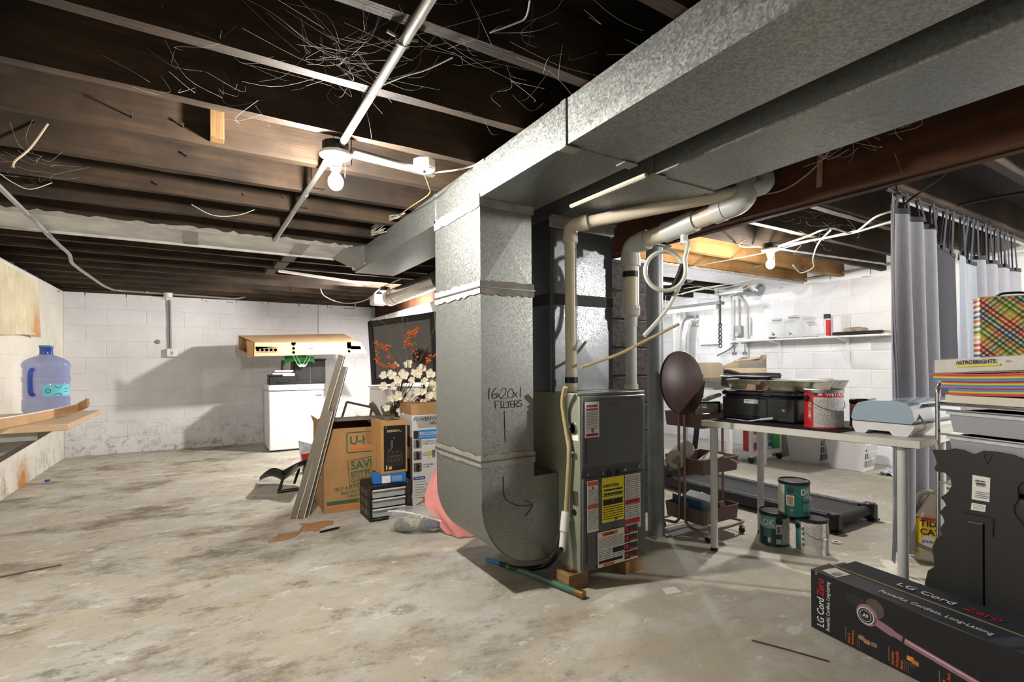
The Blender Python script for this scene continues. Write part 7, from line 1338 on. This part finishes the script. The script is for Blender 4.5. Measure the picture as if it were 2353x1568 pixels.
# the front face is turned to the viewer: reading direction there is up the box
fN = V((0, -sgn, 0)); R1 = Z_.cross(V((0, 0, 0))) if False else None
def ftxt(s_, x, z, size, m, bold=.0, sx=1.0, rot=True): return text(s_, t, (x, fy, z), size, m, Z_ if rot else X_, -X_ if rot else Z_, bold, sx=sx) if sgn > 0 else text(s_, t, (x, fy, z), size, m, Z_ if rot else -X_, X_ if rot else Z_, bold, sx=sx)
ftxt('LG Cord', .058, .022, .042, LW, .008, .76); ftxt('Zero', .058, .147, .042, LR, .004, .8); ftxt('TM', .03, .224, .010, LW, .0); ftxt('Powerful, Cordless, Long-Lasting', .082, .018, .0205, LW, .0, .72)
VM = mat((176, 132, 150), .3, .5, .03); VD = mat((52, 50, 50), .3, .2, .04); OG = mat((226, 104, 46), .5, var=0)
def fd(mb, pts, w_, n=4): mb.tube([V((x, fy - .0004 * sgn, z)) for x, z in pts], w_, n); return mb
def fpoly(nm, pts, m, lift=.0006): return obj(nm, MB().prism(pts, -lift if sgn > 0 else 0, 0 if sgn > 0 else lift, XZ), m, t)
circ = lambda cx_, cz_, r_, n=28: [(cx_ + r_ * math.cos(i * 6.2832 / n), cz_ + r_ * math.sin(i * 6.2832 / n)) for i in range(n)]
hc = (.225, .150)
fpoly('printed_dust_bin', rrect(.150, .165, .225, .205, .012), VD); fpoly('printed_motor_cap', circ(.252, .185, .034), mat((84, 78, 74), .3)); fpoly('printed_body', circ(*hc, .038), VM, .0009); fpoly('printed_dial_ring', circ(hc[0] - .004, hc[1] - .004, .030), LW, .0012); fpoly('printed_dial', circ(hc[0] - .004, hc[1] - .004, .027), VD, .0015); fpoly('printed_dial_ring', circ(hc[0] - .004, hc[1] - .004, .021), LW, .0018); fpoly('printed_dial', circ(hc[0] - .004, hc[1] - .004, .0195), VD, .0021)
text('A9', t, (hc[0] - .013, fy - .0023 * sgn, hc[1] - .009), .017, LW, X_, Z_, .02)
def bar(nm, x0, z0, x1, z1, w_, m, lift=.0009): d = V((x1 - x0, z1 - z0)).normalized(); n = V((-d.y, d.x)) * w_; return fpoly(nm, [(x0 + n.x, z0 + n.y), (x0 - n.x, z0 - n.y), (x1 - n.x, z1 - n.y), (x1 + n.x, z1 + n.y)], m, lift)
bar('printed_handle', .245, .142, .315, .125, .014, VM); bar('printed_clip', .300, .130, .345, .120, .010, VM, .0012); bar('printed_wand', .350, .118, .62, .078, .0105, VM); bar('printed_wand_shine', .355, .121, .615, .083, .0025, mat((222, 186, 200), .3), .0012); bar('printed_joint', .345, .1195, .352, .118, .012, VD, .0012); bar('printed_nozzle', .62, .078, .72, .064, .011, VD); bar('printed_head', .72, .09, .75, .03, .03, VD)
for i, (x, s_) in enumerate(((.145, 'Power &\nPerformance'), (.30, 'Removable\nRechargeable\nBattery'), (.455, 'Portable\nCharging Stand'))):
    fpoly('print_rule', [(x, .02), (x + .0015, .02), (x + .0015, .072), (x, .072)], mat((150, 150, 150), .5)); ftxt(s_, x + .018, .014, .0145, OG, .0, .72)
    mb = MB()
    for k in range(4 if i else 2): mb.bb((x + .045 + .006 * k, -.0008, .012), (x + .047 + .006 * k, 0, .05)) if sgn > 0 else mb.bb((x + .045 + .006 * k, 0, .012), (x + .047 + .006 * k, .0008, .05))
    obj('print_lines', mb, INKG, t, kind='stuff')
for i, (x, z, c) in enumerate(((.205, .056, (150, 120, 100)), (.225, .05, (170, 130, 100)), (.25, .052, (120, 110, 110)), (.385, .058, (220, 120, 50)), (.37, .065, (230, 140, 50)), (.375, .045, (60, 60, 62)), (.53, .05, (150, 120, 130)))): fpoly('printed_accessory', rrect(x - .011, z - .008, x + .011, z + .008, .004), mat(c, .4, var=.2, vs=60), .0009)
yt = sgn * LD * .28
def ttxt(s_, x, y, z, size, m, bold=0, sx=1.0): return text(s_, t, (x, y, z), size, m, X_, Y_ * sgn, bold, sx=sx) if sgn > 0 else text(s_, t, (x, y, z), size, m, X_, Y_, bold, sx=sx)
ttxt('Powerful, Cordless, Long-Lasting', .245, sgn * LD * .16, LH + .006, .034, LW, .0, .74); ttxt('LG Cord', .245, sgn * LD * .66, LH + .014, .05, LW, .008, 1.0); ttxt('Zero', .455, sgn * LD * .66, LH + .014, .05, LR, .003, 1.0)
obj('barcode_label', MB().hexa([(.03, sgn * .03, LH + .0035), (.10, sgn * .015, LH + .003), (.11, sgn * .085, LH + .0065), (.04, sgn * .095, LH + .0068), (.03, sgn * .03, LH + .0045), (.10, sgn * .015, LH + .004), (.11, sgn * .085, LH + .0075), (.04, sgn * .095, LH + .0078)]), PAPER, t)
mb = MB()
for i in range(10): mb.box((.082 + .0005 * i, sgn * (.024 + .006 * i), LH + .0062), (.03 if i % 5 else .02, .0022, .0006))
obj('barcode', mb, INKG, t, kind='stuff')
# ================================================================== right room ceiling wires and floor scraps
PJ = lambda u, v, z=2.015: PZ(u, v, z)
wire('ceiling_cable', 'white cable sagging from the beam side to the curtain under the right joists', [PJ(1770, 572), PJ(1850, 545), PJ(1905, 525), PJ(1960, 535), PJ(2010, 500), PJ(2050, 485)], .007); wire('ceiling_cable', 'white cable dropping in a zigzag below the right hand joists', [PJ(1910, 528), PJ(1880, 560), PJ(1868, 595, 1.99), PJ(1868, 615, 1.97), PJ(1840, 627, 1.97), PJ(1822, 610, 2.0)], .006)
conduit('metal_conduit', 'grey conduit from the right hand bulb towards the curtain', [PJ(1788, 566), PJ(1960, 535), PJ(2052, 508)], .010); conduit('metal_conduit', 'long grey conduit along the top of the bright block wall', [PX(1800, 650, XR - .05), PX(1960, 622, XR - .05), PX(2044, 606, XR - .05)], .014, rad=.03); conduit('metal_conduit', 'thin grey conduit crossing from the right hand bulb to the block wall', [PJ(1792, 572), PJ(1900, 588), PJ(2030, 606)], .010)
wire('ceiling_cable', 'thin white wire running diagonally from the column to the right bulb', [PJ(1560, 618), PJ(1650, 602), PJ(1760, 580), PJ(1900, 545), PJ(2050, 512)], .004); wire('ceiling_cable', 'yellow cable looping from drilled holes to the right hand bulb', [PJ(1712, 550), PJ(1698, 562), PJ(1712, 568), PJ(1752, 567)], .005, mat((206, 170, 90), .5))
for (u, v) in ((1638, 547), (1648, 550), (1664, 554), (1680, 554), (1700, 555)): 
    pass
rnd = random.Random(3)
for i in range(9):
    a = PX(1535 + rnd.uniform(0, 60), 640 + rnd.uniform(0, 50), XR - .5 - rnd.uniform(0, .6)); P = [a] + [a + V((rnd.uniform(-.1, .1), -.35 * (k + 1), rnd.uniform(-.08, .05))) for k in range(3)]
    wire('tangled_wire', ('highest', 'second', 'third', 'fourth', 'fifth', 'sixth', 'seventh', 'eighth', 'lowest')[i] + ' pale wire in the tangle under the laundry ceiling', P, .005)['group'] = 'wires tangled under the laundry ceiling'
p = PX(1690, 655, XR - .4); t = thing('ceiling_duct_box', 'square galvanised duct boot hanging from the laundry ceiling', 'duct', p); obj('boot', xbox(MB(), (-.14, -.2, -.12), (.14, .2, ZJ - p.z - .001), .004), GALV, t, smooth=1); obj('outlet_pipe', MB().cyl((0, -.2, -.02), (0, -.32, -.1), .06, n=20), mat((206, 206, 204), .4), t); obj('collar', MB().cyl((0, -.30, -.09), (0, -.34, -.115), .066, n=20), STEEL, t)
conduit('vent_elbow_pipe', 'grey plastic drain pipe with elbow under the laundry ceiling', [PX(1520, 650, 5.0), PX(1570, 648, 5.0), PX(1592, 640, 5.0), PX(1596, 628, 5.0)], .035, PVCG, .12)
wire('white_rail_pipe', 'white pipe along the edge between the two ducts', [PZ(1312, 474, 1.852), PZ(1400, 437, 1.852), PZ(1484, 402, 1.852)], .010, PVC); wire('beam_wire', 'thin beige wire along the timber beam past the pipe elbow', [PX(1700, 452, 2.36), PX(1790, 440, 2.36), PX(1850, 405, 2.36), PX(1896, 360, 2.36), PX(1905, 345, 2.36)], .004, mat((170, 146, 116), .6))
a, b_ = PX(1885, 345, 2.362), PX(1882, 430, 2.362); tag(obj('hanger_strap', MB().hexa([a + V((0, -.012, 0)), b_ + V((0, -.012, 0)), b_ + V((0, .012, 0)), a + V((0, .012, 0)), a + V((.006, -.012, 0)), b_ + V((.006, -.012, 0)), b_ + V((.006, .012, 0)), a + V((.006, .012, 0))]), mat((150, 128, 104), .5, .3)), 'short flat metal hanger strap on the side of the timber beam', 'strap')
p = PZ(1541, 1358, .001); tag(obj('paper_scrap', MB().prism([(p.x - .05, p.y - .02), (p.x + .03, p.y - .04), (p.x + .05, p.y + .02), (p.x - .02, p.y + .035)], .001, .002), PAPER), 'white paper scrap lying on floor right of the furnace', 'paper scrap')
p = PZ(1922, 1247, .003); tag(obj('flat_washer', MB().lathe([(.014, 0), (.026, 0), (.026, .004), (.014, .004), (.014, 0)], 18, p, None, 0, None, False), PAPER), 'small white ring on the floor beside the near paint can', 'ring')
wire('thin_stick', 'thin dark twig lying on floor left of the vacuum carton', [PZ(1728, 1472, .004), PZ(1790, 1488, .004), PZ(1905, 1520, .004)], .003, mat((84, 70, 58), .8)); wire('thin_stick', 'thin dark twig lying on floor at the far left', [PZ(0, 1327, .004), PZ(70, 1312, .004), PZ(142, 1298, .004)], .0035, mat((96, 88, 80), .8))
wire('black_cable', 'black cable slanting from the timber beam to the curtain rod', [PZ(2176, 396, 2.03), PZ(2140, 425, 2.0), PZ(2100, 452, 1.98), PZ(2078, 470, 1.95)], .006, BLACKP); wire('black_pipe', 'dark pipe crossing under the joists above the curtains at the far right', [PZ(2200, 472, 2.0), PZ(2280, 455, 2.0), PZ(2380, 438, 2.0)], .009, mat((52, 50, 48), .5, .3))
for (u, v) in ((1636, 547), (1648, 550), (1665, 553), (1681, 555), (1699, 557)):
    p = PY(u, v, 1.765 + .405 * 3 - .101); obj('drilled_hole', MB().cyl(p, p + V((0, .004, 0)), .007, n=10), INK, ceil)
# ================================================================== cobwebs
WEB = mat((150, 148, 144), .95, var=0)
rnd = random.Random(13)
def web(label, centre, n, spread, r=.00035, z0=2.02, wander=.03):
    mb = MB()
    for i in range(n):
        u, v = centre[0] + rnd.gauss(0, spread), centre[1] + rnd.gauss(0, spread * .7); a = PZ(u, max(4, v), z0 - rnd.uniform(0, .03)); b_ = a + V((rnd.gauss(0, .14), rnd.gauss(0, .10), rnd.uniform(-.05, .10))); m_ = a.lerp(b_, .5) + V((rnd.gauss(0, wander), rnd.gauss(0, wander), -.02))
        mb.tube(smoothpath([a, m_, b_], 4), r * rnd.uniform(.6, 1.6), 3, caps=False)
    tag(obj('cobweb', mb, WEB, None, smooth=0), label, 'cobweb', None, 'stuff')
web('dense grey cobwebs round the conduit strap under the near joists', (800, 130), 70, 50); web('thin cobweb strands left of the conduit in the dark bays', (480, 170), 22, 70); web('cobweb strands in the dark bays beside the long duct', (1150, 130), 40, 110); web('dusty cobweb along the bottom edge of the timber beam', (1990, 300), 40, 45, .0005, 1.86); web('cobweb strands across the far left joists', (60, 370), 20, 40)
web('fine cobweb threads under the right hand joists', (1900, 530), 30, 40)
for lb, pts in (('thick grey cobweb rope hanging in the bay left of the duct', [(1218, 0), (1208, 40), (1180, 55), (1125, 75)]), ('second cobweb rope stretched beside the conduit', [(1040, 132), (980, 160), (930, 175), (880, 195)])): tag(obj('cobweb_rope', MB().tube(smoothpath([PZ(u, v, 2.01) for u, v in pts], 6), .0024, 5), WEB), lb, 'cobweb')
tag(obj('cobweb_rope', MB().tube(smoothpath([PY(110, 285, 2.9), PY(70, 340, 2.85), PY(35, 370, 2.85), PY(30, 385, 2.85)], 6), [.004] * 18 + [.008], 5), mat((170, 158, 134), .9)), 'dusty cobweb strand drooping from the far left joist', 'cobweb')
